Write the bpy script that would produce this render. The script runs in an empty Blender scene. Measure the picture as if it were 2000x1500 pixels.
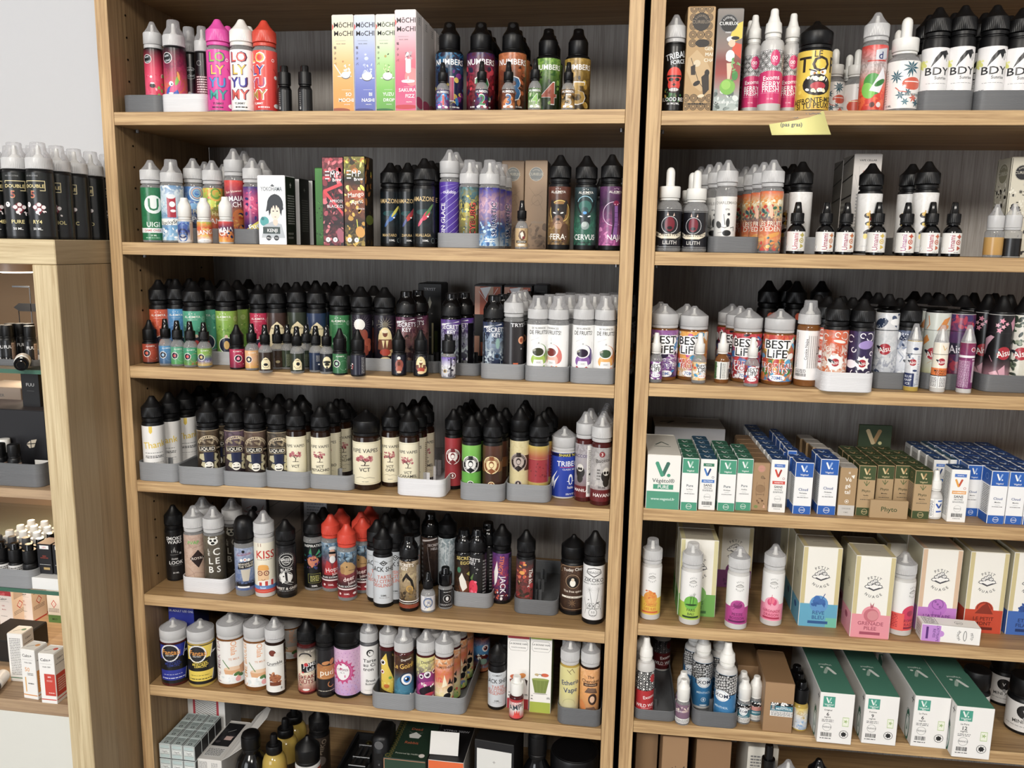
import bpy, math, random
from math import sin, cos, pi, atan2, sqrt
from mathutils import Vector, Matrix
scene = bpy.context.scene
# ------------------------------------------------------------------ camera, world, lights, exposure
CAM = Vector((0.79526, -1.17179, 1.61402)); YAW, PITCH, ROLL, FPX = 0.140379, -0.168939, -0.017360, 1590.92
RM = Matrix.Rotation(YAW, 3, 'Z') @ Matrix.Rotation(PITCH, 3, 'X') @ Matrix.Rotation(ROLL, 3, 'Y')
cam_data = bpy.data.cameras.new('camera'); cam = bpy.data.objects.new('camera', cam_data)
scene.collection.objects.link(cam)
cam.matrix_world = Matrix.Translation(CAM) @ (RM @ Matrix.Rotation(pi/2, 3, 'X')).to_4x4()
cam_data.sensor_width = 36.0; cam_data.lens = 36.0 * FPX / 2000.0; cam_data.clip_start = 0.01
scene.camera = cam
world = bpy.data.worlds.new('shop_air'); scene.world = world; world.use_nodes = True
world.node_tree.nodes['Background'].inputs[0].default_value = (1.0, 0.95, 0.88, 1)
world.node_tree.nodes['Background'].inputs[1].default_value = 0.40
def area(name, loc, target, sx, sy, power, col):
    d = bpy.data.lights.new(name, 'AREA'); d.shape = 'RECTANGLE'; d.size = sx; d.size_y = sy
    d.energy = power; d.color = col
    o = bpy.data.objects.new(name, d); o.location = loc
    o.rotation_euler = (Vector(target) - Vector(loc)).to_track_quat('-Z', 'Y').to_euler()
    scene.collection.objects.link(o); return o
area('ceiling_panel', (0.10, -2.55, 2.86), (0.45, -0.2, 1.3), 0.60, 0.60, 70, (1, 0.95, 0.87))
area('ceiling_panel', (1.75, -2.80, 2.90), (1.1, 0.0, 1.3), 0.60, 0.60, 66, (1, 0.94, 0.86))
area('shop_window', (-0.9, -3.6, 1.55), (0.6, 0.0, 1.4), 1.6, 1.6, 62, (0.93, 0.96, 1.0))
scene.view_settings.view_transform = 'Standard'; scene.view_settings.look = 'None'
scene.view_settings.gamma = 1.0; scene.view_settings.use_curve_mapping = False
scene.view_settings.exposure = -0.42
scene.cycles.max_bounces = 6; scene.cycles.transparent_max_bounces = 24
scene.cycles.caustics_reflective = False; scene.cycles.caustics_refractive = False
scene.cycles.use_denoising = True

# ------------------------------------------------------------------ picture-to-place helpers (used once, to read real positions)
def ray(u, v): return RM @ Vector(((u-1000)/FPX, 1, -(v-750)/FPX))
def on_y(u, v, y):
    d = ray(u, v); return CAM + d*((y-CAM.y)/d.y)
def on_z(u, v, z):
    d = ray(u, v); return CAM + d*((z-CAM.z)/d.z)
def px(P):
    q = RM.transposed() @ (Vector(P)-CAM); return 1000+FPX*q.x/q.y, 750-FPX*q.z/q.y, q.y

# ------------------------------------------------------------------ colours and materials
def s2l(c): return c/12.92 if c <= 0.04045 else ((c+0.055)/1.055)**2.4
def col(h):
    h = h.lstrip('#')
    if len(h) == 3: h = ''.join(a*2 for a in h)
    c = [s2l(int(h[i:i+2], 16)/255) for i in (0, 2, 4)]; g = .3*c[0]+.59*c[1]+.11*c[2]
    return tuple(g+(v-g)*0.88 for v in c) + (1.0,)
MATS = {}
def newmat(name):
    m = bpy.data.materials.new(name); m.use_nodes = True
    return m, m.node_tree.nodes, m.node_tree.links, m.node_tree.nodes['Principled BSDF']
def plain(name, c, rough=0.4, spec=0.5, metal=0.0, coat=0.0):
    if name in MATS: return MATS[name]
    m, n, l, b = newmat(name)
    b.inputs['Base Color'].default_value = col(c); b.inputs['Roughness'].default_value = rough
    b.inputs['Specular IOR Level'].default_value = spec; b.inputs['Metallic'].default_value = metal
    b.inputs['Coat Weight'].default_value = coat
    nz = n.new('ShaderNodeTexNoise'); nz.inputs['Scale'].default_value = 90
    mr = n.new('ShaderNodeMapRange'); mr.inputs['To Min'].default_value = max(0.02, rough-0.04); mr.inputs['To Max'].default_value = rough+0.05
    l.new(nz.outputs['Fac'], mr.inputs['Value']); l.new(mr.outputs[0], b.inputs['Roughness'])
    MATS[name] = m; return m
def seethrough(name, c, clear, rough=0.25):
    if name in MATS: return MATS[name]
    m, n, l, b = newmat(name)
    b.inputs['Base Color'].default_value = col(c); b.inputs['Roughness'].default_value = rough
    t = n.new('ShaderNodeBsdfTransparent'); t.inputs[0].default_value = (0.96, 0.96, 0.96, 1)
    fr = n.new('ShaderNodeLayerWeight'); fr.inputs[0].default_value = 0.35
    mr = n.new('ShaderNodeMapRange'); mr.inputs['To Min'].default_value = 1-clear; mr.inputs['To Max'].default_value = min(1, 1-clear+0.28)
    mx = n.new('ShaderNodeMixShader')
    l.new(fr.outputs['Facing'], mr.inputs['Value']); l.new(mr.outputs[0], mx.inputs[0])
    l.new(t.outputs[0], mx.inputs[1]); l.new(b.outputs[0], mx.inputs[2])
    l.new(mx.outputs[0], n['Material Output'].inputs[0])
    MATS[name] = m; return m
def printed(name, rough, coat=0.0, noise=900.0):
    m, n, l, b = newmat(name)
    a1 = n.new('ShaderNodeVertexColor'); a1.layer_name = 'Col'
    a2 = n.new('ShaderNodeVertexColor'); a2.layer_name = 'Col2'
    tc = n.new('ShaderNodeTexCoord'); nz = n.new('ShaderNodeTexNoise'); nz.inputs['Scale'].default_value = noise/7
    nz.inputs['Detail'].default_value = 4; nz.inputs['Distortion'].default_value = 1.2
    cr = n.new('ShaderNodeValToRGB'); cr.color_ramp.elements[0].position = 0.46; cr.color_ramp.elements[1].position = 0.56
    mx = n.new('ShaderNodeMix'); mx.data_type = 'RGBA'
    l.new(tc.outputs['Object'], nz.inputs['Vector']); l.new(nz.outputs['Fac'], cr.inputs[0]); l.new(cr.outputs[0], mx.inputs[0])
    l.new(a1.outputs[0], mx.inputs[6]); l.new(a2.outputs[0], mx.inputs[7]); l.new(mx.outputs[2], b.inputs['Base Color'])
    b.inputs['Roughness'].default_value = rough; b.inputs['Coat Weight'].default_value = coat; b.inputs['Coat Roughness'].default_value = 0.12
    return m
PRINT = printed('printed_sleeve', 0.32, 0.25); CARD = printed('printed_card', 0.5)
def wood(name, c1, c2, axis, scale=1.0, rough=0.5, bump=0.12):
    m, n, l, b = newmat(name)
    tc = n.new('ShaderNodeTexCoord'); mp = n.new('ShaderNodeMapping')
    s = [230*scale]*3; s['XYZ'.index(axis)] = 7*scale; mp.inputs['Scale'].default_value = s
    n1 = n.new('ShaderNodeTexNoise'); n1.inputs['Scale'].default_value = 1.0; n1.inputs['Detail'].default_value = 7; n1.inputs['Roughness'].default_value = 0.62
    n1.inputs['Distortion'].default_value = 0.6
    s2 = [34*scale]*3; s2['XYZ'.index(axis)] = 1.3*scale
    mp2 = n.new('ShaderNodeMapping'); mp2.inputs['Scale'].default_value = s2
    n2 = n.new('ShaderNodeTexNoise'); n2.inputs['Scale'].default_value = 1.3; n2.inputs['Detail'].default_value = 3
    ad = n.new('ShaderNodeMath'); ad.operation = 'MULTIPLY_ADD'; ad.inputs[1].default_value = 0.36
    cr = n.new('ShaderNodeValToRGB'); cr.color_ramp.elements[0].position = 0.48; cr.color_ramp.elements[0].color = col(c2)
    cr.color_ramp.elements[1].position = 0.82; cr.color_ramp.elements[1].color = col(c1)
    l.new(tc.outputs['Object'], mp.inputs[0]); l.new(tc.outputs['Object'], mp2.inputs[0])
    l.new(mp.outputs[0], n1.inputs['Vector']); l.new(mp2.outputs[0], n2.inputs['Vector'])
    l.new(n2.outputs['Fac'], ad.inputs[0]); l.new(n1.outputs['Fac'], ad.inputs[2]); l.new(ad.outputs[0], cr.inputs[0])
    l.new(cr.outputs[0], b.inputs['Base Color']); b.inputs['Roughness'].default_value = rough
    bp = n.new('ShaderNodeBump'); bp.inputs['Strength'].default_value = bump; bp.inputs['Distance'].default_value = 0.0006
    l.new(n1.outputs['Fac'], bp.inputs['Height']); l.new(bp.outputs[0], b.inputs['Normal'])
    return m
def tray_mat(name, c):
    m, n, l, b = newmat(name)
    tc = n.new('ShaderNodeTexCoord'); wv = n.new('ShaderNodeTexWave'); wv.bands_direction = 'Z'; wv.inputs['Scale'].default_value = 260
    wv.inputs['Distortion'].default_value = 0.3
    mp = n.new('ShaderNodeMapping'); mp.inputs['Scale'].default_value = (6, 6, 400)
    nz = n.new('ShaderNodeTexNoise'); nz.inputs['Scale'].default_value = 1.0
    mx = n.new('ShaderNodeMix'); mx.data_type = 'RGBA'; cc = col(c)
    mx.inputs[6].default_value = tuple(v*0.82 for v in cc[:3])+(1,); mx.inputs[7].default_value = tuple(min(1, v*1.12) for v in cc[:3])+(1,)
    l.new(tc.outputs['Object'], wv.inputs['Vector']); l.new(tc.outputs['Object'], mp.inputs[0]); l.new(mp.outputs[0], nz.inputs['Vector'])
    l.new(nz.outputs['Fac'], mx.inputs[0]); l.new(mx.outputs[2], b.inputs['Base Color'])
    bp = n.new('ShaderNodeBump'); bp.inputs['Strength'].default_value = 0.35; bp.inputs['Distance'].default_value = 0.0004
    l.new(wv.outputs['Fac'], bp.inputs['Height']); l.new(bp.outputs[0], b.inputs['Normal'])
    b.inputs['Roughness'].default_value = 0.42
    MATS[name] = m; return m
PL = {'k': plain('black_plastic', '#0b0b0d', 0.40, 0.35), 'kg': plain('black_gloss_plastic', '#09090b', 0.12), 'w': plain('white_plastic', '#ecebe6', 0.35),
      'p': plain('pink_plastic', '#e444a8', 0.36), 'r': plain('red_plastic', '#cf2a18', 0.34), 'R': plain('orange_red_plastic', '#d63a20', 0.36),
      'f': seethrough('frosted_plastic', '#dcdcdd', 0.30, 0.3), 'g': seethrough('smoky_plastic', '#b9b9bd', 0.45, 0.15),
      't': seethrough('clear_plastic', '#d2d2d5', 0.72, 0.12), 'c': seethrough('clear_bottle_plastic', '#b4b4b4', 0.62, 0.08),
      'a': plain('amber_liquid_bottle', '#7a4a18', 0.1), 'b': plain('dark_brown_bottle', '#26150c', 0.1), 'm': plain('milky_plastic', '#c9c7c4', 0.35),
      'n': plain('red_liquid_bottle', '#4a1515', 0.1), 'y': plain('yellow_liquid_bottle', '#b79a3a', 0.12), 'G': plain('grey_plastic', '#4a4a4d', 0.4)}
OAK_H = wood('oak_edge_horizontal', '#d1ad77', '#997345', 'X'); OAK_V = wood('oak_edge_upright', '#d0ac77', '#997346', 'Z')
OAK_PANEL = wood('oak_panel', '#a5865a', '#785b38', 'Z', 0.8); OAK_TOP = wood('oak_shelf_board', '#b08c58', '#86643a', 'X', 0.8)
OAK_BACK = wood('grey_oak_back', '#aeaaa6', '#8b857e', 'Z', 1.6, 0.6); OAK_PALE = wood('pale_oak_upright', '#d8c59a', '#b59c70', 'Z')
OAK_PALE_H = wood('pale_oak_horizontal', '#d8c59a', '#b59c70', 'X'); OAK_SHADED = wood('pale_oak_shaded_side', '#ab9470', '#97805e', 'Z')  # side tone: the same pale oak with grazing shade put into its colour
OAK_SHADED_H = wood('pale_oak_shaded_board', '#ab9470', '#97805e', 'Y')  # same shade-darkened oak, grain running along the depth
TRAYS = {'g': tray_mat('grey_printed_plastic', '#8c8e91'), 'd': tray_mat('dark_grey_printed_plastic', '#66686b'), 'w': tray_mat('white_printed_plastic', '#dfdfe2'),
         'l': tray_mat('light_grey_printed_plastic', '#a9abae')}

# ------------------------------------------------------------------ mesh helpers
def link(name, me, mat=None, parent=None):
    o = bpy.data.objects.new(name, me); scene.collection.objects.link(o)
    if mat is not None and me is not None and not me.materials: me.materials.append(mat)
    if parent is not None: o.parent = parent
    return o
def mesh_of(name, V, F, smooth=False, mat=None, sharp=None):
    me = bpy.data.meshes.new(name); me.from_pydata(V, [], F); me.update()
    if smooth:
        me.polygons.foreach_set('use_smooth', [True]*len(me.polygons))
        if sharp is None: sharp = 0.6
        me.set_sharp_from_angle(angle=sharp)
    if mat is not None: me.materials.append(mat)
    return me
def box_geo(x0, x1, y0, y1, z0, z1, V, F, bev=0.0):
    o = len(V)
    if bev <= 0:
        V += [(x, y, z) for z in (z0, z1) for y in (y0, y1) for x in (x0, x1)]
        F += [tuple(o+i for i in f) for f in ((0, 2, 3, 1), (4, 5, 7, 6), (0, 1, 5, 4), (2, 6, 7, 3), (0, 4, 6, 2), (1, 3, 7, 5))]
        return
    b = bev; pts = {}
    def P(x, y, z):
        k = (round(x, 7), round(y, 7), round(z, 7))
        if k not in pts: pts[k] = len(V); V.append((x, y, z))
        return pts[k]
    X, Y, Z = (x0, x1), (y0, y1), (z0, z1); S = (1, -1)
    for i in (0, 1):
        F.append([P(X[i], Y[a]+S[a]*b, Z[c]+S[c]*b) for a, c in ((0, 0), (0, 1), (1, 1), (1, 0))][::(1 if i == 0 else -1)])
        F.append([P(X[a]+S[a]*b, Y[i], Z[c]+S[c]*b) for a, c in ((0, 0), (1, 0), (1, 1), (0, 1))][::(1 if i == 0 else -1)])
        F.append([P(X[a]+S[a]*b, Y[c]+S[c]*b, Z[i]) for a, c in ((0, 0), (0, 1), (1, 1), (1, 0))][::(1 if i == 0 else -1)])
    for i in (0, 1):
        for j in (0, 1):
            A = [P(X[i], Y[j]+S[j]*b, Z[k]+S[k]*b) for k in (0, 1)]; B = [P(X[i]+S[i]*b, Y[j], Z[k]+S[k]*b) for k in (0, 1)]
            F.append([A[0], A[1], B[1], B[0]] if i != j else [B[0], B[1], A[1], A[0]])
            A = [P(X[k]+S[k]*b, Y[i], Z[j]+S[j]*b) for k in (0, 1)]; B = [P(X[k]+S[k]*b, Y[i]+S[i]*b, Z[j]) for k in (0, 1)]
            F.append([A[0], A[1], B[1], B[0]] if i != j else [B[0], B[1], A[1], A[0]])
            A = [P(X[i], Y[k]+S[k]*b, Z[j]+S[j]*b) for k in (0, 1)]; B = [P(X[i]+S[i]*b, Y[k]+S[k]*b, Z[j]) for k in (0, 1)]
            F.append([B[0], B[1], A[1], A[0]] if i != j else [A[0], A[1], B[1], B[0]])
    for i in (0, 1):
        for j in (0, 1):
            for k in (0, 1):
                F.append([P(X[i], Y[j]+S[j]*b, Z[k]+S[k]*b), P(X[i]+S[i]*b, Y[j], Z[k]+S[k]*b), P(X[i]+S[i]*b, Y[j]+S[j]*b, Z[k])][::(1 if (i+j+k) % 2 else -1)])
def box_mesh(x0, x1, y0, y1, z0, z1, mat=None, bev=0.0, name='box'):
    V, F = [], []; box_geo(x0, x1, y0, y1, z0, z1, V, F, bev); return mesh_of(name, V, F, mat=mat)
def lathe(prof, seg=32, rib=0.0, ribs=(), cap=True):
    """prof: list of (r, z); rings whose index is in ribs get a fluted outline"""
    V, F = [], []
    for i, (r, z) in enumerate(prof):
        for s in range(seg):
            a = 2*pi*s/seg; rr = r*(1-(rib if (i in ribs and s % 2) else 0))
            V.append((rr*sin(a), -rr*cos(a), z))
    for i in range(len(prof)-1):
        for s in range(seg):
            t = (s+1) % seg; F.append((i*seg+s, i*seg+t, (i+1)*seg+t, (i+1)*seg+s))
    if cap: F.append(tuple(range(seg))[::-1]); F.append(tuple((len(prof)-1)*seg+s for s in range(seg)))
    return V, F
def join_geo(*parts):
    V, F = [], []
    for v, f in parts:
        o = len(V); V += v; F += [tuple(o+i for i in q) for q in f]
    return V, F
def thing(name, label, cat, loc=(0, 0, 0), rotz=0.0, group=None):
    o = bpy.data.objects.new(name, None); scene.collection.objects.link(o); o.empty_display_size = 0.01
    o.location = loc; o.rotation_euler = (0, 0, rotz); o['label'] = label; o['category'] = cat
    if group: o['group'] = group
    return o
def dup(root, loc, label, group=None, rotz=None):
    r = root.copy(); scene.collection.objects.link(r); r.location = loc; r['label'] = label
    if rotz is not None: r.rotation_euler = (0, 0, rotz)
    if group: r['group'] = group
    for ch in root.children:
        c = ch.copy(); scene.collection.objects.link(c); c.parent = r
        for g in ch.children:
            d = g.copy(); scene.collection.objects.link(d); d.parent = c
    return r

# ------------------------------------------------------------------ print engine: flat artwork as thin coloured geometry
GLY = {}
def _tm(s):
    c = bpy.data.curves.new('t', 'FONT'); c.body = s; c.size = 1.0; c.resolution_u = 2; c.offset = 0.012
    o = bpy.data.objects.new('t', c); me = bpy.data.meshes.new_from_object(o)
    v = [(p.co.x, p.co.y) for p in me.vertices]; f = [tuple(p.vertices) for p in me.polygons]
    bpy.data.objects.remove(o); bpy.data.curves.remove(c); bpy.data.meshes.remove(me); return v, f
def _w(s):
    v, f = _tm(s); return max(p[0] for p in v)-min(p[0] for p in v)
_HV = _tm('H')[0]; CAPH = max(p[1] for p in _HV); _HH = _w('HH')
def glyph(ch):
    if ch not in GLY:
        if ch == ' ': GLY[ch] = ([], [], 0.28)
        else:
            v, f = _tm(ch)
            GLY[ch] = (v, f, _w('H'+ch+'H')-_HH)
    return GLY[ch]
def split_x(poly, X):
    L, Rr = [], []
    n = len(poly)
    for i in range(n):
        a, b = poly[i], poly[(i+1) % n]
        if a[0] <= X: L.append(a)
        if a[0] >= X: Rr.append(a)
        if (a[0]-X)*(b[0]-X) < 0:
            t = (X-a[0])/(b[0]-a[0]); p = (X, a[1]+t*(b[1]-a[1])); L.append(p); Rr.append(p)
    return L, Rr
class Art:
    """artwork in millimetres: x across, y up, origin bottom centre of the label; D = unit for x (1% of diameter/width), Hh = 1% of height"""
    def __init__(s, D, H): s.D = D/100; s.H = H/100; s.polys = []; s.n = 0
    def add(s, pts, c): s.polys.append((pts, c, s.n))
    def ell(s, x, y, rx, ry, c, rot=0, n=18):
        ca, sa = cos(math.radians(rot)), sin(math.radians(rot)); D = s.D
        s.add([(x*D+D*(rx*cos(t)*ca-ry*sin(t)*sa), y*s.H+D*(rx*cos(t)*sa+ry*sin(t)*ca)) for t in [2*pi*i/n for i in range(n)]], c)
    def ring(s, x, y, r, th, c, n=26, a0=0, a1=360, sy=1):
        D = s.D; x *= D; y *= s.H; r0, r1 = (r-th)*D, r*D
        for i in range(n):
            t0, t1 = [math.radians(a0+(a1-a0)*k/n) for k in (i, i+1)]
            s.add([(x+r0*cos(t0), y+sy*r0*sin(t0)), (x+r1*cos(t0), y+sy*r1*sin(t0)), (x+r1*cos(t1), y+sy*r1*sin(t1)), (x+r0*cos(t1), y+sy*r0*sin(t1))], c)
    def line(s, th, pts, c):
        th *= s.D/2; P = [(x*s.D, y*s.H) for x, y in pts]
        for a, b in zip(P, P[1:]):
            dx, dy = b[0]-a[0], b[1]-a[1]; L = math.hypot(dx, dy) or 1; nx, ny = -dy/L*th, dx/L*th; ex, ey = dx/L*th*.5, dy/L*th*.5
            s.add([(a[0]+nx-ex, a[1]+ny-ey), (a[0]-nx-ex, a[1]-ny-ey), (b[0]-nx+ex, b[1]-ny+ey), (b[0]+nx+ex, b[1]+ny+ey)], c)
    def text(s, txt, x, y, size, c, rot=0, sx=1.0):
        k = size*s.D/CAPH; W = sum(glyph(ch)[2] for ch in txt)*k*sx; ca, sa = cos(math.radians(rot)), sin(math.radians(rot))
        cx = -W/2; x *= s.D; y *= s.H
        for ch in txt:
            v, f, ad = glyph(ch)
            q = [(cx+p[0]*k*sx, p[1]*k-size*s.D/2) for p in v]; q = [(x+a*ca-b*sa, y+a*sa+b*ca) for a, b in q]
            for t in f: s.add([q[i] for i in t], c)
            cx += ad*k*sx
    def arc(s, txt, x, y, r, size, c, mid=90, dirn=1):
        k = size*s.D/CAPH; W = sum(glyph(ch)[2] for ch in txt)*k; R = r*s.D; x *= s.D; y *= s.H; pos = -W/2
        for ch in txt:
            v, f, ad = glyph(ch); m = pos+ad*k/2; a = math.radians(mid)-dirn*m/R; rot = a-pi/2 if dirn > 0 else a+pi/2
            ca, sa = cos(rot), sin(rot); ox, oy = x+R*cos(a), y+R*sin(a)
            q = [((p[0]*k-ad*k/2), p[1]*k-size*s.D/2) for p in v]; q = [(ox+p*ca-w*sa, oy+p*sa+w*ca) for p, w in q]
            for t in f: s.add([q[i] for i in t], c)
            pos += ad*k
    def run(s, src):
        rnd = random.Random(src)
        for cmd in src.split(';'):
            a = cmd.split()
            if not a: continue
            k = a[0]
            if k[0] == '+': a[0] = k = k[1:]   # same layer as the one before
            else: s.n += 1
            f = lambda i, d=0.0: float(a[i]) if len(a) > i else d
            if k == 'T': s.text(a[1].replace('_', ' '), f(2), f(3), f(4), col(a[5]), f(6), f(7, 1.0))
            elif k == 'A': s.arc(a[1].replace('.', ' ').replace('_', ' '), f(2), f(3), f(4), f(5), col(a[6]), f(7, 90), f(8, 1))
            elif k == 'C': s.ell(f(1), f(2), f(3), f(3), col(a[4]))
            elif k == 'E': s.ell(f(1), f(2), f(3), f(4), col(a[5]), f(6))
            elif k == 'O': s.ring(f(1), f(2), f(3), f(4), col(a[5]), 26, f(6, 0), f(7, 360))
            elif k == 'R':
                D, H = s.D, s.H; s.add([(f(1)*D, f(2)*H), (f(3)*D, f(2)*H), (f(3)*D, f(4)*H), (f(1)*D, f(4)*H)], col(a[5]))
            elif k == 'P':
                v = [float(t) for t in a[2:]]; s.add([(v[i]*s.D, v[i+1]*s.H) for i in range(0, len(v), 2)], col(a[1]))
            elif k == 'L':
                v = [float(t) for t in a[3:]]; s.line(f(2), [(v[i], v[i+1]) for i in range(0, len(v), 2)], col(a[1]))
            elif k == 'B':
                x0, y0, x1, y1, n = f(1), f(2), f(3), f(4), int(f(6, 4)); h = (y1-y0)/n
                for i in range(n):
                    x = x0
                    while x < x1-1:
                        w = min(rnd.uniform(3, 12), x1-x)
                        D, H = s.D, s.H; yy = y1-h*(i+.8); s.add([(x*D, yy*H), ((x+w)*D, yy*H), ((x+w)*D, (yy+h*.5)*H), (x*D, (yy+h*.5)*H)], col(a[5])); x += w+2
            elif k == 'K':
                x = f(1)
                while x < f(3)-.5:
                    w = rnd.uniform(.8, 2.6); s.add([(x*s.D, f(2)*s.H), ((x+w)*s.D, f(2)*s.H), ((x+w)*s.D, f(4)*s.H), (x*s.D, f(4)*s.H)], col(a[5])); x += w+rnd.uniform(.8, 2)
            elif k == 'X':
                for i in range(int(f(5))):
                    q = rnd.uniform(f(6), f(7)); s.ell(rnd.uniform(f(1), f(3)), rnd.uniform(f(2), f(4)), q, q*rnd.uniform(.3, .9), col(rnd.choice(a[8:])), rnd.uniform(0, 180), 10)
                    if i % 3 == 2: s.n += 1
            elif k == 'G':
                n = int(f(4)); D, H = s.D, s.H; x, y, r = f(1)*D, f(2)*H, f(3)*D
                for i in range(n):
                    t = 2*pi*i/n; d = pi/n*f(6, .8); ri = r*f(7, .45)
                    s.add([(x+ri*cos(t-d), y+ri*sin(t-d)), (x+r*cos(t), y+r*sin(t)), (x+ri*cos(t+d), y+ri*sin(t+d)), (x, y)], col(a[5]))
    def bend(s, z0, r, xmax, H):
        V, F, C = [], [], []
        for pts, c, n in s.polys:
            rr = r+0.00012+n*0.00002
            pts = [(max(-xmax, min(xmax, x)), max(0.0003, min(H-0.0003, y))) for x, y in pts]
            st = 0.0014; x0 = min(p[0] for p in pts); x1 = max(p[0] for p in pts); rest = pts; pieces = []
            if x1-x0 < 1e-6: continue
            k = math.floor(x0/st)+1
            while k*st < x1 and len(rest) > 2:
                Lp, rest = split_x(rest, k*st)
                if len(Lp) > 2: pieces.append(Lp)
                k += 1
            if len(rest) > 2: pieces.append(rest)
            for p in pieces:
                o = len(V); V += [(rr*sin(x/r), -rr*cos(x/r), z0+y) for x, y in p]; F.append(tuple(range(o, o+len(p)))); C.append(c)
        return V, F, C
    def flat(s, w, H):
        V, F, C = [], [], []
        for pts, c, n in s.polys:
            o = len(V); V += [(max(-w/2, min(w/2, x)), -0.00008-n*0.00001, max(0.0, min(H, y))) for x, y in pts]; F.append(tuple(range(o, o+len(pts)))); C.append(c)
        return V, F, C
def coloured(name, V, F, C, mat, C2=None, smooth=False):
    me = bpy.data.meshes.new(name); me.from_pydata(V, [], F); me.update()
    for nm, cc in (('Col', C), ('Col2', C2 or C)):
        at = me.color_attributes.new(nm, 'FLOAT_COLOR', 'CORNER'); buf = []
        for f, c in zip(F, cc):
            if isinstance(c, list):
                for q in c: buf += q
            else: buf += list(c)*len(f)
        at.data.foreach_set('color', buf)
    if smooth: me.polygons.foreach_set('use_smooth', [True]*len(F))
    me.materials.append(mat); return me
def stops(spec, t):
    """'#a:#b:#c' evenly spaced from bottom to top"""
    c = [col(q) for q in spec.split(':')]
    if len(c) == 1: return c[0]
    k = t*(len(c)-1); i = min(int(k), len(c)-2); g = k-i
    return tuple(c[i][j]*(1-g)+c[i+1][j]*g for j in range(4))
def sleeve(r, z0, z1, base, mix=None, seg=48, rows=10):
    V, F, C, C2 = [], [], [], []; r2 = r+0.0001
    for i in range(rows+1):
        for k in range(seg): a = 2*pi*k/seg; V.append((r2*sin(a), -r2*cos(a), z0+(z1-z0)*i/rows))
    m = mix or base
    for i in range(rows):
        lo, hi, l2, h2 = stops(base, i/rows), stops(base, (i+1)/rows), stops(m, i/rows), stops(m, (i+1)/rows)
        for k in range(seg):
            t = (k+1) % seg; F.append((i*seg+k, i*seg+t, (i+1)*seg+t, (i+1)*seg+k)); C.append([lo, lo, hi, hi]); C2.append([l2, l2, h2, h2])
    return coloured('label', V, F, C, PRINT, C2, True)
def panel(w, h, base, mix=None, rows=8):
    V, F, C, C2 = [], [], [], []; m = mix or base
    for i in range(rows+1): V += [(-w/2, -0.00005, h*i/rows), (w/2, -0.00005, h*i/rows)]
    for i in range(rows):
        lo, hi, l2, h2 = stops(base, i/rows), stops(base, (i+1)/rows), stops(m, i/rows), stops(m, (i+1)/rows)
        F.append((2*i, 2*i+1, 2*i+3, 2*i+2)); C.append([lo, lo, hi, hi]); C2.append([l2, l2, h2, h2])
    return V, F, C, C2
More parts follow.
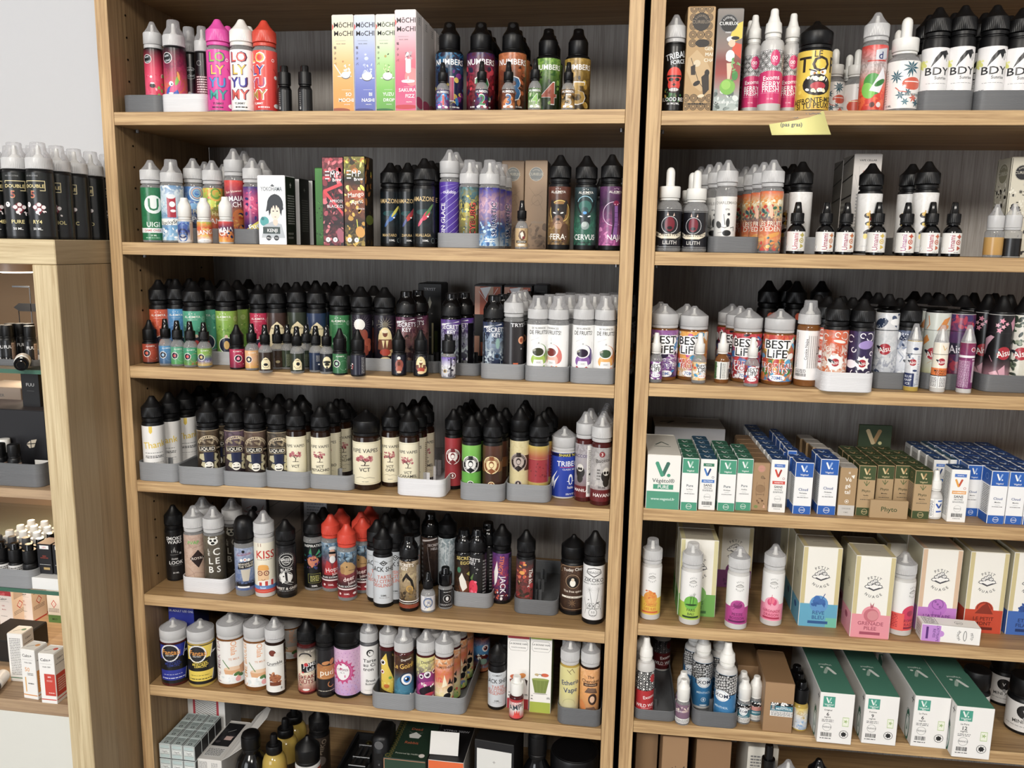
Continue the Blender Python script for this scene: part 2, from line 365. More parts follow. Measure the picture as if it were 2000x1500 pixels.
# ------------------------------------------------------------------ bottle kinds: radii in body radii, heights as fractions of full height
def dome_tip(z, r=1.0, t=.58): return [(.93*r, z), (.86*r, z+.03), (.72*r, z+.06), (.60*r, z+.08), (t*r, z+.10), (t*r*.94, .992), (t*r*.85, 1.0)]
KINDS = {
 'spike': dict(body=[(.9, 0), (.99, .008), (1, .02), (1, .665), (.96, .69), (.84, .70), (.84, .735)], lab=(.03, .665), ring=[(.9, .712), (.94, .716), (.94, .745), (.9, .75)],
   cap=[(.9, .755), (.975, .76), (.975, .868), (.94, .878)], tip=[(.93, .878), (.86, .888), (.72, .905), (.56, .93), (.44, .952), (.35, .972), (.28, .99), (.2, 1.0)],
   noz=[(.42, .80), (.42, .86), (.2, .89), (.13, .965), (.1, .97)]),
 'wide': dict(body=[(.92, 0), (.99, .008), (1, .02), (1, .655), (.97, .675), (.88, .685), (.88, .71)], lab=(.04, .645), ring=[(.92, .69), (.95, .694), (.95, .722), (.92, .727)],
   cap=[(.93, .73), (.97, .735), (.97, .865), (.94, .875)], tip=[(.93, .875), (.80, .895), (.60, .925), (.42, .95), (.28, .965), (.2, .985), (.14, 1.0)],
   noz=[(.3, .84), (.3, .87), (.12, .90), (.09, .965), (.07, .97)]),
 'dome': dict(body=[(.9, 0), (.99, .008), (1, .02), (1, .69), (.95, .71), (.86, .72), (.86, .74)], lab=(.03, .685), ring=None,
   cap=[(.88, .722), (.97, .727), (.97, .83), (.93, .84)], tip=dome_tip(.84), noz=[(.4, .80), (.4, .85), (.2, .88), (.14, .965), (.1, .97)]),
 'numbers': dict(body=[(.9, 0), (.99, .008), (1, .02), (1, .64), (.97, .665), (.86, .69), (.72, .70), (.70, .72)], lab=(.03, .655), ring=None,
   cap=[(.72, .705), (.76, .71), (.76, .85), (.73, .86)], tip=[(.72, .86), (.68, .88), (.56, .905), (.46, .93), (.41, .96), (.39, .99), (.34, 1.0)], noz=None),
 'thin10': dict(body=[(.9, 0), (.99, .012), (1, .03), (1, .435), (.95, .475), (.80, .525), (.60, .56), (.5, .575), (.5, .61)], lab=(.05, .43), ring=[(.66, .585), (.70, .59), (.70, .612), (.66, .615)],
   cap=[(.66, .62), (.72, .625), (.72, .775), (.68, .79)], tip=[(.55, .79), (.50, .80), (.40, .90), (.33, .985), (.26, 1.0)], noz=None),
 'spike10': dict(body=[(.9, 0), (.99, .012), (1, .03), (1, .465), (.95, .495), (.80, .505), (.80, .54)], lab=(.04, .46), ring=[(.82, .515), (.86, .52), (.86, .545), (.82, .55)],
   cap=[(.84, .555), (.88, .56), (.88, .77), (.84, .785)], tip=[(.80, .785), (.66, .82), (.46, .88), (.32, .94), (.24, .985), (.17, 1.0)], noz=[(.4, .70), (.4, .76), (.2, .80), (.12, .93), (.1, .94)]),
 'dome10': dict(body=[(.9, 0), (.99, .012), (1, .03), (1, .48), (.95, .51), (.76, .525), (.76, .545)], lab=(.04, .475), ring=[(.78, .53), (.84, .535), (.84, .565), (.78, .57)],
   cap=[(.86, .575), (.90, .58), (.90, .80), (.87, .82)], tip=[(.86, .82), (.78, .86), (.66, .89), (.56, .915), (.50, .94), (.48, .985), (.42, 1.0)], noz=None),
 'dropper': dict(body=[(.92, 0), (.99, .01), (1, .025), (1, .50), (.96, .54), (.85, .575), (.70, .595), (.66, .60), (.66, .625)], lab=(.04, .50), ring=[(.70, .61), (.74, .615), (.74, .63), (.70, .635)],
   cap=[(.76, .64), (.80, .645), (.80, .765), (.77, .775)], tip=[(.40, .775), (.33, .79), (.33, .94), (.29, .97), (.2, .99), (.1, 1.0)], noz=None),
 'nozzle': dict(body=[(.9, 0), (.99, .008), (1, .02), (1, .63), (.96, .67), (.84, .695), (.66, .705), (.62, .72)], lab=(.05, .61), ring=[(.62, .72), (.68, .725), (.68, .755), (.62, .76)],
   cap=[(.66, .765), (.72, .77), (.66, .86), (.58, .87)], tip=[(.55, .87), (.46, .90), (.36, .94), (.33, .985), (.26, 1.0)], noz=None),
 'round': dict(body=[(.92, 0), (.99, .008), (1, .02), (1, .66), (.97, .68), (.92, .685), (.92, .70)], lab=(.05, .63), ring=[(.96, .675), (1.0, .68), (1.0, .715), (.95, .72)],
   cap=[(.95, .725), (.98, .73), (.98, .87), (.96, .89)], tip=[(.955, .89), (.90, .925), (.78, .96), (.60, .983), (.35, .996), (.12, 1.0)], noz=None),
 'slim10': dict(body=[(.9, 0), (.98, .006), (1, .015), (1, .74), (.96, .75)], lab=(.09, .742), ring=None,
   cap=[(.93, .745), (.96, .75), (.95, .765), (.92, .775)], tip=[(.92, .775), (.86, .80), (.62, .88), (.44, .95), (.34, .99), (.26, 1.0)], noz=[(.5, .75), (.4, .82), (.22, .90), (.18, .94)]),
 'tube': dict(body=[(.97, 0), (1, .006), (1, .80), (.98, .805)], lab=(.04, .80), ring=None, cap=[(.95, .80), (.97, .805), (.97, .82), (.94, .83)],
   tip=[(.93, .83), (.75, .86), (.55, .90), (.40, .95), (.28, .985), (.2, 1.0)], noz=None),
 'jar': dict(body=[(.94, 0), (.99, .01), (1, .03), (1, .60), (.94, .64), (.84, .66), (.84, .70)], lab=(.06, .58), ring=[(.86, .66), (.88, .665), (.88, .69), (.86, .695)],
   cap=[(.92, .70), (.95, .71), (.95, .97), (.90, .99)], tip=[(.86, .985), (.84, .992), (.6, .996), (.3, 1.0)], noz=None),
 'flask': dict(body=[(.94, 0), (.99, .01), (1, .03), (1, .46), (.97, .55), (.84, .64), (.62, .70), (.50, .73), (.50, .80)], lab=(.06, .45), ring=[(.54, .76), (.56, .765), (.56, .79), (.53, .795)],
   cap=[(.55, .80), (.58, .81), (.58, .93), (.55, .95)], tip=[(.52, .95), (.50, .975), (.40, .99), (.2, 1.0)], noz=None),
 'pipette': dict(body=[(.92, 0), (.99, .01), (1, .025), (1, .58), (.95, .66), (.80, .72), (.58, .75), (.56, .78)], lab=(.03, .45), ring=None,
   cap=[(.60, .76), (.64, .765), (.64, .855), (.60, .862)], tip=[(.38, .862), (.30, .87), (.30, .96), (.24, .99), (.1, 1.0)], noz=None),
 'disc10': dict(body=[(.9, 0), (.99, .012), (1, .03), (1, .50), (.9, .54), (.7, .56), (.7, .58)], lab=(.04, .49), ring=[(.74, .56), (.80, .565), (.80, .59), (.74, .595)],
   cap=[(.86, .60), (.92, .605), (.92, .84), (.88, .86)], tip=[(.60, .86), (.58, .87), (.56, .98), (.50, 1.0)], noz=None),
}
RIBBED = {'spike': .035, 'wide': .02, 'dome': .03, 'numbers': .03, 'thin10': .05, 'spike10': .05, 'dome10': .03, 'dropper': .02, 'nozzle': .03, 'round': .0, 'slim10': 0, 'tube': .02, 'jar': .02, 'pipette': .03, 'flask': .03, 'disc10': .02}
MC = {}
def lathe_mesh(key, prof, r, H, seg, mat, rib=0.0, ribs=(), sharp=0.6):
    k = (key, r, H, seg, mat.name, rib)
    if k not in MC:
        V, F = lathe([(a*r, z*H) for a, z in prof], seg, rib, ribs); MC[k] = mesh_of(key, V, F, True, mat, sharp)
    return MC[k]
PROTO = {}
def bottle(kind, r, H, body, cap, base, mix, art, lab=None):
    """an Empty with the bottle's parts under it; alike bottles share mesh data"""
    r = round(r*4000)/4000; H = round(H*1000)/1000; K = KINDS[kind]; small = kind.endswith('10')
    o = bpy.data.objects.new('bottle', None); scene.collection.objects.link(o); o.empty_display_size = 0.01
    B, Cp = PL[body], PL[cap]; clearcap = cap in 'fgt'
    link('body', lathe_mesh('body', K['body'], r, H, 32 if not small else 24, B), None, o)
    capo = link('cap', lathe_mesh('cap', K['cap'], r, H, 96 if not small else 56, Cp, RIBBED[kind], (1, 2), 0.9), None, o)
    tm = PL['t'] if cap == 'f' else (PL['kg'] if cap == 'k' and kind in ('dome', 'numbers', 'thin10', 'disc10') else Cp)
    link('tip', lathe_mesh('tip', K['tip'], r, H, 32 if not small else 20, tm), None, o)
    if K['ring']: link('seal_ring', lathe_mesh('seal_ring', K['ring'], r, H, 32 if not small else 24, Cp), None, o)
    if clearcap and K['noz']: link('nozzle', lathe_mesh('nozzle', K['noz'], r, H, 16, PL['w']), None, o)
    if base:
        z0, z1 = lab or K['lab']; z0 *= H; z1 *= H
        key = ('lab', r, z0, z1, base, mix)
        if key not in MC: MC[key] = sleeve(r, z0, z1, base, mix)
        lb = link('label', MC[key], None, o)
        if art:
            key = ('art', r, z0, z1, art)
            if key not in MC:
                a = Art(2*r*1.28, z1-z0); a.run(art); V, F, C = a.bend(z0, r, r*2.2, z1-z0); MC[key] = coloured('artwork', V, F, C, PRINT)
            link('artwork', MC[key], None, lb)
    return o
Z = {'L1': 1.8, 'L2': 1.60836, 'L3': 1.41585, 'L4': 1.22948, 'L5': 1.03392, 'L6': .87165, 'L7': .640,
     'R1': 1.798, 'R2': 1.60836, 'R3': 1.42092, 'R4': 1.23379, 'R5': 1.051, 'R6': .8896, 'R7': .690,
     'C0': 1.6105, 'CA': 1.4210, 'CB': 1.2380, 'CC': 1.0763, 'CD': .8871}
ROWNAME = {'L1': 'top shelf', 'L2': 'second shelf', 'L3': 'third shelf', 'L4': 'fourth shelf', 'L5': 'fifth shelf', 'L6': 'sixth shelf', 'L7': 'bottom shelf',
           'R1': 'top shelf', 'R2': 'second shelf', 'R3': 'third shelf', 'R4': 'fourth shelf', 'R5': 'fifth shelf', 'R6': 'sixth shelf', 'R7': 'bottom shelf'}
def front(row, x): return 0.0019+0.0238*(x-0.8) if row[0] == 'R' else -.115 if row[0] == 'C' else 0.0
SEEN = {}
def full_label(row, d, raw=False):
    s = d if raw or row[0] == 'C' else d+', '+('main' if row[0] == 'L' else 'neighbouring')+' bookcase '+ROWNAME[row].replace(' shelf', '')
    if len(s.split()) > 16: s = d
    n = SEEN.get(s, 0); SEEN[s] = n+1
    if n: print('DUPLABEL', s)
    if not 4 <= len(s.split()) <= 16: print('LEN', len(s.split()), s)
    return s
ORD = ['first', 'second', 'third', 'fourth', 'fifth', 'sixth', 'seventh', 'eighth', 'ninth', 'tenth', 'eleventh']
TRAYS_AT = []
def place(row, u, yv, vt, w, up=0.0):
    z = Z[row]+up
    if up == .002 and yv < 60:
        for r_, a, b_, yf, tx, tw, tc in TRAYS_AT:
            if r_ == row and a-3 <= u <= b_+3:
                x, y, z, r, H = place(row, u, yf*1000+22, vt, w, .00201); r = min(r, (tw-.0028)/tc/2-.0002)
                x, y, z, r2, H = place(row, u, (yf+.0022+r)*1000, vt, w, .00201); return max(tx-tw/2+.0015+r, min(tx+tw/2-.0015-r, x)), y, z, r, H
    if yv >= 300:
        P = on_z(u, yv, z); y = P.y; x = P.x
        for _ in range(3):
            q = px((x, y, z)); r = w*q[2]/FPX/2; y = P.y+r; x = on_y(u, (yv+vt)/2, y).x
    else:
        x = 0.5
        for _ in range(4):
            y = front(row, x)+yv/1000; q = px((x, y, z)); x = on_y(u, (q[1]+vt)/2, y).x
        r = w*px((x, y, z))[2]/FPX/2
    H = on_y(u, vt, y).z-z
    return x, y, z, r, H
def b(row, kind, u, yv, vt, w, look, desc, rot=0, n=0, up=0.0, dx=0.0, dy=0.0, dH=None, cat='bottle', group=None, name=None, raw=False, tilt=0, H=None):
    """look = (body, cap, base colours, mix colours, artwork, label zone)"""
    x, y, z, r, Hh = place(row, u, yv, vt, w, up)
    if kind.endswith('10'): desc = desc.replace('bottle', 'vial', 1); name, cat = 'vial', 'vial'
    if H: Hh = H
    body, cap, base, mix, art = look[:5]; lab = look[5] if len(look) > 5 else None
    o = bottle(kind, r, Hh, body, cap, base, mix, art, lab)
    o.name = name or ('dropper_bottle' if kind == 'dropper' else 'flask' if kind == 'jar' else 'bottle')
    o.location = (x, y, z); o.rotation_euler = (math.radians(tilt), 0, atan2(CAM.x-x, y-CAM.y)+math.radians(rot))
    o['label'] = full_label(row, desc, raw); o['category'] = cat
    g = group or (desc if n else None)
    if g: o['group'] = g
    for i in range(n):
        yy = y+(i+1)*(2*r+.0015+dy); xx = x+(i+1)*dx
        if yy+r > .272+front(row, xx): break
        dup(o, (xx, yy, z), full_label(row, ORD[i]+' '+cat+' behind the '+desc, raw), g, atan2(CAM.x-xx, yy-CAM.y)+math.radians((i*37) % 50-25))
    return o
# ------------------------------------------------------------------ cartons
def carton(w, d, h, base, faces, body, flap=True, name='carton'):
    """faces: {'front': (stops, art), 'left':..., 'right':..., 'top':...}; origin = centre of the front bottom edge"""
    o = bpy.data.objects.new(name, None); scene.collection.objects.link(o); o.empty_display_size = 0.01
    w, d, h = (round(t*2000)/2000 for t in (w, d, h))
    key = ('cb', w, d, h, base)
    if key not in MC:
        V, F = [], []; box_geo(-w/2, w/2, 0, d, 0, h, V, F, 0.0006); c = col(base); MC[key] = coloured('carton_body', V, F, [c]*len(F), CARD)
    link('carton_body', MC[key], None, o)
    if flap:
        key = ('fl', w, d, h, base, faces.get('top', ('',))[0])
        if key not in MC:
            V, F = [], []; box_geo(-w/2+.0012, w/2-.0012, 0.0006, d-.0012, h, h+.0007, V, F, 0.0003)
            V2, F2 = [], []; box_geo(-w/2+.002, w/2-.002, d-.0009, d-.0002, h-.003, h+.0014, V2, F2)
            c = stops(faces['top'][0], .5) if 'top' in faces else col(base); V, F = join_geo((V, F), (V2, F2)); MC[key] = coloured('lid_flap', V, F, [c]*len(F), CARD)
        link('lid_flap', MC[key], None, o)
    for side, fa in faces.items():
        st, art = fa[0], fa[1]; mix = fa[2] if len(fa) > 2 else None
        pw, ph = {'front': (w, h), 'left': (d, h), 'right': (d, h), 'top': (w, d)}[side]
        key = ('pf', side, w, d, h, st, art, mix)
        if key not in MC:
            V, F, C, C2 = panel(pw-.0012, ph-.0012, st, mix)
            V = [(x, y, z+.0006) for x, y, z in V]
            if art:
                a = Art(pw, ph); a.run(art); v, f, c = a.flat(pw-.0014, ph-.0008); o_ = len(V)
                V += v; F = F+[tuple(o_+i for i in q) for q in f]; C = C+c; C2 = C2+c
            if side == 'right': V = [(w/2-y, d/2+x, z) for x, y, z in V]
            elif side == 'left': V = [(-w/2+y, d/2-x, z) for x, y, z in V]
            elif side == 'top': V = [(x, z, h+.0007-y) for x, y, z in V]
            MC[key] = coloured(side+'_print', V, F, C, CARD, C2)
        link(side+'_print', MC[key], None, o)
    return o
def c(row, u0, u1, yv, vt, d, base, faces, desc, n=0, rot=0, dx=0.0, gap=.0008, cat='box', group=None, flap=True, raw=False, name='carton', h=None, up=0.0, body=None, yfix=0.0):
    z = Z[row]+up; uc = (u0+u1)/2
    if yv >= 300: P = on_z(uc, yv, z); x, y = P.x, P.y
    else:
        x = .5
        for _ in range(4): y = front(row, x)+yv/1000; q = px((x, y, z)); x = on_y(uc, (q[1]+vt)/2, y).x
    q = px((x, y, z)); vm = (q[1]+vt)/2; w = on_y(u1, vm, y).x-on_y(u0, vm, y).x
    hh = h or on_y(uc, vt, y).z-z
    o = carton(w, d/1000, hh, base, faces, None, flap, name)
    rz = math.radians(rot)+(0.0238 if row[0] == 'R' else 0); o.location = (x, y, z); o.rotation_euler = (0, 0, rz)
    o['label'] = full_label(row, desc, raw); o['category'] = cat
    g = group or (desc if n else None)
    if g: o['group'] = g
    for i in range(n):
        s = (i+1)*(d/1000+gap+.0016); yy = y+s*cos(rz); xx = x-s*sin(rz)+(i+1)*dx
        if yy+d/1000 > .278+front(row, xx): break
        dup(o, (xx, yy, z), full_label(row, ORD[i]+' '+cat+' behind the '+desc, raw), g, rz+math.radians(((i*53) % 7-3)*.5))
    return o
# ------------------------------------------------------------------ printed bottle trays
def tray(row, u0, u1, yv, vt, depth, mat, desc, cols=2, open_=True, raw=False, h=None, wl=None):
    z = Z[row]; uc = (u0+u1)/2
    if yv >= 300: P = on_z(uc, yv, z); x, y = P.x, P.y
    else:
        x = .5
        for _ in range(4): y = front(row, x)+yv/1000; x = on_y(uc, px((x, y, z))[1], y).x
    yf = y-front(row, x); q = px((x, y, z)); e0, e1 = (.012, .004) if uc < 1225 else (.004, .012)
    xl, xr = on_y(u0, q[1], y+e0).x, on_y(u1, q[1], y+e1).x; w = wl or xr-xl
    if cols == 2: w = max(w, .0665)
    x = xl+w/2 if uc < 1225 else xr-w/2; TRAYS_AT.append((row, u0, u1, yf, x, w, cols))
    h = h or on_y(uc, vt, y).z-z; d = depth/1000; t = .0014; R0 = min(.013, w*.2)
    def ring(inset, zz):
        pts = []; hw, hd = w/2-inset, d/2-inset; rr = max(.002, R0-inset)
        for cx, cy, a0 in ((hw-rr, hd-rr, 0), (-hw+rr, hd-rr, 90), (-hw+rr, -hd+rr, 180), (hw-rr, -hd+rr, 270)):
            for k in range(5): a = math.radians(a0+22.5*k); pts.append((cx+rr*cos(a), cy+rr*sin(a)+d/2, zz))
        return pts
    V = ring(0.0006, 0)+ring(0, .001)+ring(0, h-.0006)+ring(.0006, h)+ring(t-.0004, h)+ring(t, h-.0006)+ring(t, .0016)
    F = []; n = 20
    for i in range(6):
        for k in range(n): F.append((i*n+k, i*n+(k+1) % n, (i+1)*n+(k+1) % n, (i+1)*n+k))
    F.append(tuple(6*n+k for k in range(n))); F.append(tuple(range(n))[::-1])
    o = bpy.data.objects.new('bottle_tray', None); scene.collection.objects.link(o); o.empty_display_size = .01
    link('tray_wall', mesh_of('tray_wall', V, F, True, TRAYS[mat], .5), None, o)
    cell = (w-2*t)/cols; nr = max(1, int((d-2*t)//cell)); 
    if cols > 1:
        for j in range(1, nr):
            for i in range(1, cols):
                V, F = [], []; xx = -w/2+t+cell*i; yy = t+(d-2*t)*j/nr; s = cell*.20
                for zz in (.0016, h*.97):
                    V += [(xx+a*s*.75, yy+b_*s*.75, zz) for a, b_ in ((1, 0), (.16, .16), (0, 1), (-.16, .16), (-1, 0), (-.16, -.16), (0, -1), (.16, -.16))]
                F = [(k, (k+1) % 8, 8+(k+1) % 8, 8+k)[::1] for k in range(8)]+[tuple(range(8, 16))]
                link('divider', mesh_of('divider', V, F, False, TRAYS[mat]), None, o)
    o.location = (x, y, z); o.rotation_euler = (0, 0, 0.0238 if row[0] == 'R' else 0)
    o['label'] = full_label(row, desc, raw); o['category'] = 'tray'
    return o
# ------------------------------------------------------------------ the room and the two bookcases
def struct(name, me, mat): 
    o = link(name, me, mat); o['kind'] = 'structure'; return o
WALL = plain('painted_wall', '#cfd1d6', 0.7, 0.2)
struct('wall_back', box_mesh(-2.2, 3.2, .31, .35, 0, 3.0), WALL)
struct('floor', box_mesh(-2.2, 3.2, -4.2, .35, -.05, 0), plain('grey_floor', '#8d8780', 0.5))
struct('ceiling', box_mesh(-2.2, 3.2, -4.2, .35, 3.0, 3.04), plain('white_ceiling', '#e5e3df', 0.8, .2))
struct('wall_front', box_mesh(-2.2, 3.2, -4.25, -4.2, 0, 3.0), WALL)
struct('wall_left', box_mesh(-2.25, -2.2, -4.2, .35, 0, 3.0), WALL)
struct('wall_right', box_mesh(3.2, 3.25, -4.2, .35, 0, 3.0), WALL)
TP, T, D = 0.01996, 0.0188, 0.2813
HOLE = plain('dark_hole', '#1a120a', 0.9, 0.1); METAL = plain('shelf_pin_metal', '#8a8a8c', 0.35, .5, 1.0)
def bookcase(name, label, x0, x1, zs, ztop, rot, origin):
    o = thing(name, label, 'bookcase', origin, rot)
    W = x1-x0
    for xa in (0, W-TP):
        p = link('side_panel', box_mesh(xa+.0006, xa+TP-.0006, .0009, D, .05, 2.35, OAK_PANEL, 0, 'side_panel'), None, o)
        V, F = [], []; box_geo(xa, xa+TP, 0, .0012, .05, 2.35, V, F, .0005); link('edge_band', mesh_of('edge_band', V, F, mat=OAK_V), None, p)
        xi = xa+TP-.0008 if xa == 0 else xa-.0
        V, F = [], []
        for zz in [1.02+.032*k for k in range(34)]:
            for yy in (.045, .235):
                k = len(V); n = 8
                V += [(xi+(.0012 if xa == 0 else -.0006), yy+.0016*cos(2*pi*i/n), zz+.0016*sin(2*pi*i/n)) for i in range(n)]
                V += [(xi-.0005, yy+.0016*cos(2*pi*i/n), zz+.0016*sin(2*pi*i/n)) for i in range(n)]
                F += [(k+i, k+(i+1) % n, k+n+(i+1) % n, k+n+i) for i in range(n)]+[tuple(range(k, k+n))]
        h = link('pin_holes', mesh_of('pin_holes', V, F, mat=HOLE), None, p); h['kind'] = 'stuff'
    link('back_panel', box_mesh(TP, W-TP, D, D+.006, .05, 2.35, OAK_BACK, 0, 'back_panel'), None, o)
    for z in zs:
        s = link('shelf', box_mesh(TP+.0004, W-TP-.0004, .001, D-.0005, z-T, z, OAK_TOP, 0, 'shelf'), None, o)
        V, F = [], []; box_geo(TP+.0004, W-TP-.0004, 0, .0014, z-T, z, V, F, .0005); link('edge_band', mesh_of('edge_band', V, F, mat=OAK_H), None, s)
        for xx in (TP+.005, W-TP-.005):
            v, f = lathe([(.003, -.005), (.003, 0)], 10); v = [(xx, .045, z-T-.0005)]*0+[(a+xx, .05+b_, c_+z-T) for a, b_, c_ in v]
            link('shelf_pin', mesh_of('shelf_pin', v, f, True, METAL), None, s)
    s = link('top_board', box_mesh(TP, W-TP, 0, D-.0005, ztop, ztop+.03, OAK_TOP, .0006, 'top_board'), None, o)
    return o
bookcase('bookcase', 'tall oak bookcase filled with bottles, shown whole beside the pale cabinet', 0, .8, [Z['L%d' % i] for i in range(1, 8)], 1.9799, 0, (0, 0, 0))
x0 = .8+.00857
bookcase('bookcase', 'second oak bookcase with green and blue cartons on its shelves', x0, x0+.80, [Z['R%d' % i] for i in range(1, 8)], 1.9744, 0.0238, (x0, front('R', x0), 0))
# post-it note stuck on the top shelf edge
z = Z['R1']; yv = front('R', 1.09)-.0012
pts = [on_y(u, v, yv) for u, v in ((1497, 219), (1609, 217), (1621, 264), (1506, 265))]
def paper_note():
    V, F, C = [], [], []; n = 8; c0 = pts[0]
    for i in range(n+1):
        t = i/n
        for a, bq in ((pts[0], pts[3]), (pts[1], pts[2])):
            p = a*(1-t)+bq*t; V.append((p.x-c0.x, p.y-c0.y-.006*t*t, p.z-c0.z))
    F = [(2*i, 2*i+2, 2*i+3, 2*i+1) for i in range(n)]; C = [col('#e9e38c')]*n
    me = coloured('sticky_note', V, F, C, CARD, smooth=True); o = link('sticky_note', me, None); o.location = c0
    so = o.modifiers.new('thick', 'SOLIDIFY'); so.thickness = .0003
    o['label'] = 'yellow sticky note with handwriting hanging from the shelf edge'; o['category'] = 'note'
    w = (pts[1]-pts[0]).length; a = Art(w, w); a.H = w/100*.40
    rnd = random.Random(4)
    def scrawl(x0, x1, y, amp):
        x = x0; P = []
        while x < x1: P.append((x, y+rnd.uniform(-amp, amp))); x += rnd.uniform(1.2, 2.6)
        return P
    ink = col('#5a5f6a')
    for (s0, s1, y) in ((-30, -27, 92), (-22, -6, 93), (-2, 8, 93), (10, 18, 93), (22, 44, 92), (-30, -27, 74), (-20, 4, 75)): a.line(.9, scrawl(s0, s1, y, 3.2), ink)
    a.text('(pas gras)', -8, 45, 7, ink)
    V, F, C = a.flat(w, w); V = [(x+w*.5+.002, -.0003-.006*(1-zz/(w*.4))**2+y*2, zz-w*.4) for x, y, zz in V]
    link('handwriting', coloured('handwriting', V, F, C, CARD), None, o)
paper_note()
# ================================================================== main bookcase, top shelf
tray('L1', 247, 318, 14, 185, 200, 'd', 'dark grey tray at the side panel', 1)
tray('L1', 321, 403, 12, 183, 170, 'w', 'white tray under the fruit cartoon bottles', 2)
LOGO = 'C -28 84 19 #e8e8e8;C -28 84 17 #101216;T Wild -30 87 7 #dfe8ee 14;T Chief -27 80 7 #dfe8ee 14;'
b('L1', 'spike', 301, 42, 43, 35, ('k', 'f', '#c01a48:#f2557d:#e2315c:#0b0b0d', None, LOGO+'E 0 40 32 30 #e23a62;X -40 10 45 60 26 3 9 #f98fae #d9264e #7ec04c #f6c9d2;E -10 42 12 9 #16080c;E -10 46 9 3 #fff;C -14 56 5 #fff;E 16 8 20 12 #f3f3f3', (.03, .70)), 'clear-capped bottle with a laughing red berry label')
b('L1', 'dome', 342, 42, 40, 42, ('k', 'f', '#7d1b38:#e8507b:#b02757:#0c0b0e', '#d8345f:#f2783c:#8c1d4a:#0c0b0e', LOGO+'E -14 26 24 32 #2d62c4;E -2 40 30 12 #e24e86 50;E 6 50 6 20 #7bc043 -20;E 10 56 4 16 #f2a13c 10;C -16 44 8 #fff;C -14 43 3 #111;E -18 26 13 8 #0d0f2a;E -18 29 9 3 #fff;X -30 5 30 14 8 3 8 #f7f7fa #e9503c', (.03, .70)), 'clear-domed bottle with a blue fish cartoon label')
b('L1', 'dome', 372, 92, 53, 37, ('k', 'g', '#2a1030:#5a1c3c:#141018:#0c0b0e', None, 'C 0 70 24 #cfcfd4;C 0 70 22 #101216;T Wild 0 75 9 #dfe8ee 10;T Chief 2 66 9 #dfe8ee 10;E 0 30 22 22 #6d8ab8;C -6 38 6 #fff;E 4 26 12 7 #161018', (.03, .70)), 'smoky-domed bottle with a round script logo, behind the fish cartoon one')
b('L1', 'dome', 397, 70, 52, 30, ('k', 'f', '#3c1626:#6a2438:#1c0f16:#0c0b0e', None, 'B -36 8 36 64 #e9c8cc 14;O -20 84 12 1.5 #aaa', (.03, .70)), 'clear-domed bottle turned to its small print, beside the pink one')
LY = 'T LO {0} 88 33 {1};T LO {0} 88 28 {2};T LY {0} 67 33 {1};T LY {0} 67 28 {3};T YU {0} 46 33 {1};T YU {0} 46 28 {4};T MY {0} 26 33 {1};T MY {0} 26 28 {5};T YUMMY {0} 11 7 {6};E 38 8 13 7 #fff;E 36 56 7 6 #fff;L #222 1 26 70 40 62;L #222 1 34 33 40 22;B -28 3 10 7 {6} 1;O 26 84 5 1.5 #fff'
CAR = "carton 'with"
def lolly(u, body, base, c1, tc, cols, desc, y=30, vt=39, x=-10):
    b('L1', 'spike', u, y, vt, 46, (body[0], body[1], base, None, LY.format(x, c1, *cols, tc)), desc)
lolly(428, 'cp', '#d9218f:#ee3fa6', '#7b3a8c', '#4a1040', ('#8ec63f', '#f2c63c', '#2a9bd8', '#2aa79b'), 'pink-capped bottle with tall rainbow lettering', 30, 38, -8)
lolly(474, 'cw', '#f4f2ef:#ffffff', '#5a2d52', '#222222', ('#e2574c', '#f2c63c', '#3c3fa8', '#e2574c'), 'white-capped bottle with tall rainbow lettering', 30, 39, -14)
lolly(518, 'cR', '#d5221c:#f0463a', '#ffffff', '#ffffff', ('#e0b83c', '#2d3fa0', '#b03a78', '#b88b2a'), 'red-capped bottle with tall rainbow lettering', 30, 40, -28)
b('L1', 'spike', 448, 75, 51, 42, ('c', 'p', '#d9218f:#ee3fa6', None, ''), 'pink-capped bottle hidden behind the pink rainbow one')
b('L1', 'spike', 489, 75, 52, 42, ('c', 'w', '#f4f2ef', None, ''), 'white-capped bottle hidden behind the white rainbow one')
for u, dsc in ((556, 'small matt black bottle next to the red-capped one'), (596, 'small matt black bottle standing alone by the back panel gap')):
    b('L1', 'disc10', u, 28, 129, 27, ('kg', 'k', '#121214', None, 'B -38 10 -24 90 #777 9;R -34 8 -26 20 #aaa'), dsc, up=0)
def mochi(u0, u1, y, vt, base, word, wc, cupc, art, desc, n=0):
    f = 'E -58 88 17 16 #e0433f;T M%sCHI 4 90 21 #191015 0 .98;T M%sCHI 4 81.5 21 #191015 0 .98;L #333 .8 -34 74 14 74;T %s -8 71 4 #333;T 電 -36 67 9 #3a2c30;T 子 -36 61.5 9 #3a2c30;T タ -36 56 9 #3a2c30;T バ -36 50.5 9 #3a2c30;' % ('ō', 'o', 'PECHE_|_CERISES')
    f += art+';L #fff .8 -8 24 34 24;'+''.join('T %s %s %s 15 #fff;' % (wd, x, y_) for wd, x, y_ in word)+'T 50ML|70VG 16 9 4 #fff'
    c('L1', u0, u1, y, vt, 36, '#e9e4e2', {'front': (base, f), 'right': ('#d8d2d2:#e6e2e2', 'E 0 10 60 22 %s;C 0 40 2 #222;B -12 88 14 96 #888 4' % cupc), 'left': ('#e0dcdb', '')}, desc, n)
CUP = 'E 10 36 36 4 #fff;E 10 37.5 26 20 #444;E 10 38 24.5 18.5 #fff;X -8 40 32 50 16 3 8 %s;'
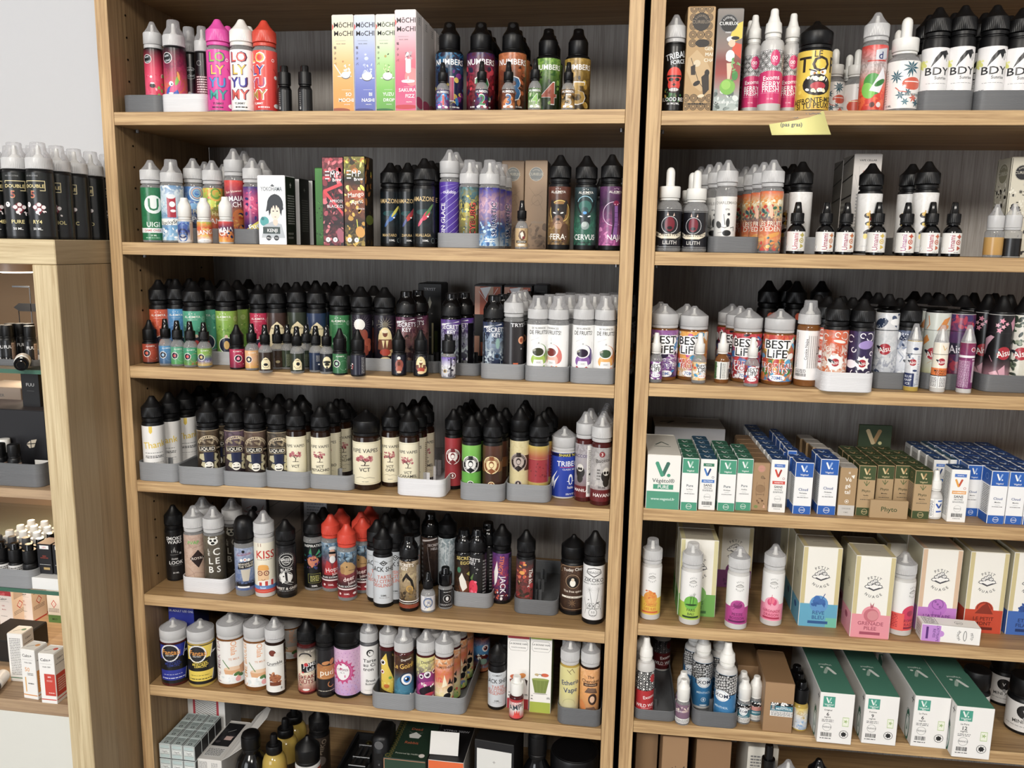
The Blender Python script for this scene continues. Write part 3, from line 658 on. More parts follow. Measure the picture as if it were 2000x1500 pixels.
mochi(649, 691, 22, 29, '#e8973a:#eda448:#f0b96a:#efe0b4:#efe9cf', (('SO', 24, 19.5), ('MOCHI', 12, 13.5)), '', '#e8973a', 'E -20 3 50 10 #9c4a2c;E 6 38 34 3 #fff;E 12 39 22 16 #556;E 12 39.5 20.5 14.5 #dff0f2;X 0 40 34 50 16 3 8 #fff #cfe8ea #dfe0e0;L #fff 4 -40 50 -6 38;C 0 53 4 #c98a4a', 'tall orange and cream carton with a spoon of dessert')
mochi(692, 733, 22, 29, '#5a66b4:#6a78c8:#8f9cdc:#bcc8ea:#d2dcf0', (('BI', 26, 19.5), ('NASHI', 14, 13.5)), '', '#5a66b4', 'E -10 3 50 8 #3a3f86;'+CUP % '#fff #b8c4e8 #d8def4'+'E 8 56 10 8 #cfd8f2;E 4 60 5 4 #fff', 'tall blue carton with a dessert bowl drawing')
mochi(734, 772, 22, 28, '#5aa33c:#78c34c:#a8d884:#dcebc8:#e9efdc', (('YUZU', 14, 19.5), ('DROP', 16, 13.5)), '', '#5aa33c', 'E -10 3 50 8 #1c6a34;'+CUP % '#6aa844 #d8e8b0 #8fc05c'+'C 0 58 6 #b8a44c;E 14 60 5 3 #3a5a2c 40', 'tall green carton with a cup of green tea')
mochi(771, 813, 4, 19, '#d85a86:#d8487c:#e2687c:#e8b8c4:#f0dfe4', (('SAKURA', 8, 21), ('FIZZ', 20, 15)), '', '#d8487c', 'E 0 4 60 10 #c8303c;E 30 34 34 40 #e88a8c;E 12 30 32 6 #fff;E 12 32 4 14 #d0c8cc;R 0 40 26 52 #f4e8ea;E 13 40 13 10 #f4e8ea;L #8a7078 1 0 40 0 53;L #8a7078 1 26 40 26 53;X 2 52 26 60 14 3 8 #c8a8b0 #fff #8a6a72;E 12 29 30 4 #f8f0f2', 'tall pink carton with an ice cream glass, nearest the front', 4)
NUM = 'T NUMBERS 0 84 15 #ffffff 0 .95;'
def numb(u, y, vt, w, base, mix, digit, dc, dk, desc, n=0):
    b('L1', 'numbers', u, y, vt, w, ('k', 'k', base, mix, 'X -70 5 70 74 34 5 12 %s;T %s 6 38 66 #fff 0 1.1;T %s 6 38 60 %s 0 1.1;' % (dk, digit, digit, dc)+NUM+'B -30 4 30 9 #ddd 1'), desc, n=n)
numb(878, 48, 46, 54, '#0c1430:#12204a:#180c2a', '#3a1040:#0c2444:#186a98', '1', '#c23a6a', '#1a3f8c #7a2a80 #2a7ab8 #c0a03c #d8c04a #301a5a', 'large black-capped bottle printed with number one over blue leaves')
numb(939, 48, 46, 54, '#30080f:#6a1020:#4a0e34', '#180816:#a81c30:#1a1a5a', '2', '#2a8a4a', '#c22036 #7a1030 #1a1a3a #d83a50', 'large black-capped bottle printed with number two over red leaves', 2)
numb(1001, 48, 45, 54, '#2a140a:#7a3a18:#a85a28', '#180a06:#5a2a14:#c87038', '3', '#2a6aa0', '#b85a24 #7a3414 #d88a4a #402010', 'large black-capped bottle printed with number three over orange leaves', 2)
numb(1070, 85, 58, 49, '#141c0a:#2c4a18:#5a8a2c', '#0c1208:#24481a:#8ab83a', '4', '#c0624a', '#4a8a2a #2a5a1a #8ab84a #1a2a10', 'large black-capped bottle printed with number four over green leaves', 1)
numb(1128, 85, 58, 50, '#1c1408:#5a4414:#9a7a2a', '#0c0a04:#7a5c1c:#b89638', '5', '#c8a040', '#b8902c #1a140a #8a6a1c #d8b84a', 'large black-capped bottle printed with golden palm leaves')
for u, vt, base, mix, dg, dc, cl, desc in ((865, 123, '#2a4a9a:#7a2a6a:#2a1a4a', '#c23a8a:#2a8ab8:#3a1a5a', '1', '#d83a3a', '#d84a9a #3a8ad8', 'small black-capped bottle with a red number one'),
   (941, 120, '#1a2a5a:#7a1a3a:#2a1a3a', '#a82040:#1a3a6a:#201a30', '2', '#1f8a4a', '#a82a40 #2a2a6a', 'small black-capped bottle with a green number two'),
   (993, 120, '#c8703a:#8a4420:#5a2a14', '#d88a5a:#6a3418:#3a1a10', '3', '#2a6aa8', '#d8803a #7a3a1a', 'small black-capped bottle with a blue number three'),
   (1045, 116, '#a8b890:#5a8a3a:#7a9a5a', '#d8e0c8:#3a6a2a:#3a5a2a', '4', '#8ac05a', '#5a9a3a #c8d8b0', 'small black-capped bottle with pale green leaves'),
   (1110, 122, '#c8984a:#8a6a2a:#b08040', '#e0c070:#3a2a14:#5a4018', '5', '#b8a890', '#c8943a #2a2010', 'small black-capped bottle with gold leaves and a grey number')):
    b('L1', 'thin10', u, 15, vt, 26, ('c', 'k', base, mix, 'X -60 10 60 80 16 7 14 %s;T %s 2 44 64 #fff;T %s 2 44 56 %s;T NUMBERS 0 88 13 #fff;E -20 8 12 7 #fff;E 20 8 12 7 #fff' % (cl, dg, dg, dc)), desc, H=None)
# ================================================================== neighbouring bookcase, top shelf
b('R1', 'spike', 1317, 32, 30, 42, ('k', 'f', '#0b0b0c', '#0b0b0c', 'T TRIBAL 6 86 21 #e8eef4 12 .85;T FORCE 14 76 14 #e8eef4 8 .9;X -34 10 34 34 26 3 8 #3a7a3c #c8a03c #2a5a2a;E 2 54 27 30 #e23a28;E 2 40 22 22 #d8301f;R -24 52 28 55 #160606;E -9 48 9 6 #160606;E 13 48 9 6 #160606;E 2 40 4 5 #1a0a0a;L #1a0a0a 1.5 -6 44 8 44;L #1a0a0a 1.5 -6 40 9 40;E 2 31 20 10 #2a0a0a;E 2 32 17 6 #d8d0d0;L #2a0a0a 1 -8 30 -8 34;L #2a0a0a 1 0 29 0 35;L #2a0a0a 1 8 30 8 34;T BLOOD_RED 2 17 13 #f0f4f8 0 .9;T 00_MG/ML 2 10 7 #e8e8e8'), 'frosted-capped black bottle with a red grinning mask')
WAVE = ''.join('+O %d %d 14 2.2 #1c130b;+O %d %d 10 2.2 #1c130b;+O %d %d 6 2.2 #1c130b;' % ((x, y)*3) for y in (98, 90, 82, 74, 66, 6, 14) for x in ((-42, -14, 14, 42) if (y//4) % 2 else (-28, 0, 28)))
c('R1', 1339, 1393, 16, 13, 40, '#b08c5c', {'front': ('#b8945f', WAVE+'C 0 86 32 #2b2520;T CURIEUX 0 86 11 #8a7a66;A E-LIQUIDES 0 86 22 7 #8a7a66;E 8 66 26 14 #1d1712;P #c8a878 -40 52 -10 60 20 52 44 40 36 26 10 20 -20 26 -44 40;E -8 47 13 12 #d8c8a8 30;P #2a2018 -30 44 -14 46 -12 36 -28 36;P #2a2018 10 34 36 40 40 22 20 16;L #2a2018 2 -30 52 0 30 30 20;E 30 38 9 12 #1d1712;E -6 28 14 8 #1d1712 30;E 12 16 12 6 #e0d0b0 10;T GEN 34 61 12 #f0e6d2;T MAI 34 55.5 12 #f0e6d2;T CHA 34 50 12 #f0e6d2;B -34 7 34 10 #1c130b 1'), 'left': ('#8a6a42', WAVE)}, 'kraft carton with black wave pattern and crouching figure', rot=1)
c('R1', 1397, 1448, 16, 17, 38, '#8a8a88', {'front': ('#b8c4c0:#9aa8a4:#a8443c:#8a3a34:#8c8078:#6c6662:#8a827c', 'X -50 0 50 24 30 4 14 #d8e0dc #8a9894 #5a6864;P #e8c832 -5 66 50 72 50 88 14 84;P #d84828 10 60 50 52 50 66 20 68;C -6 86 34 #15171a;O -6 86 33 1.2 #8a8e94;T CURIEUX -6 86 12 #f0f0f0;A E-LIQUIDES -6 86 23 7 #d0d0d0;T PARIS -6 77.5 6 #f0f0f0;E 6 71 17 11 #f0f0ee;E 10 67 13 14 #e8c4a8;E 22 72 16 7 #18181a;E 6 55 17 22 #f4f4f2;E 4 52 14 8 #f4f4f2;P #e8c4a8 -6 48 12 48 8 32 0 32;P #e8c4a8 6 48 18 48 8 30 2 30;C 2 25 30 #78b83c;C -4 27 18 #94cc50;E 28 36 12 18 #3a8a3c;X 10 30 44 52 10 4 10 #4a9a48 #7ab868;T CHERBOURG -4 10 10 #e8ecec'), 'left': ('#4a4440', ''), 'right': ('#2c2a2a', '')}, 'pale collage carton with a bather standing on a lime', rot=1)
SWIRL = ''.join('+O %d %d 13 1.8 #151515;+O %d %d 9 1.8 #151515;+O %d %d 5 1.6 #151515;' % ((x, y)*3) for k, y in enumerate((64, 72, 80, 88, 96)) for x in (range(-60, 61, 26) if k % 2 else range(-73, 61, 26)))
EX = SWIRL+'R -90 0 90 54 #d81f6c;E 0 54 50 12 #d81f6c;E 10 84 17 26 #d81f6c;T 00 8 84 13 #fff;T MG 8 78 8 #f0a0c0;T Exoms 0 48 15 #fff 4;T BERRY 0 36 18 #fff 0 .85;T FRESH 0 27 18 #fff 0 .85;B -34 19 34 21 #f090b8 1;T 50_ML 0 9 6 #f8b0cc'
look = ('m', 'w', '#e8e6e6', None, EX, (.08, .60))
b('R1', 'nozzle', 1470, 55, 30, 37, look, 'white-tipped pink swirl bottle beside the collage carton', n=1, raw=True, dx=-.002)
b('R1', 'nozzle', 1507, 26, 18, 44, look, 'white-tipped pink swirl bottle, foremost of the three', rot=4)
b('R1', 'nozzle', 1544, 58, 28, 39, look, 'white-tipped pink swirl bottle next to the yellow bottle')
b('R1', 'wide', 1590, 36, 43, 64, ('k', 'k', '#e2bf22:#f0d030:#e8c42c', '#d8ac1c:#f0d030:#e8c42c', 'T LE 8 94 14 #2a1c10;T TOF 12 77 34 #2a1c10 0 1.1;C 12 77 5 #f0d030;C 0 62 8 #fff;C 2 61 3 #c07a1a;C 22 64 8 #fff;C 20 63 3 #c07a1a;L #2a1c10 3 -10 68 6 64;L #2a1c10 3 14 66 30 70;E 10 42 34 24 #1c1410;E 12 40 18 9 #c02a3c;X -14 50 34 54 8 4 6 #f6efc8 #fff;X -12 31 32 34 8 4 6 #f6efc8 #fff;T AFFRONTE-MOI 4 16 11 #2a1c10 4 .9;T SI_TU_PEUX! 4 7 12 #2a1c10 3 .9;C -30 30 5 #f8dc50;C -34 44 3 #f8dc50', (.03, .66)), 'wide black-capped yellow bottle with a shouting mouth')
PALM = 'L #2f4f52 2 20 84 14 66;G 20 85 22 9 #2a5f70;L #2f4f52 2 -14 66 -12 54;G -14 67 17 9 #2a5f70;E 26 52 26 15 #d8583a;L #fff 2 6 56 44 56;G 6 46 6 8 #fff;G -2 28 12 6 #2a5f70;G 14 34 10 6 #2a5f70;G 30 22 12 6 #d8583a;G 10 14 10 6 #3a7a8a;G 40 12 12 6 #2a5f70;T Bahamas 28 30 8 #7a8a8c;L #d8583a 2 -14 44 -4 36 12 34;B -60 10 -36 84 #c8c0b8 14;T 10_ML -30 6 5 #777'
look = ('c', 'w', '#efece8', None, PALM, (.04, .53))
b('R1', 'dropper', 1765, 34, 34, 60, look, 'large white dropper bottle with blue palms and an orange beach')
b('R1', 'dropper', 1748, 95, 59, 44, look, 'white dropper bottle whose teat shows behind the red foil bottle')
b('R1', 'dropper', 1628, 105, 96, 42, look, 'small white dropper bottle half hidden behind the yellow bottle')
b('R1', 'dropper', 1672, 100, 96, 42, ('c', 'w', '#e9e5e2', None, 'G 20 88 16 8 #25303a;T BDY 22 78 9 #1c1c22;E 6 34 34 22 #d8482a;L #f0d8a8 3 -24 48 34 48;E 30 30 10 20 #202428 20'), 'small white dropper bottle beside the red foil bottle', n=1, dx=-.004)
b('R1', 'spike', 1707, 36, 26, 47, ('c', 'f', '#c82414:#e83a1c:#c8c8c8:#e2342a', '#e85a2a:#f06a30:#9a9a9a:#d8301c', 'E 2 40 30 34 #3f9a3a 20;E -12 30 20 26 #7ac84a 30;P #e8e8ee -8 30 30 66 44 50 24 26;P #c8ccd4 4 74 44 80 44 96 4 92;T d 20 84 22 #1c2a6a;R -20 75 40 77 #c82a1c;C 24 8 8 #e8dada;C 4 8 8 #5a1a14;E 24 42 20 8 #2a7a2c 30'), 'frosted-capped red foil bottle with green leaves')
BDY = 'P #17181c -10 56 0 76 14 90 34 94 44 86 36 84 30 72 22 84 12 74;L #17181c 2 30 92 38 70;L #17181c 1.5 34 92 46 74;T BDY 10 48 22 #15161a 0 1.25;T Sunrise 22 33 9 #555;B -20 20 44 22 #999 1;T 50_ML -20 5 5 #444;X -70 56 -20 74 14 4 12 #dcdc7a #e6e69a #d4d46a'
look = ('k', 'k', '#eceaea', None, BDY, (.17, .60))
tray('R1', 1792, 1897, 12, 176, 230, 'd', 'dark grey tray under the first pair of white-labelled black bottles', 2, raw=True)
tray('R1', 1902, 2012, 12, 176, 230, 'd', 'dark grey tray under the second pair of white-labelled black bottles', 2, raw=True)
for i, (u, y, vt, w) in enumerate(((1826, 40, 16, 54), (1876, 38, 12, 52), (1937, 38, 11, 54), (1988, 40, 16, 52))):
    b('R1', 'spike', u, y, vt, w, look, ('%s silhouette-labelled black bottle after the palm dropper' if i < 2 else '%s silhouette-labelled black bottle in the last tray') % ('first', 'second')[i % 2], up=.002, n=1, raw=True, dy=.001, group='white-labelled black bottles in trays')
# ================================================================== main bookcase, second shelf
b('L2', 'spike', 297, 30, 313, 40, ('c', 'f', '#1f7a4c', '#1b7044', 'C 4 68 34 #e9efe9;T U 4 68 44 #1f7a4c;T UIGI 0 30 18 #eef4ee;R -80 14 80 23 #f0f0ee;T GAME_OVER -4 18.5 8 #c03a3c;T 50_ML 0 9 6 #dff0e0;B -30 3 20 6 #a8d8b8 1'), 'frosted-capped green bottle with a big white letter U disc')
b('L2', 'dome', 337, 30, 312, 42, ('c', 'f', '#8ab8d8:#5a9ac8:#e8f0f4:#5a8fc0', '#d8e8f0:#3a70a8:#a8cce0:#f0f6f8', 'R -20 42 10 80 #b01c34;E -5 80 15 8 #e8e8ec;C -2 66 10 #f4f4f4;E 0 54 9 5 #f4f4f4;R -60 28 40 40 #eef0ea;T RockySnow -4 34 13 #3a3a2c 8;E 30 20 12 6 #d8c05a 30;X -50 4 50 22 24 3 9 #dcecf4 #5a96c8 #fff'), 'frosted-domed bottle with an icy blue label and red can')
b('L2', 'spike', 380, 62, 310, 38, ('c', 'f', '#1a2a4a:#101c38:#2a5aa8:#6a9ad8', '#0c1424:#2a4a8a:#c8dce8:#3a7ac8', 'E 4 80 34 16 #3a78c0;O 10 88 30 5 #cfe0ea;O 10 88 22 5 #d8b8a0;O 10 88 14 4 #8ac0dc;E -6 64 16 12 #78b0e0;T Hash 14 54 15 #d8d0b0;T POP 14 40 20 #f0f0f0'), 'frosted-capped bottle with blue curls')
b('L2', 'spike', 417, 62, 314, 38, ('c', 'f', '#8a2a14:#c8502a:#8ab83c:#e89a2c', '#d86a2a:#e8482a:#4a8a2c:#c8d83c', 'O 10 90 30 6 #f0b03c;O 10 90 20 5 #5a9a34;E -10 70 20 16 #c8dc4a;X -20 60 30 90 12 3 8 #e8f07a #f0d040 #e86a2a;T Hash 14 52 15 #f0e8a8;T BANG! 12 38 20 #f8f0e8'), 'frosted-capped bottle with green and orange curls')
b('L2', 'spike', 403, 112, 316, 34, ('c', 'f', '#3a6ab0', None, ''), 'frosted-capped bottle seen between the two curl labels')
b('L2', 'spike', 439, 120, 320, 34, ('c', 'f', '#8a7a3a', None, ''), 'frosted cap peeping out beside the green curl bottle')
b('L2', 'spike', 459, 62, 290, 38, ('c', 'f', '#e8a02c:#d8702a:#1f2a5c:#e03a30', '#c8501c:#e8902c:#3a2450:#e84a3a', 'T Sun_blowout -6 82 9 #f4e0d0 8;T JAMAIA -8 70 19 #fff 3 .9;T PEACH -14 60 19 #fff 3 .9;E 14 40 26 30 #e07a28;E 20 44 10 7 #1c2a60;E 20 24 12 7 #1c2a60 20;X -30 8 34 56 18 4 10 #f0b040 #c84a20 #e88a30'), 'tallest frosted-capped bottle with a red, navy and orange peach label', n=1, dx=.002)
b('L2', 'spike', 495, 55, 309, 38, ('c', 'f', '#2a2a78:#3a2a6a:#d83a7a:#3a3c88', '#b02a60:#20205a:#f05a8a:#2a2a6a', 'X -40 40 40 90 20 4 10 #e84a86 #2a2a70 #f07aa0 #4a4a9a;P #e8d848 -40 20 40 46 40 30 -40 6;T Fuel 4 28 24 #1c1430 20;T Fuel 3 29 22 #fff 20'), 'frosted-capped bottle with pink berries and a yellow banner', n=1, dx=.0015)
tray('L2', 372, 434, 40, 446, 110, 'l', 'pale tray behind the small white-capped bottles', 1)
tray('L2', 458, 507, 16, 447, 120, 'd', 'round-ended grey tray beside the portrait carton', 1)
for u, vt, lk, ds in ((361, 386, ('m', 'w', '#e8e4e0:#2a3a8a:#3a6ab8', '#f0ece8:#1a2450:#8ab4dc', 'O -14 70 26 8 #3a5aa8;O -14 40 26 8 #1c2a5c;O -14 20 24 6 #3a6ab0;R 24 0 60 100 #e4d8cc;R 28 8 32 92 #7a6a5c'), 'small white-capped bottle with a blue wave label'),
    (399, 387, ('m', 'w', '#f0ece8:#e88a2c:#d83a2a:#a8c83c', '#f0ece8:#e8c03c:#e84a2a:#e8b03c', 'T BANG! 0 48 24 #fff 6;T Hash 4 64 14 #e8e06a;E 0 4 40 12 #f4f4f4;B -20 3 20 7 #777 1'), 'small white-capped bottle with a BANG label'),
    (441, 384, ('m', 'w', '#e8b03c:#e07a2c:#1f2a5c:#d83a30', '#e8902c:#c8501c:#3a2450:#e04a3a', 'T MAIA -6 60 26 #fff 6;T CH -14 44 26 #fff 6;X 0 20 40 60 12 5 10 #e8902c #1c2a5c'), 'small white-capped bottle with a cropped peach label')):
    b('L2', 'dome10', u, 14, vt, 28, lk, ds)
K = 'P #dfe4e8 -50 20 -20 30 30 40 50 60 50 96 -50 60;T YOKOHAMA 0 81 14 #6c757c 0 .66;P #5a6066 -4 85 4 88 12 85 6 84;C -28 34 16 #4ba7a8;C -34 38 6 #2a7a80;P #b8bec4 -40 10 -30 28 0 34 34 30 46 10;E 12 58 29 36 #2c3138;P #2c3138 -16 60 -22 48 -12 50 -10 42 -4 48 28 48 34 42 36 50 42 52 36 64;E 12 33 9 12 #ecd0bd;E 12 47 17 25 #f3dccb;P #2c3138 -8 68 -6 50 -2 58 2 52 6 60 12 50 16 60 22 53 25 60 30 50 34 66 12 74;E 5 49 3 2 #2c3138;E 19 49 3 2 #2c3138;E 12 40.5 3 1 #8a3a34;R -34 16 28 26 #3d4b4a;T KENJI 0 21 11 #f2f2f2;C -14 10 9 #33383c;T 00mg -14 10 4 #fff;C 14 10 9 #33383c;T 10ml 14 10 4 #fff'
c('L2', 504, 558, 6, 343, 38, '#ededf0', {'front': ('#eeeef1', K), 'right': ('#121414', 'T o 0 86 12 #cfcfcf;G 0 88 10 4 #cfcfcf;B -30 30 34 74 #9a9a9a 12;B -30 8 20 20 #777 2'), 'top': ('#e4e4e6', '')}, 'white carton with a dark-haired portrait and black sides')
for i, (u0, u1, y, vt) in enumerate(((534, 586, 55, 349), (560, 612, 100, 352))):
    c('L2', u0, u1, y, vt, 38, '#20221f', {'front': ('#d8d8da', ''), 'right': ('#111312', 'G 0 84 10 4 #8a8f8a;B -30 20 34 70 #5c605c 14'), 'top': ('#2a2c2a', '')}, 'black-sided carton, %s in the line behind the portrait carton' % ('nearer', 'farther')[i])
c('L2', 616, 640, 60, 328, 40, '#2f6a26', {'front': ('#2f6a26:#3f8a30', 'X -50 0 50 60 30 4 12 #1c4a18 #4a9a38 #143810')}, 'green leafy carton edge behind the red fruit carton')
def emp(u0, u1, vt, base, mix, art, desc):
    E_ = 'L #f4f4f4 5 -34 84 -16 84;L #f4f4f4 5 -34 80 -16 80;L #f4f4f4 5 -34 76 -16 76;T M 0 81 26 #f6f6f6 0 .8;T P 24 81 26 #f6f6f6 0 .8;T .. 2 87 20 #f6f6f6;T Brew 20 75 14 #f6f6f6 4;'
    c('L2', u0, u1, 10, vt, 40, '#2c2226', {'front': (base, 'X -50 50 50 100 36 6 18 %s;X -50 0 50 50 36 4 14 %s;' % (art[0], art[1])+E_+art[2]+'C -26 7 11 #f0f0f0;T 0 -26 7 9 #333;C 8 7 11 #f0f0f0;T 0 8 7 9 #333', mix), 'right': ('#1f1a16:#2c2418', 'X -50 50 50 100 22 6 18 %s;X -50 0 50 50 20 4 14 #3a2c1c #5a4420 #181410;E 0 30 44 18 #7a8a2c' % art[0])}, desc)
emp(630, 671, 307, '#4a202a:#2a161c:#1a1418:#241a20:#7a2a34', '#a84450:#1a1218:#8a2834:#141014:#b84a54', ('#e0707c #30202a #c83a4a #8a2a38 #e88a90', '#b04858 #2a1c22 #d87880 #7a3040', 'L #e03c48 14 -40 62 40 70;L #e03c48 14 -40 62 44 38;T APRICOT 20 51 12 #f0e8e8;T BLACKCU 14 45 13 #f0e8e8;E 34 12 16 34 #a85a6c 12;'), 'red and black fruit splash carton')
emp(672, 713, 305, '#4a3a14:#241c10:#7a3c1c:#1c1610:#7a7420', '#a88c2c:#14100a:#a85828:#141008:#b8b030', ('#e8e040 #30280f #c87a2a #8a5a1c #f0f07a', '#c8942c #1c140a #e0b848 #7a4a18', 'E 10 58 44 20 #b8502a;T Mango 6 58 20 #f8ece0 8;T Apric 12 50 18 #f8ece0 8;T PUNCH 30 42 7 #f0e8e8;L #d8d83a 4 10 30 20 8;E 26 16 22 26 #d89a3c 20;'), 'yellow and brown fruit splash carton')
AM = 'T AMAZONE {0} 82 16 #d8b87c 0 .78;E -2 58 30 10 #1d4a4c;E {1} 52 9 22 {2} -36;E {3} 62 5 26 {4} -36;E -14 40 5 18 {5} -30;E 12 50 4 3 #f0f0f0;T {6} -6 16 10 #d0b070 0 .8;T 50ML 4 6 7 #e8e8e8;O 34 6 9 1 #9aa;E 40 30 14 26 #1c2226'
def amaz(u, y, vt, w, x, c1, c2, c3, nm, ds, n): b('L2', 'spike', u, y, vt, w, ('k', 'k', '#0d0f12:#121a20:#10161a', '#0d0f12:#16262c:#0e1418', AM.format(x, 6, c1, 18, c2, c3, nm), (.04, .655)), ds, n=n, dx=.002)
amaz(763, 60, 318, 40, -6, '#2a6ab8', '#d8d04a', '#2a5a9a', 'MANTARO', 'black bottle with a blue and yellow bird', 1)
amaz(797, 58, 318, 37, 0, '#c83a2c', '#a8384a', '#3a4a8a', 'ZAPURA', 'black bottle with a red bird, between two similar ones', 1)
amaz(829, 24, 310, 42, -2, '#d83a5a', '#5a8a4a', '#d84a6a', 'HUALLAGA', 'black bottle with a pink and green bird', 2)
b('L2', 'spike', 878, 38, 292, 39, ('c', 'f', '#4a2a96:#5636a8', None, ''.join('+L #cfc8ec 1.2 %d %d %d %d;' % (-40, y, 60, y+34) for y in range(-40, 100, 11))+'T oulidop 0 84 12 #f4f0fc;T RAISIN_GLACE -27 32 19 #f6f4fa 90 .9'), 'tall frosted-capped purple bottle with diagonal lines', up=.002, n=1, dx=.003)
b('L2', 'dome', 917, 34, 312, 40, ('c', 'f', '#1c1c1c:#6a6a3a:#c8b83a:#3a5a60', '#0e1010:#8a7a2a:#2a3a3c:#5a8a90', 'X -30 20 10 90 18 3 9 #6a8a8c #d8c83c #2a3a3a #e8e060;T CYBURG 12 44 22 #e8483a 90 1.0;T CYBURG 12 44 18 #40100c 90 1.06;T MAD_MAX 30 60 5 #d8d8d8 90'), 'frosted-domed bottle with red angular vertical lettering', up=.002, n=1, dx=.004)
b('L2', 'dome', 956, 24, 312, 41, ('c', 'f', '#4a8ac8:#2a5a9a:#a88ab8:#3a3aa0', '#c8e0f0:#1a2a5a:#e8b8c8:#20206a', 'X -40 0 40 40 26 3 9 #bfe0f4 #2a5a9a #7ab0e0;T SUBARTIC 18 46 20 #e4e8f4 90 .95;T SUBARTIC 17 46.6 18 #1c2450 90 .98;B -16 6 20 14 #e8f0f4 2'), 'frosted-domed bottle with icy blue mountains', n=2, dx=.004)
tray('L2', 855, 937, 10, 455, 130, 'g', 'grey tray under the purple bottle', 2)
KR = 'C 0 85 30 #7f8382;O 0 85 30 1.6 #c8c4b8;T CURIEUX 0 85 11 #c0bcae;A E-LIQUIDE 0 85 20 5 #c0bcae;T SOLUTION 0 79 4 #c8c4b8;L #7a6650 1 -30 70 0 60 30 66;L #7a6650 1 -20 50 10 56 34 44;O 6 56 24 1 #7a6650;T arhcom 8 31 12 #9a8a78;X -50 0 50 28 26 4 14 #8c735a #6c5642 #7d6650'
c('L2', 979, 1023, 120, 314, 44, '#a3876a', {'front': ('#9c7f62:#a98c6d', KR)}, 'brown kraft carton with a grey seal behind the icy bottle')
c('L2', 1024, 1068, 110, 314, 46, '#a3876a', {'front': ('#9c7f62:#ac8f70', KR), 'right': ('#4a3a2c', '')}, 'brown kraft carton with a grey seal behind the lion bottle')
b('L2', 'thin10', 1019, 14, 391, 25, ('c', 'k', '#c8a878', None, 'E 4 62 22 30 #6a4a30;P #f0e8d8 -8 70 4 84 12 70 16 50 0 44;L #30201a 2 -20 60 -6 40;L #30201a 2 18 80 24 96;C 12 50 8 #8a2a2c;R -34 20 34 34 #18120e;T LICORNE 0 27 9 #f0e8d8;E 0 10 26 6 #e8e0d0'), 'tiny black-capped bottle with a unicorn on tan paper')
AK = 'T AL-KIMIYA {0} 91 8 #f0ece4;L #e8e4dc .8 {1} 88 {2} 88;C {3} 96 1.5 #e8e4dc;C {0} 97 1.5 #e8e4dc;C {4} 96 1.5 #e8e4dc;'
def ak(x): return AK.format(x, x-14, x+14, x-7, x+7)
b('L2', 'spike', 1093, 24, 303, 43, ('k', 'k', '#8a6a34:#7a5530:#5a3a20:#5c2c1c', '#4a3420:#a88848:#3c2818:#6a3420', ak(-6)+'O 2 58 38 3 #e8c860;C 2 58 34 #9a6f34;P #241c18 -34 74 -26 78 -18 70 14 70 24 78 30 74 26 52 -30 52;E -4 52 25 28 #2c221e;E -4 40 19 22 #7c5a44;E -4 34 14 14 #b08868;E -17 55 6 2.4 #f4f4f0 -14;E 9 55 6 2.4 #f4f4f0 14;P #e8c860 -7 62 -1 62 -4 58;E -4 44 6 4 #2a1c18;L #3a2820 1.5 -4 42 -4 38;L #3a2820 1.5 -12 37 4 37;E 22 20 18 34 #5c3c24;T ·FERA· -6 14 19 #f4f0e6 0 .9;B -24 4 14 7 #2a1c12 1', (.055, .665)), 'black bottle with a lioness and a gold ring')
b('L2', 'spike', 1144, 24, 304, 43, ('k', 'k', '#2a6a54:#1f5a48:#1c3a38:#2a3a40', '#14302a:#2f7a60:#12201f:#30484c', ak(0)+'O -2 70 30 2.5 #9ad0e4 20 160;E -2 66 24 22 #2c6a60;C -2 60 12 #2a4a4a;L #11181a 5 -36 78 -22 60 -14 54;L #11181a 5 34 78 20 60 12 54;E 0 44 18 30 #1c2a2e;E -2 56 7 5 #58a8e8;E -15 50 6 2.2 #f4f8f8 -16;E 13 50 6 2.2 #f4f8f8 16;C 0 34 14 #8a9a98;C -3 36 9 #b4c0bc;O -26 34 22 2 #3aa080 150 260;T ·CERVUS· -2 14 18 #f0f4f0 0 .85;B -20 4 20 7 #0f2a20 1', (.055, .665)), 'black bottle with a horned stag on green')
b('L2', 'spike', 1193, 24, 302, 43, ('k', 'k', '#c86aa8:#7a3a72:#4a2450:#5a2c5c', '#8a3a7a:#a8508c:#2c1834:#6a3868', ak(20)+'O 14 54 42 2 #e8c8e4 60 300;P #3a1c3c 4 64 20 78 34 64 30 30 26 10 4 10 8 36;P #8a5aa0 14 70 26 70 30 40 26 14 10 14 16 40;L #4a2858 1.5 12 56 28 56;L #4a2858 1.5 12 48 28 48;L #4a2858 1.5 12 40 28 40;L #4a2858 1.5 12 32 28 32;E 20 72 11 9 #8a1c48;C 15 70 2 #f4d0e0;C 25 70 2 #f4d0e0;T ·NAJA 16 14 19 #f4ecf4 0 .9;X -40 4 0 30 14 4 10 #d880b8 #a04c88', (.055, .665)), 'black bottle with a purple cobra, next to the side panel')
b('L2', 'spike', 1171, 130, 348, 22, ('k', 'k', '#2a2420', None, ''), 'small dark bottle far back between the stag and cobra ones')
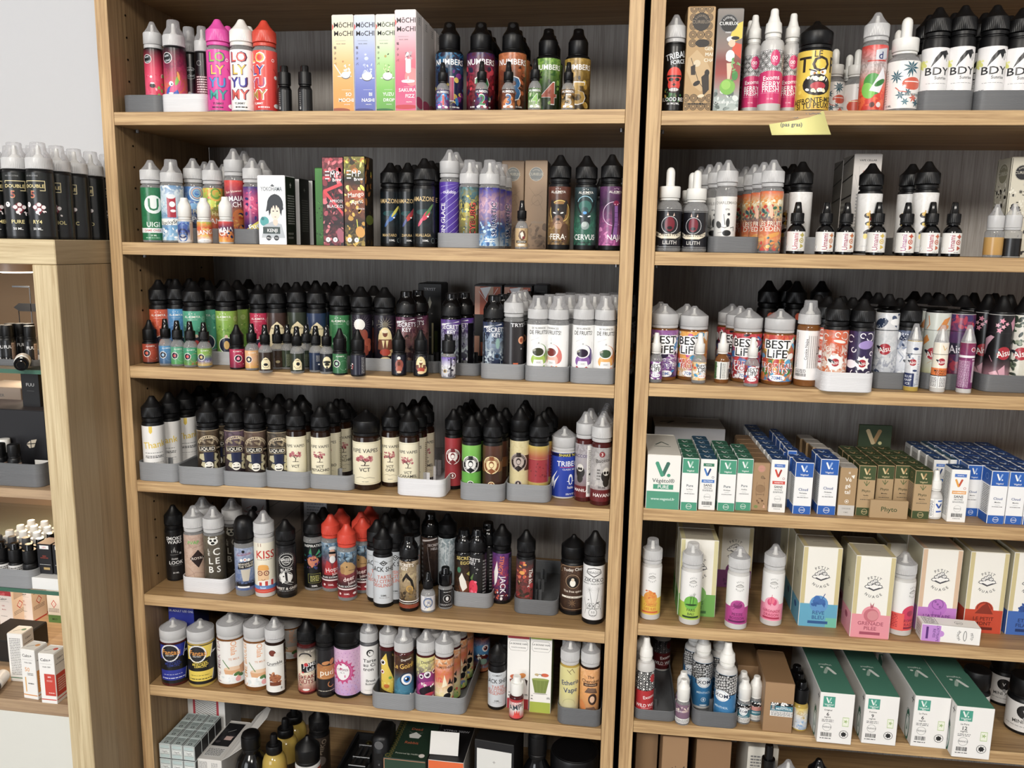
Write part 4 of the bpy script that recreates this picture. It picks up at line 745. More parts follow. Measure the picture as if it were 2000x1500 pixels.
# ================================================================== neighbouring bookcase, second shelf
DV = 'R -60 2 60 3 #b8b8b8;R -60 97 60 98 #b8b8b8;C 4 60 26 #c8c8cc;C 4 60 24 #1a1a20;E 4 62 15 22 #7a1428;P #e8c8b8 -6 84 0 84 -3 94;P #e8c8b8 12 82 18 84 16 92;E 4 52 8 5 #14141a;P #efe4cc -44 44 -20 36 26 36 48 44 46 32 24 24 -20 24 -46 32;T MICHELL\'S_FINEST 2 35 9.5 #2a2018 0 .8;T LILITH 6 14 11 #d8d4d0;T 50_ML -34 4 4 #999'
look = ('c', 'w', '#17161c', None, DV, (.05, .50))
b('R2', 'dropper', 1307, 26, 327, 50, look, 'white dropper bottle with a red devil head, nearest the side panel', group='devil head droppers')
b('R2', 'dropper', 1359, 32, 333, 48, look, 'white dropper bottle with a red devil head, beside the chariot label', n=1, dx=-.004, rot=-14)
b('R2', 'spike', 1418, 40, 312, 41, ('c', 'f', '#eeece8', None, 'T CHARLEMAGNE 8 88 10 #9a9690;T cru 6 76 8 #444;O -26 14 16 2 #222;O 10 16 14 2 #222;E 8 30 16 11 #1c1c1c;E 10 50 7 16 #333;C 12 66 5 #444;L #222 2 0 46 -6 66;L #222 1.5 -30 44 0 40 16 44;E -24 46 10 14 #555 30;L #222 2 20 40 34 42 34 34;L #555 1 -26 30 10 34', (.03, .60)), 'frosted-capped white bottle with a chariot engraving', up=.002, n=3, dx=-.010)
tray('R2', 1383, 1482, 14, 462, 220, 'd', 'dark grey tray under the chariot bottles', 2)
b('R2', 'spike', 1506, 24, 312, 44, ('c', 'f', '#c83a3a:#e88a4a:#c8502c:#3a6a70:#e8d8a8:#d8582a', '#4a5a5c:#e8b06a:#d8402c:#d8c08a:#e8a03c:#e86a34', 'X -60 78 60 84 20 4 8 #f0e4b8 #f4ecd0;X -40 60 50 76 20 4 9 #2a5a60 #3a6a4a #c83a2a;E 2 66 6 24 #f0c0a0 6;T LES_FRUITS 4 46 16 #f4ecd8 0 .8;T D\'EDEN 2 37 16 #f4ecd8;E 10 26 30 7 #e8a03c 18;X -50 2 50 24 22 4 10 #e8903c #3a6a70 #d83a3a #f0c060'), 'frosted-capped bottle with an orange fruit garden label', n=4, dx=-.008)
UM = 'E 0 62 12 9 #2a1a10;C 0 64 6 #d8b03c;E 6 48 14 7 #1a120c;C 2 47 5 #e8c84a;E 0 34 12 6 #2a1a10 30;L #c89a2c 3 4 70 6 40;E -4 26 6 9 #e8cc50;E 10 56 5 6 #8a2a14'
look = ('k', 'k', '#d8d6d2:#e6e4e0', '#c8c6c4:#f0eeec', UM)
b('R2', 'spike', 1562, 58, 316, 43, look, 'black-capped white bottle behind the first small bottle with orange symbols', up=.002, n=2, dx=-.007)
b('R2', 'spike', 1697, 36, 319, 45, look, 'black-capped white bottle standing before the cellar carton', up=.002)
b('R2', 'spike', 1806, 36, 316, 46, look, 'black-capped white bottle with gold and brown symbols, far from any carton', up=.002, n=1, dx=-.010)
tray('R2', 1532, 1642, 40, 463, 170, 'l', 'light grey tray half hidden by small black bottles', 2)
tray('R2', 1786, 1842, 60, 463, 150, 'l', 'light grey tray at the middle of the shelf back', 1)
US = 'T Umami 0 50 22 {0} 90 .8;G 30 82 13 4 {1} 1.3 .5;O 28 54 11 4 {1};C 28 54 4 {1};G 28 26 12 3 {1} 1.2 .5;P #f8f8f8 -50 20 -38 34 -30 20 -38 6;L #555 1 -46 8 -36 22 -46 38;B 10 3 34 8 #777 1'
for i, (u, c0, c1) in enumerate(((1556, '#b84a5a', '#b8a83c'), (1612, '#a83a5a', '#c87a3c'), (1652, '#a84a6a', '#c8702c'), (1713, '#a84a6a', '#d8b83c'), (1770, '#a84a8a', '#c8502c'), (1818, '#b83a5a', '#c8602c'), (1861, '#a83a5a', '#b84a2c'))):
    b('R2', 'thin10', u, 17, 395, 34, ('kg', 'k', '#e9e7e2', None, US.format(c0, c1), (.06, .435)), 'small black bottle with sideways pink lettering, %s from the chariot tray' % ('first', 'second', 'third', 'fourth', 'fifth', 'sixth', 'seventh')[i], raw=True, rot=(-3, 4, 2, -4, -7, 6, 3)[i])
c('R2', 1661, 1716, 95, 301, 60, '#c9c2ba', {'front': ('#cfc9c4:#d8d2cc', 'T VAPE_CELLAR 0 94 6.5 #333 0 1.1;L #999 .6 -14 90 14 90;L #999 .8 -44 80 -20 60 -34 50;L #999 .8 -30 88 -24 66;R -16 74 20 84 #c89a90;X -16 74 20 84 20 1.5 3 #b84a40 #d8b0a8 #a03a30;B -34 10 34 62 #999 16'), 'left': ('#5a5650:#8a857c', 'L #1a1816 4 -50 92 50 99;L #1a1816 4 -50 74 50 80;L #1a1816 4 -50 56 50 60;L #1a1816 4 -50 30 50 32;B -40 34 40 54 #a8a49a 4')}, 'pale carton with a cellar name and dark banded side')
c('R2', 1640, 1690, 150, 312, 50, '#c9c2ba', {'front': ('#cfc9c4', ''), 'left': ('#4c4843:#7a756c', 'L #1a1816 4 -50 92 50 99;L #1a1816 4 -50 74 50 80;L #1a1816 4 -50 56 50 60')}, 'carton with dark banded side, behind the cellar carton')
FL = 'C 0 85 33 #1c1c20;O 0 85 32 1.4 #d8d4c0;T CURIEUX 0 85 11 #c8c4b4;A E-LIQUIDE 0 85 22 6 #c8c4b4;X -44 60 44 74 26 4 9 #e8e4d4 #1c1a18 #c8c4b4;X -36 44 36 58 26 5 10 #e8e4d4 #26221e #e8e4d4;G 0 66 10 7 #1c1a18;G 24 68 8 7 #1c1a18;L #1c1a18 2 -40 42 0 38 40 42;X -44 4 44 36 30 4 9 #e0dcc8 #2a2622'
c('R2', 1966, 2014, 90, 307, 45, '#cfc9b4', {'front': ('#d6d0bc', 'L #1c1a18 2 -46 1 -46 99;L #1c1a18 2 46 1 46 99;'+FL), 'left': ('#c2bca8', 'L #1c1a18 3 -44 1 -44 99;L #1c1a18 3 44 1 44 99;'+FL.replace('C 0 85 33 #1c1c20', 'C 0 85 30 #8a866e'))}, 'cream carton with black floral engraving')
b('R2', 'spike10', 1943, 16, 398, 34, ('c', 'f', '#b8893a:#c09448', None, '', (.05, .38)), 'small frosted-capped bottle of amber liquid')
b('R2', 'spike10', 1977, 16, 398, 35, ('c', 'f', '#0e0d10', None, '', (.03, .36)), 'small frosted-capped bottle of black liquid')
# ================================================================== main bookcase, third shelf
def alk(u, y, vt, w, base, mix, ring, desc, n=0, art='', x=-8, **k):
    b('L3', 'spike', u, y, vt, w, ('k', 'k', base, mix, 'T AL-KIMIYA %d 88 8.5 #f0ece4;L #f0ece4 .8 %d 82 %d 82;C %d 94 1.6 #f0ece4;C %d 95 1.6 #f0ece4;C %d 94 1.6 #f0ece4;O 34 84 9 1.4 %s;O 34 84 5 1.4 %s;' % (x, x-18, x+18, x-10, x, x+10, ring, ring)+art, (.05, .64)), desc, n=n, **k)
AR = 'O {0} 30 30 2.5 #e8e4dc;C {0} 30 27 #1c2038;E {0} 30 10 16 {1};C {0} 48 6 #d8b8a0;X -40 56 40 76 14 2 5 {2};'
tray('L3', 300, 400, 42, 687, 190, 'd', 'dark tray hidden behind the small orange and green bottles', 2)
tray('L3', 410, 468, 44, 687, 190, 'l', 'light grey tray under the lime labelled bottle', 1)
tray('L3', 604, 690, 52, 694, 180, 'd', 'dark tray under the navy and green bottles', 2)
tray('L3', 694, 779, 46, 700, 150, 'l', 'light grey tray under the moon and goddess bottles', 2)
tray('L3', 782, 856, 46, 705, 150, 'd', 'dark grey tray under the pink scroll bottle', 2)
tray('L3', 858, 937, 34, 709, 170, 'd', 'dark grey tray with one empty well beside the purple scroll bottle', 2)
tray('L3', 939, 1024, 14, 711, 190, 'g', 'grey tray under the blue scroll bottle', 2)
tray('L3', 1025, 1111, 8, 716, 220, 'g', 'grey tray under the green and coral astronaut bottles', 2)
tray('L3', 1113, 1200, 6, 719, 220, 'g', 'grey tray under the purple and orange astronaut bottles', 2)
U3 = dict(up=.002)
alk(313, 64, 546, 38, '#4a1c14:#8a3020:#c8502a:#d8582e', '#6a2418:#d86a3a:#c84a28:#d8582e', '#f0b8a0', 'black bottle with an orange-red band', 1, AR.format(2, '#c86a3a', '#e88a5a #b83a20'), **U3)
alk(347, 66, 545, 35, '#4a6a9a:#5a8ac0:#4a98cc', '#7aa8d0:#3a6aa0:#4a98cc', '#b8d8f0', 'black bottle with a sky blue band', 2, AR.format(4, '#8ab0d0', '#cfe4f0 #7ab0dc'), dx=.006, **U3)
alk(380, 60, 549, 42, '#2a6a5a:#3f9a7c:#4aa888', None, '#a8dcc8', 'black bottle with a teal green band', 2, AR.format(4, '#c83a3a', '#8ad0b0 #2a7a60'), dx=.006, **U3)
alk(410, 105, 547, 36, '#2f7a64:#3f9a7c', None, '#8ac8b0', 'black bottle with a darker green band, further back', 0, '', **U3)
alk(443, 64, 548, 40, '#4a8a3a:#7aa83a:#8ab43a', '#8ac04a:#5a8a2a:#9ac048', '#d8e8a0', 'black bottle with a lime green band and beetle medallion', 2, AR.format(-4, '#c8a050', '#c8dc80 #5a8a2a'), x=-14, dx=.003, **U3)
alk(507, 78, 555, 36, '#7a1838:#b82048:#c01c4a', None, '#f0a0b8', 'black bottle with a crimson band', 1, AR.format(0, '#d84a6a', '#e87a98'), dx=.004, **U3)
ARCH = 'P #ecdcae -34 20 -34 56 -22 72 0 82 22 72 34 56 34 20;T AL-KIMIYA 0 68 7 #2a2418;E 0 44 14 10 #2a2a1c;L #c8b88a 1 -44 92 -44 10;L #c8b88a 1 44 92 44 10'
for u, vt, w, base, ds in ((541, 553, 38, '#3a261c:#46302a', 'black bottle with a cream arch on brown'), (581, 551, 38, '#262c20:#30382a', 'black bottle with a cream arch on olive'), (619, 553, 38, '#18243e:#24365a', 'black bottle with a cream arch on navy')):
    b('L3', 'spike', u, 78, vt, w, ('k', 'k', base, None, ARCH, (.05, .64)), ds, n=1 if 'brown' in ds else 2, dx=.003, **U3)
alk(664, 78, 558, 40, '#2a6a40:#2f7a48:#3a8a50', '#5a9a68:#256038:#3a8a50', '#b8dcc0', 'black bottle with a leaf green band and circles', 1, 'O 6 50 20 1.5 #a8d0b0;O 6 50 14 1.5 #a8d0b0;O 6 50 8 1.5 #a8d0b0;E -10 40 22 10 #cfe4d4;', **U3)
BURST = 'G {0} 76 44 22 {2} .12 .2;'
b('L3', 'spike', 706, 66, 560, 41, ('k', 'k', '#16131e:#1e1826', None, 'G -2 80 46 22 #8a7a8a .12 .5;C -8 80 21 #f2efe8;E 10 58 14 22 #9a4430;E 24 44 16 14 #a84e36 30;E 12 28 14 20 #8a3a28 20;E 30 34 8 16 #b85a40;E -4 66 8 8 #8a4a38', (.06, .665)), 'black bottle with a white moon and rust-haired figure', n=1, dx=.010, **U3)
GOD = 'G 0 82 34 14 #f4e8c0 .2 .25;X -44 60 44 90 16 1 2 #c8b890;E 0 52 26 44 #f0dca0;E 14 30 20 22 #e8cc88 20;E 0 64 9 13 #7a4430;E 0 68 12 6 #f4e8c0;P #7a4430 -24 52 24 52 28 32 14 30 10 18 -10 18 -14 30 -28 32;P #f0dca0 -12 50 -2 50 -6 34;P #f0dca0 12 50 2 50 6 34;E 0 26 20 12 #b8402c;E 0 12 18 8 #e8cc98'
b('L3', 'spike', 752, 64, 561, 41, ('k', 'k', '#16131e:#1e1826', None, GOD, (.06, .665)), 'black bottle with a golden-haired goddess', **U3)
def secr(row, u, y, vt, w, base, mix, art, ds, n=0, **k):
    b(row, 'dome', u, y, vt, w, ('kg', 'k', base, mix, 'P #f0f0f4 -44 88 30 97 34 95 -44 92;T SECRET\'S {0} 86 16 #f4f4f8 0 .85;T KEY {0} 76 15 #f4f4f8 0 .9;'.format(k.pop('x', 0))+art, (.03, .68)), ds, n=n, **k)
secr('L3', 794, 62, 569, 41, '#141018:#3a2028:#8a5a5c:#3c1c34', '#100c10:#8a6a5a:#3a1c20:#7a3c60', 'X -40 10 40 66 16 4 12 #5a3a34 #2a1a1c #8a6a5c', 'glossy black-domed bottle with a pink foil scroll', 1, dx=.010, **U3)
c('L3', 817, 862, 170, 554, 50, '#0d0d0f', {'front': ('#0f0f11', 'T TRYST 0 93 11 #c8c8cc 0 1.1;P #9a9a90 0 84 8 76 0 68 -8 76;T 50 8 62 5 #888;R 20 10 34 40 #5a6a2a;R 8 10 16 50 #c8c090;B -30 30 10 34 #666 1'), 'right': ('#0a0a0c', '')}, 'black carton with a pale diamond, far back')
PURP = 'X -40 0 40 60 18 4 12 #b8c8c8 #2a1c4a #e8e8f4 #14101c;O -16 30 14 6 #c8a85a;R 30 0 60 90 #0c0a10'
secr('L3', 876, 46, 572, 42, '#181420:#4a4a5c:#a8a8c0:#4a2a7a', '#100c18:#c8d8d8:#3a3050:#6a3aa0', PURP, 'glossy black-domed bottle with a purple foil scroll', 1, dx=.014, **U3)
for u0, u1, vt, ds, base, y in ((926, 980, 557, 'black and orange carton with plastic film, behind the purple foil scroll', 1, 190), (983, 1038, 558, 'black and orange carton with plastic film, beside the plain black carton', 1, 190), (1041, 1068, 557, 'plain black carton at the back behind the astronaut bottles', 0, 195)):
    ar = 'R -50 62 -30 98 #d89a80;R -30 62 0 98 #b8502c;R 0 80 18 98 #c8a890;R 18 62 44 98 #c05a34;P #e8e8ec -30 96 -10 82 10 98;L #f4f4f8 1.5 -34 92 0 76 34 96;R -50 8 -30 34 #e0a080;R -26 8 -10 26 #d86a3a;R 10 8 24 40 #e8dcc8;R 28 8 44 20 #c84a24' if base else 'B -30 90 30 94 #555 1'
    c('L3', u0, u1, y, vt, 48, '#100e0e', {'front': ('#171313', ar), 'left': ('#0c0a0b', 'T TRYST 0 70 10 #5a2a3a 90'), 'top': ('#6a666c', '')}, ds)
secr('L3', 964, 34, 576, 41, '#10121c:#1c2a4a:#8aa0b8:#1a2238', '#0c0e18:#c8d8e0:#182440:#2a3c6a', 'C 14 36 12 #3a5a7a;C 14 36 8 #141c30;L #b8c8d8 2 -30 64 -18 2;L #b8c8d8 2 18 14 4 0;L #f0f0f0 2 34 14 50 0;E 16 60 8 20 #8ab0a8;R -44 0 -36 80 #14141c', 'glossy black-domed bottle with a blue foil scroll', 4, dx=.009, x=10, **U3)
b('L3', 'spike', 1003, 34, 570, 39, ('c', 'f', '#241f22:#2c282a', None, 'T TRYST 24 94 14 #ececf0 0 1.2;E 34 66 15 15 #e8a070;E 34 66 9 9 #a8502c;T 50 34 50 6 #ccc;R -50 0 -36 12 #d8602c;R -18 0 0 12 #f0dcc8;R 0 0 20 24 #d8602c;R 20 0 34 5 #c84a24;R 38 0 60 18 #b85a3a', (.03, .66)), 'frosted-capped charcoal bottle with orange blocks', n=2, dx=.004, **U3)
def fruit(u, vt, cc, c2, fr, vis, ds, x=0):
    A_ = 'T 50_NUANCES {0} 94 7 #333 0 .9;T DE_FRUITS! {0} 86 14 #222 0 .75;E {1} 46 26 38 {2} 24;E {0} 34 28 24 {3};L #bbb 1 -26 70 {0} 76;E {0} 52 28 25 #dcdcdc;E {0} 52 27 24 #f8f8f8;E {4} 49 21 15 {5};E {6} 52 7 4 #9a9a8a 20;C {0} 66 3 #b8b8b8;P #f6f6f6 {6} 34 {7} 34 {8} 18 {9} 18;R {10} 26 {11} 32 #e8e8e8;T 55233 {0} 29 4 #888;X {9} 12 {8} 22 16 4 7 {12};E {0} 12 32 4 #c8a068;R 34 20 36 70 #e4e4e4'
    b('L3', 'dome', u, 32, vt, 42, ('c', 'f', '#f4f3f1:#f7f7f6', None, A_.format(x, x+14, cc, c2, x-1, vis, x-16, x+16, x+24, x-24, x-12, x+12, fr), (.03, .66)), ds, n=3, dx=.0135, up=.002)
fruit(1050, 576, '#6a9a34', '#a8c84a', '#8ac04a #5a8a2a #b8d86a', '#3a3c22', 'frosted-domed white bottle with a green fruit astronaut', 4)
fruit(1090, 577, '#e07a70', '#f0b8a8', '#e88a34 #d8642a #3a6a34', '#7a2018', 'frosted-domed white bottle with a coral fruit astronaut', -26)
fruit(1137, 576, '#4a2a7a', '#8a5aa8', '#c83a3a #3a3a8a #b82a4a', '#2c1c34', 'frosted-domed white bottle with a purple berry astronaut', 0)
fruit(1181, 577, '#e88a2c', '#f0b058', '#e8a088 #8a6a2c #c85a3a', '#3a5a3c', 'frosted-domed white bottle with an orange fruit astronaut', 6)
SM = 'C -20 50 20 #ece8e0;C -20 50 17 #1c1c2c;C -20 50 8 {0};T AL-KIMIYA 0 88 6.5 #f0ece4;C 28 78 2 #fff;C 30 20 2 #fff;O 20 40 26 1 {1}'
ARS = 'P #ecdcae -26 8 -26 46 -14 66 0 74 14 66 26 46 26 8;T AL-KIMIYA 0 62 6 #2a2418;E 0 34 12 8 #222;L #2a2418 2 -18 30 -10 18 10 18 18 30;L #b8a87a 1 -42 96 -42 4;L #b8a87a 1 42 96 42 4'
for u, vb, vt, kd, bd, base, art, ds in (
 (293, 711, 624, 'spike10', 'k', '#7a3424:#b8482c:#a84028', SM.format('#e05a3a', '#d87a5a'), 'small black-capped bottle with an orange-red label'),
 (324, 715, 623, 'thin10', 'c', '#3a5a7c:#4a7aa8:#4a90c0', SM.format('#8ab8d8', '#8ab0d0'), 'small clear bottle with a blue label'),
 (347, 716, 626, 'thin10', 'c', '#4a9a4a:#5aa87a:#4aa080', SM.format('#c83a4a', '#a8dcc0'), 'small clear bottle with a pale green label'),
 (372, 718, 627, 'thin10', 'c', '#6a8a3a:#3f9a6c:#3a9a74', SM.format('#d83a3a', '#e88a8a')+';X -40 2 40 20 10 3 8 #c8502c #5aa83a', 'small clear bottle with a green label and red medallion'),
 (399, 719, 629, 'thin10', 'c', '#d8b84a:#5a5aa0:#8ab44a:#7aa83a', SM.format('#c8a85a', '#d8e89a')+';T Fuji 14 26 12 #cfd0f0 10', 'small clear bottle with a lime and violet label'),
 (463, 722, 634, 'spike10', 'k', '#7a1438:#a81c48:#b82050', SM.format('#f08aa8', '#d85a80').replace('C -20', 'C 4'), 'small black-capped bottle with a crimson label'),
 (492, 724, 632, 'thin10', 'c', '#d8a040:#e8b88a:#e8b070', SM.format('#f0d8b0', '#e88a9a'), 'small clear bottle with a peach label'),
 (518, 729, 634, 'thin10', 'c', '#33241a:#33241a', ARS, 'small clear bottle with a cream arch and black crown'),
 (542, 722, 634, 'thin10', 'c', '#3a2c22:#3a2c22', ARS.replace('ecdcae', '4a382c').replace('222', 'c8b88a'), 'small clear bottle with a plain brown label'),
 (562, 722, 634, 'thin10', 'c', '#24301e:#2a3424', 'R -40 4 -20 96 #3a4430;B -10 10 40 80 #7a8060 10', 'small clear bottle showing small print on olive'),
 (580, 730, 637, 'thin10', 'c', '#232a1e:#2a3224', ARS.replace('E 0 34 12 8 #222', 'C 4 42 10 #222'), 'small clear bottle with a cream arch and black circle'),
 (599, 722, 634, 'thin10', 'c', '#1c241a:#24301f', 'B -30 10 30 80 #6a7458 10', 'small clear bottle squeezed in after the black circle one'),
 (617, 728, 637, 'thin10', 'c', '#1a2236:#20304e', 'R -44 2 -30 98 #2a3a5a;B 0 50 40 86 #9a9a9a 8;R 10 30 40 38 #ddd', 'small clear bottle with navy small print'),
 (638, 731, 637, 'thin10', 'c', '#1c1e26:#1c1e26', 'E 0 52 24 34 #ecdcae;E 0 54 22 8 #2a2a1c;E 0 40 14 7 #2a2a1c;P #1c1e26 -6 20 6 20 0 34', 'small clear bottle with a cream oval and black moustache shape'),
 (664, 733, 641, 'spike10', 'k', '#2f6a42:#357848', SM.format('#a8d0b0', '#9ac8a4').replace('E', 'E'), 'small black-capped bottle with a dark green label'),
 (699, 736, 643, 'spike10', 'k', '#1a1a2e:#1c1c30', 'L #8a8aa0 1 6 2 6 98;X -44 20 -24 60 8 2 6 #b83a3a #e8e0d8;B 18 6 40 90 #aaa 11', 'small black-capped bottle with a dark blue seam'),
 (779, 735, 643, 'spike10', 'k', '#181826:#1c1c2c', 'G 0 82 16 10 #8a7a8a .2 .4;C 0 84 9 #f0ece6;E 2 50 22 28 #9a4a3a;E 0 56 8 12 #6a3a2c;E 0 28 18 16 #b05a44;E 0 12 12 6 #e8c8a8', 'small black-capped bottle with a rust-haired figure under a moon'),
 (822, 736, 644, 'spike10', 'k', '#14121a:#18161e', GOD, 'small black-capped bottle with a golden-haired goddess')):
    b('L3', kd, u, vb, vt, 29 if kd == 'spike10' else 27, (bd, 'k', base, None, art), ds)
b('L3', 'disc10', 876, 740, 652, 28, ('c', 'k', '#b8b8c0:#e8e8ec:#5a3aa0', '#3a3448:#c8c8d0:#7a5ac0', 'X -40 10 40 90 16 3 10 #e8e8f0 #2a2438 #8a8a9a;R 10 4 16 96 #1c1824;O -18 30 10 4 #c8a85a'), 'small black-capped bottle in silver and purple foil')
# ================================================================== neighbouring bookcase, third shelf
def best(u, yv, vt, w, base, mix, cols, name, nc, ds, n=0, x=0, kd='wide', cap='f', **k):
    rows_ = ''.join('T %s %s %s 15 #fff 0 .95;T %s %s %s 12.5 %s 0 .98;' % (t, x, y, t, x, y, nc) for t, y in zip(name, (34, 24)))
    A_ = 'X -80 0 80 100 70 5 14 '+cols+';E %s 78 36 16 #fff;E %s 60 28 14 #fff;T BEST %s 80 25 #fff 0 1.0;T BEST %s 80 21 #151515 0 1.05;T LiFE %s 60 25 #fff 0 1.0;T LiFE %s 60 21 #151515 0 1.05;' % (x, x, x, x, x, x)+rows_+'E %s 8 20 9 #fff;T 70ML %s 8 9 #5a7ab8' % (x+4, x+4)
    b('R3', kd, u, yv, vt, w, ('a' if kd == 'wide' else 'c', cap, base, mix, A_, (.05, .665) if kd == 'wide' else (.07, .42)), ds, n=n, **k)
best(1296, 744, 593, 54, '#5a2a7a:#8a4a9a:#9a5aa0', '#3a1c5a:#e8e0f0:#8a4a98', '#6a3a8a #f4f4f8 #2a1c3c #a06ab8 #3a8ac8', ('ICE', 'GRAPE'), '#6a3a9a', 'wide frosted-capped bottle with a purple comic label', 1, 4, dx=-.005)
best(1353, 744, 598, 56, '#c8b08a:#e8a03c:#e8942c', '#e8e0d0:#d8702a:#f0b850', '#f0a83c #e8502c #f4f0e8 #c83a8a #3a9ac8 #8ac04a', ('MEXICO', 'FRUIT'), '#d8483a', 'wide frosted-capped bottle with a yellow comic label', 1, -8, dx=-.008)
best(1459, 748, 601, 56, '#8a2028:#c83a40:#c02830', '#e8e8f0:#3a6ab8:#d84a4a', '#d83a40 #f4f4f8 #3a7ac0 #1c1c24 #a82030', ('FRESH', 'COLA'), '#c83038', 'wide frosted-capped bottle with a red comic label', 2, -6, dx=-.007)
best(1520, 753, 603, 58, '#e8902c:#c85a2c:#c83a34', '#3a8ac8:#3a8a3c:#e86a34', '#e88a2c #3a8a3c #f4f4f0 #7a2a5a #4aa8d8 #e8c03c #c83a34', ('TROPICAL', 'FRUITS'), '#d8582c', 'wide frosted-capped bottle with a tropical comic label', 0, -2)
b('R3', 'dome', 1578, 756, 586, 44, ('a', 'f', '#f1efee', None, 'T Cookie_Nalpa -4 62 9 #333 90;B -20 20 -16 20 #333;'+''.join('B %d 24 %d 90 #555 40;' % (x, x+3) for x in (2, 9, 16, 23, 30))+'B -44 24 -34 96 #777 44;T 3mg 40 60 12 #333 90;K -40 7 0 13 #222;B -40 14 0 22 #444 4;L #ccc 1 -28 2 -28 96', (.08, .655)), 'frosted-domed white bottle covered in typewriter print')
def mini(u, vb, vt, base, cols, nc, ds, x=4):
    A_ = 'X -70 0 70 100 34 6 13 '+cols+';E %s 66 30 30 #fff;T BEST %s 76 22 #151515;T LiFE %s 56 22 #151515;E %s 24 26 12 #fff;T ICE_ICE %s 24 9 %s' % (x, x, x, x, x, nc)
    b('R3', 'thin10', u, vb, vt, 27, ('c', 'w', base, None, A_, (.07, .43)), ds)
mini(1281, 748, 649, '#8a4a9a', '#6a3a8a #f4f4f8 #2a1c3c #a06ab8', '#6a3a9a', 'small white-capped bottle with a purple comic label')
mini(1366, 750, 650, '#e8c890', '#f0a83c #e8502c #f4f0e8 #3a9ac8', '#d8483a', 'small white-capped bottle with a yellow comic label', 22)
mini(1469, 756, 658, '#b83a44', '#c83038 #f4f4f8 #3a6ab8 #1c1c24', '#c83038', 'small white-capped bottle with a red comic label')
b('R3', 'thin10', 1411, 749, 650, 27, ('a', 'w', '#eef0ea', None, 'R -60 0 -30 100 #3a6a3a;X -60 0 -30 100 8 4 8 #5a8a4a #2a4a2c;R -8 4 -2 96 #333;B 2 6 20 94 #888 16;R 30 0 32 100 #444;K 36 10 50 60 #333', (.08, .43)), 'small white-capped bottle turned to its small print')
BLK = ('k', 'k', '#1a1214', None, 'X -60 10 60 95 16 6 14 #7a2a1c #2a1418 #c8502c')
for i, (u, vt) in enumerate(((1496, 571), (1533, 574), (1550, 573), (1598, 574))):
    b('R3', 'spike', u, 185+(i % 2)*30, vt, 40, BLK, 'black-capped bottle in the dark back row, %s from the side panel' % ('first', 'second', 'third', 'fourth')[i], up=.002, H=.142)
RED = 'C {0} {1} {2} #b01c2c;E {3} {4} 12 5 #20202c -30;T Aisu {0} {1} {5} #f4f0ec 14 .85;'
def red(x, y, r): return RED.format(x, y, r, x-r*.9, y+2, r*.95)
tray('R3', 1602, 1702, 766, 728, 200, 'w', 'white tray under the orange and purple swirl bottles', 2)
tray('R3', 1705, 1794, 761, 728, 200, 'd', 'dark grey tray under the silver koi bottles', 2)
tray('R3', 1797, 1895, 762, 730, 200, 'd', 'dark grey tray under the goldfish and violet bottles', 2)
tray('R3', 1914, 2015, 767, 733, 200, 'd', 'dark grey tray under the crane and cactus bottles', 2)
CURL = lambda c: ''.join('O %d %d %d 3 %s %d %d;' % (x, y, r, c, a, a+290) for x, y, r, a in ((-34, 86, 13, 20), (-20, 66, 9, 90), (30, 90, 14, 200), (-36, 40, 12, 0), (-14, 24, 12, 120), (34, 20, 14, 60), (6, 92, 9, 10), (-40, 14, 10, 90), (40, 60, 8, 10)))
b('R3', 'spike', 1631, 38, 581, 54, ('k', 'k', '#d8782c:#e8e0d4:#c8502c', '#e88a3c:#c84a24:#e86a34', CURL('#8a3a1c')+CURL('#f4ece4').replace('O ', 'O ')+'G 4 42 30 9 #f6f2ee 1.0 .7;C 4 42 24 #f6f2ee;'+red(4, 42, 13)+'E 10 80 34 10 #e05a28 -8;E 14 80 20 5 #f4ece4 -8;E 10 18 34 9 #d8642c 10', (.05, .655)), 'wide black-capped bottle with orange and white curls', up=.002, n=2, dx=-.006)
b('R3', 'spike', 1682, 38, 584, 46, ('k', 'k', '#241a34:#2c2044:#3a2a5a', '#1a1428:#3a2a5a:#2a2040', CURL('#f2eef4')+'E 20 76 26 14 #a088c8 10;E -26 40 18 14 #f2eef4;G 10 42 26 9 #f6f2ee 1.0 .7;C 10 42 20 #f6f2ee;'+red(10, 42, 13)+'X -50 4 50 20 12 3 9 #f2eef4 #4a3a7a', (.05, .655)), 'black-capped bottle with purple and white curls', up=.002, n=2, dx=-.006)
KOI = 'X -10 78 50 100 8 8 16 #3a4a6a #dfe2e6;E -20 86 24 16 #2a3854 30;X -36 74 -4 98 24 2 3 #c8d0dc;E 30 88 20 12 #f0f0f0;'
b('R3', 'tube', 1728, 42, 574, 43, ('m', 'k', '#1c2a6a:#cdd0d2:#d4d6d8:#d8d8da:#dcdcde', '#1c2a6a:#c0c4c8:#dcdee0', KOI+'R -80 76 80 77 #1a1c24;'+red(0, 50, 20)+'E -30 14 22 14 #2a3854 40;X -46 4 -18 24 16 2 3 #d0d4dc;O 6 30 20 1 #b0b4ba 200 340', (.03, .80)), 'silver tube bottle with dark fish scales', up=.002, n=2, dx=-.006)
b('R3', 'spike', 1773, 42, 584, 46, ('k', 'k', '#c8ccd4:#e4e6ea:#4a5878', '#8a94a8:#f0f0f4:#28324e', 'X -50 10 50 100 30 6 16 #f0f2f4 #3a4868 #c8ccd8 #8a96b0;E -6 88 26 10 #1c2848 20;X -30 80 16 96 18 1.5 3 #d8dce8;E 10 60 22 18 #f4f4f6;'+red(14, 40, 14)+'L #8a96b0 2 -30 60 -10 50 -20 40', (.05, .655)), 'black-capped bottle with a blue and white fish label', up=.002, n=2, dx=-.006)
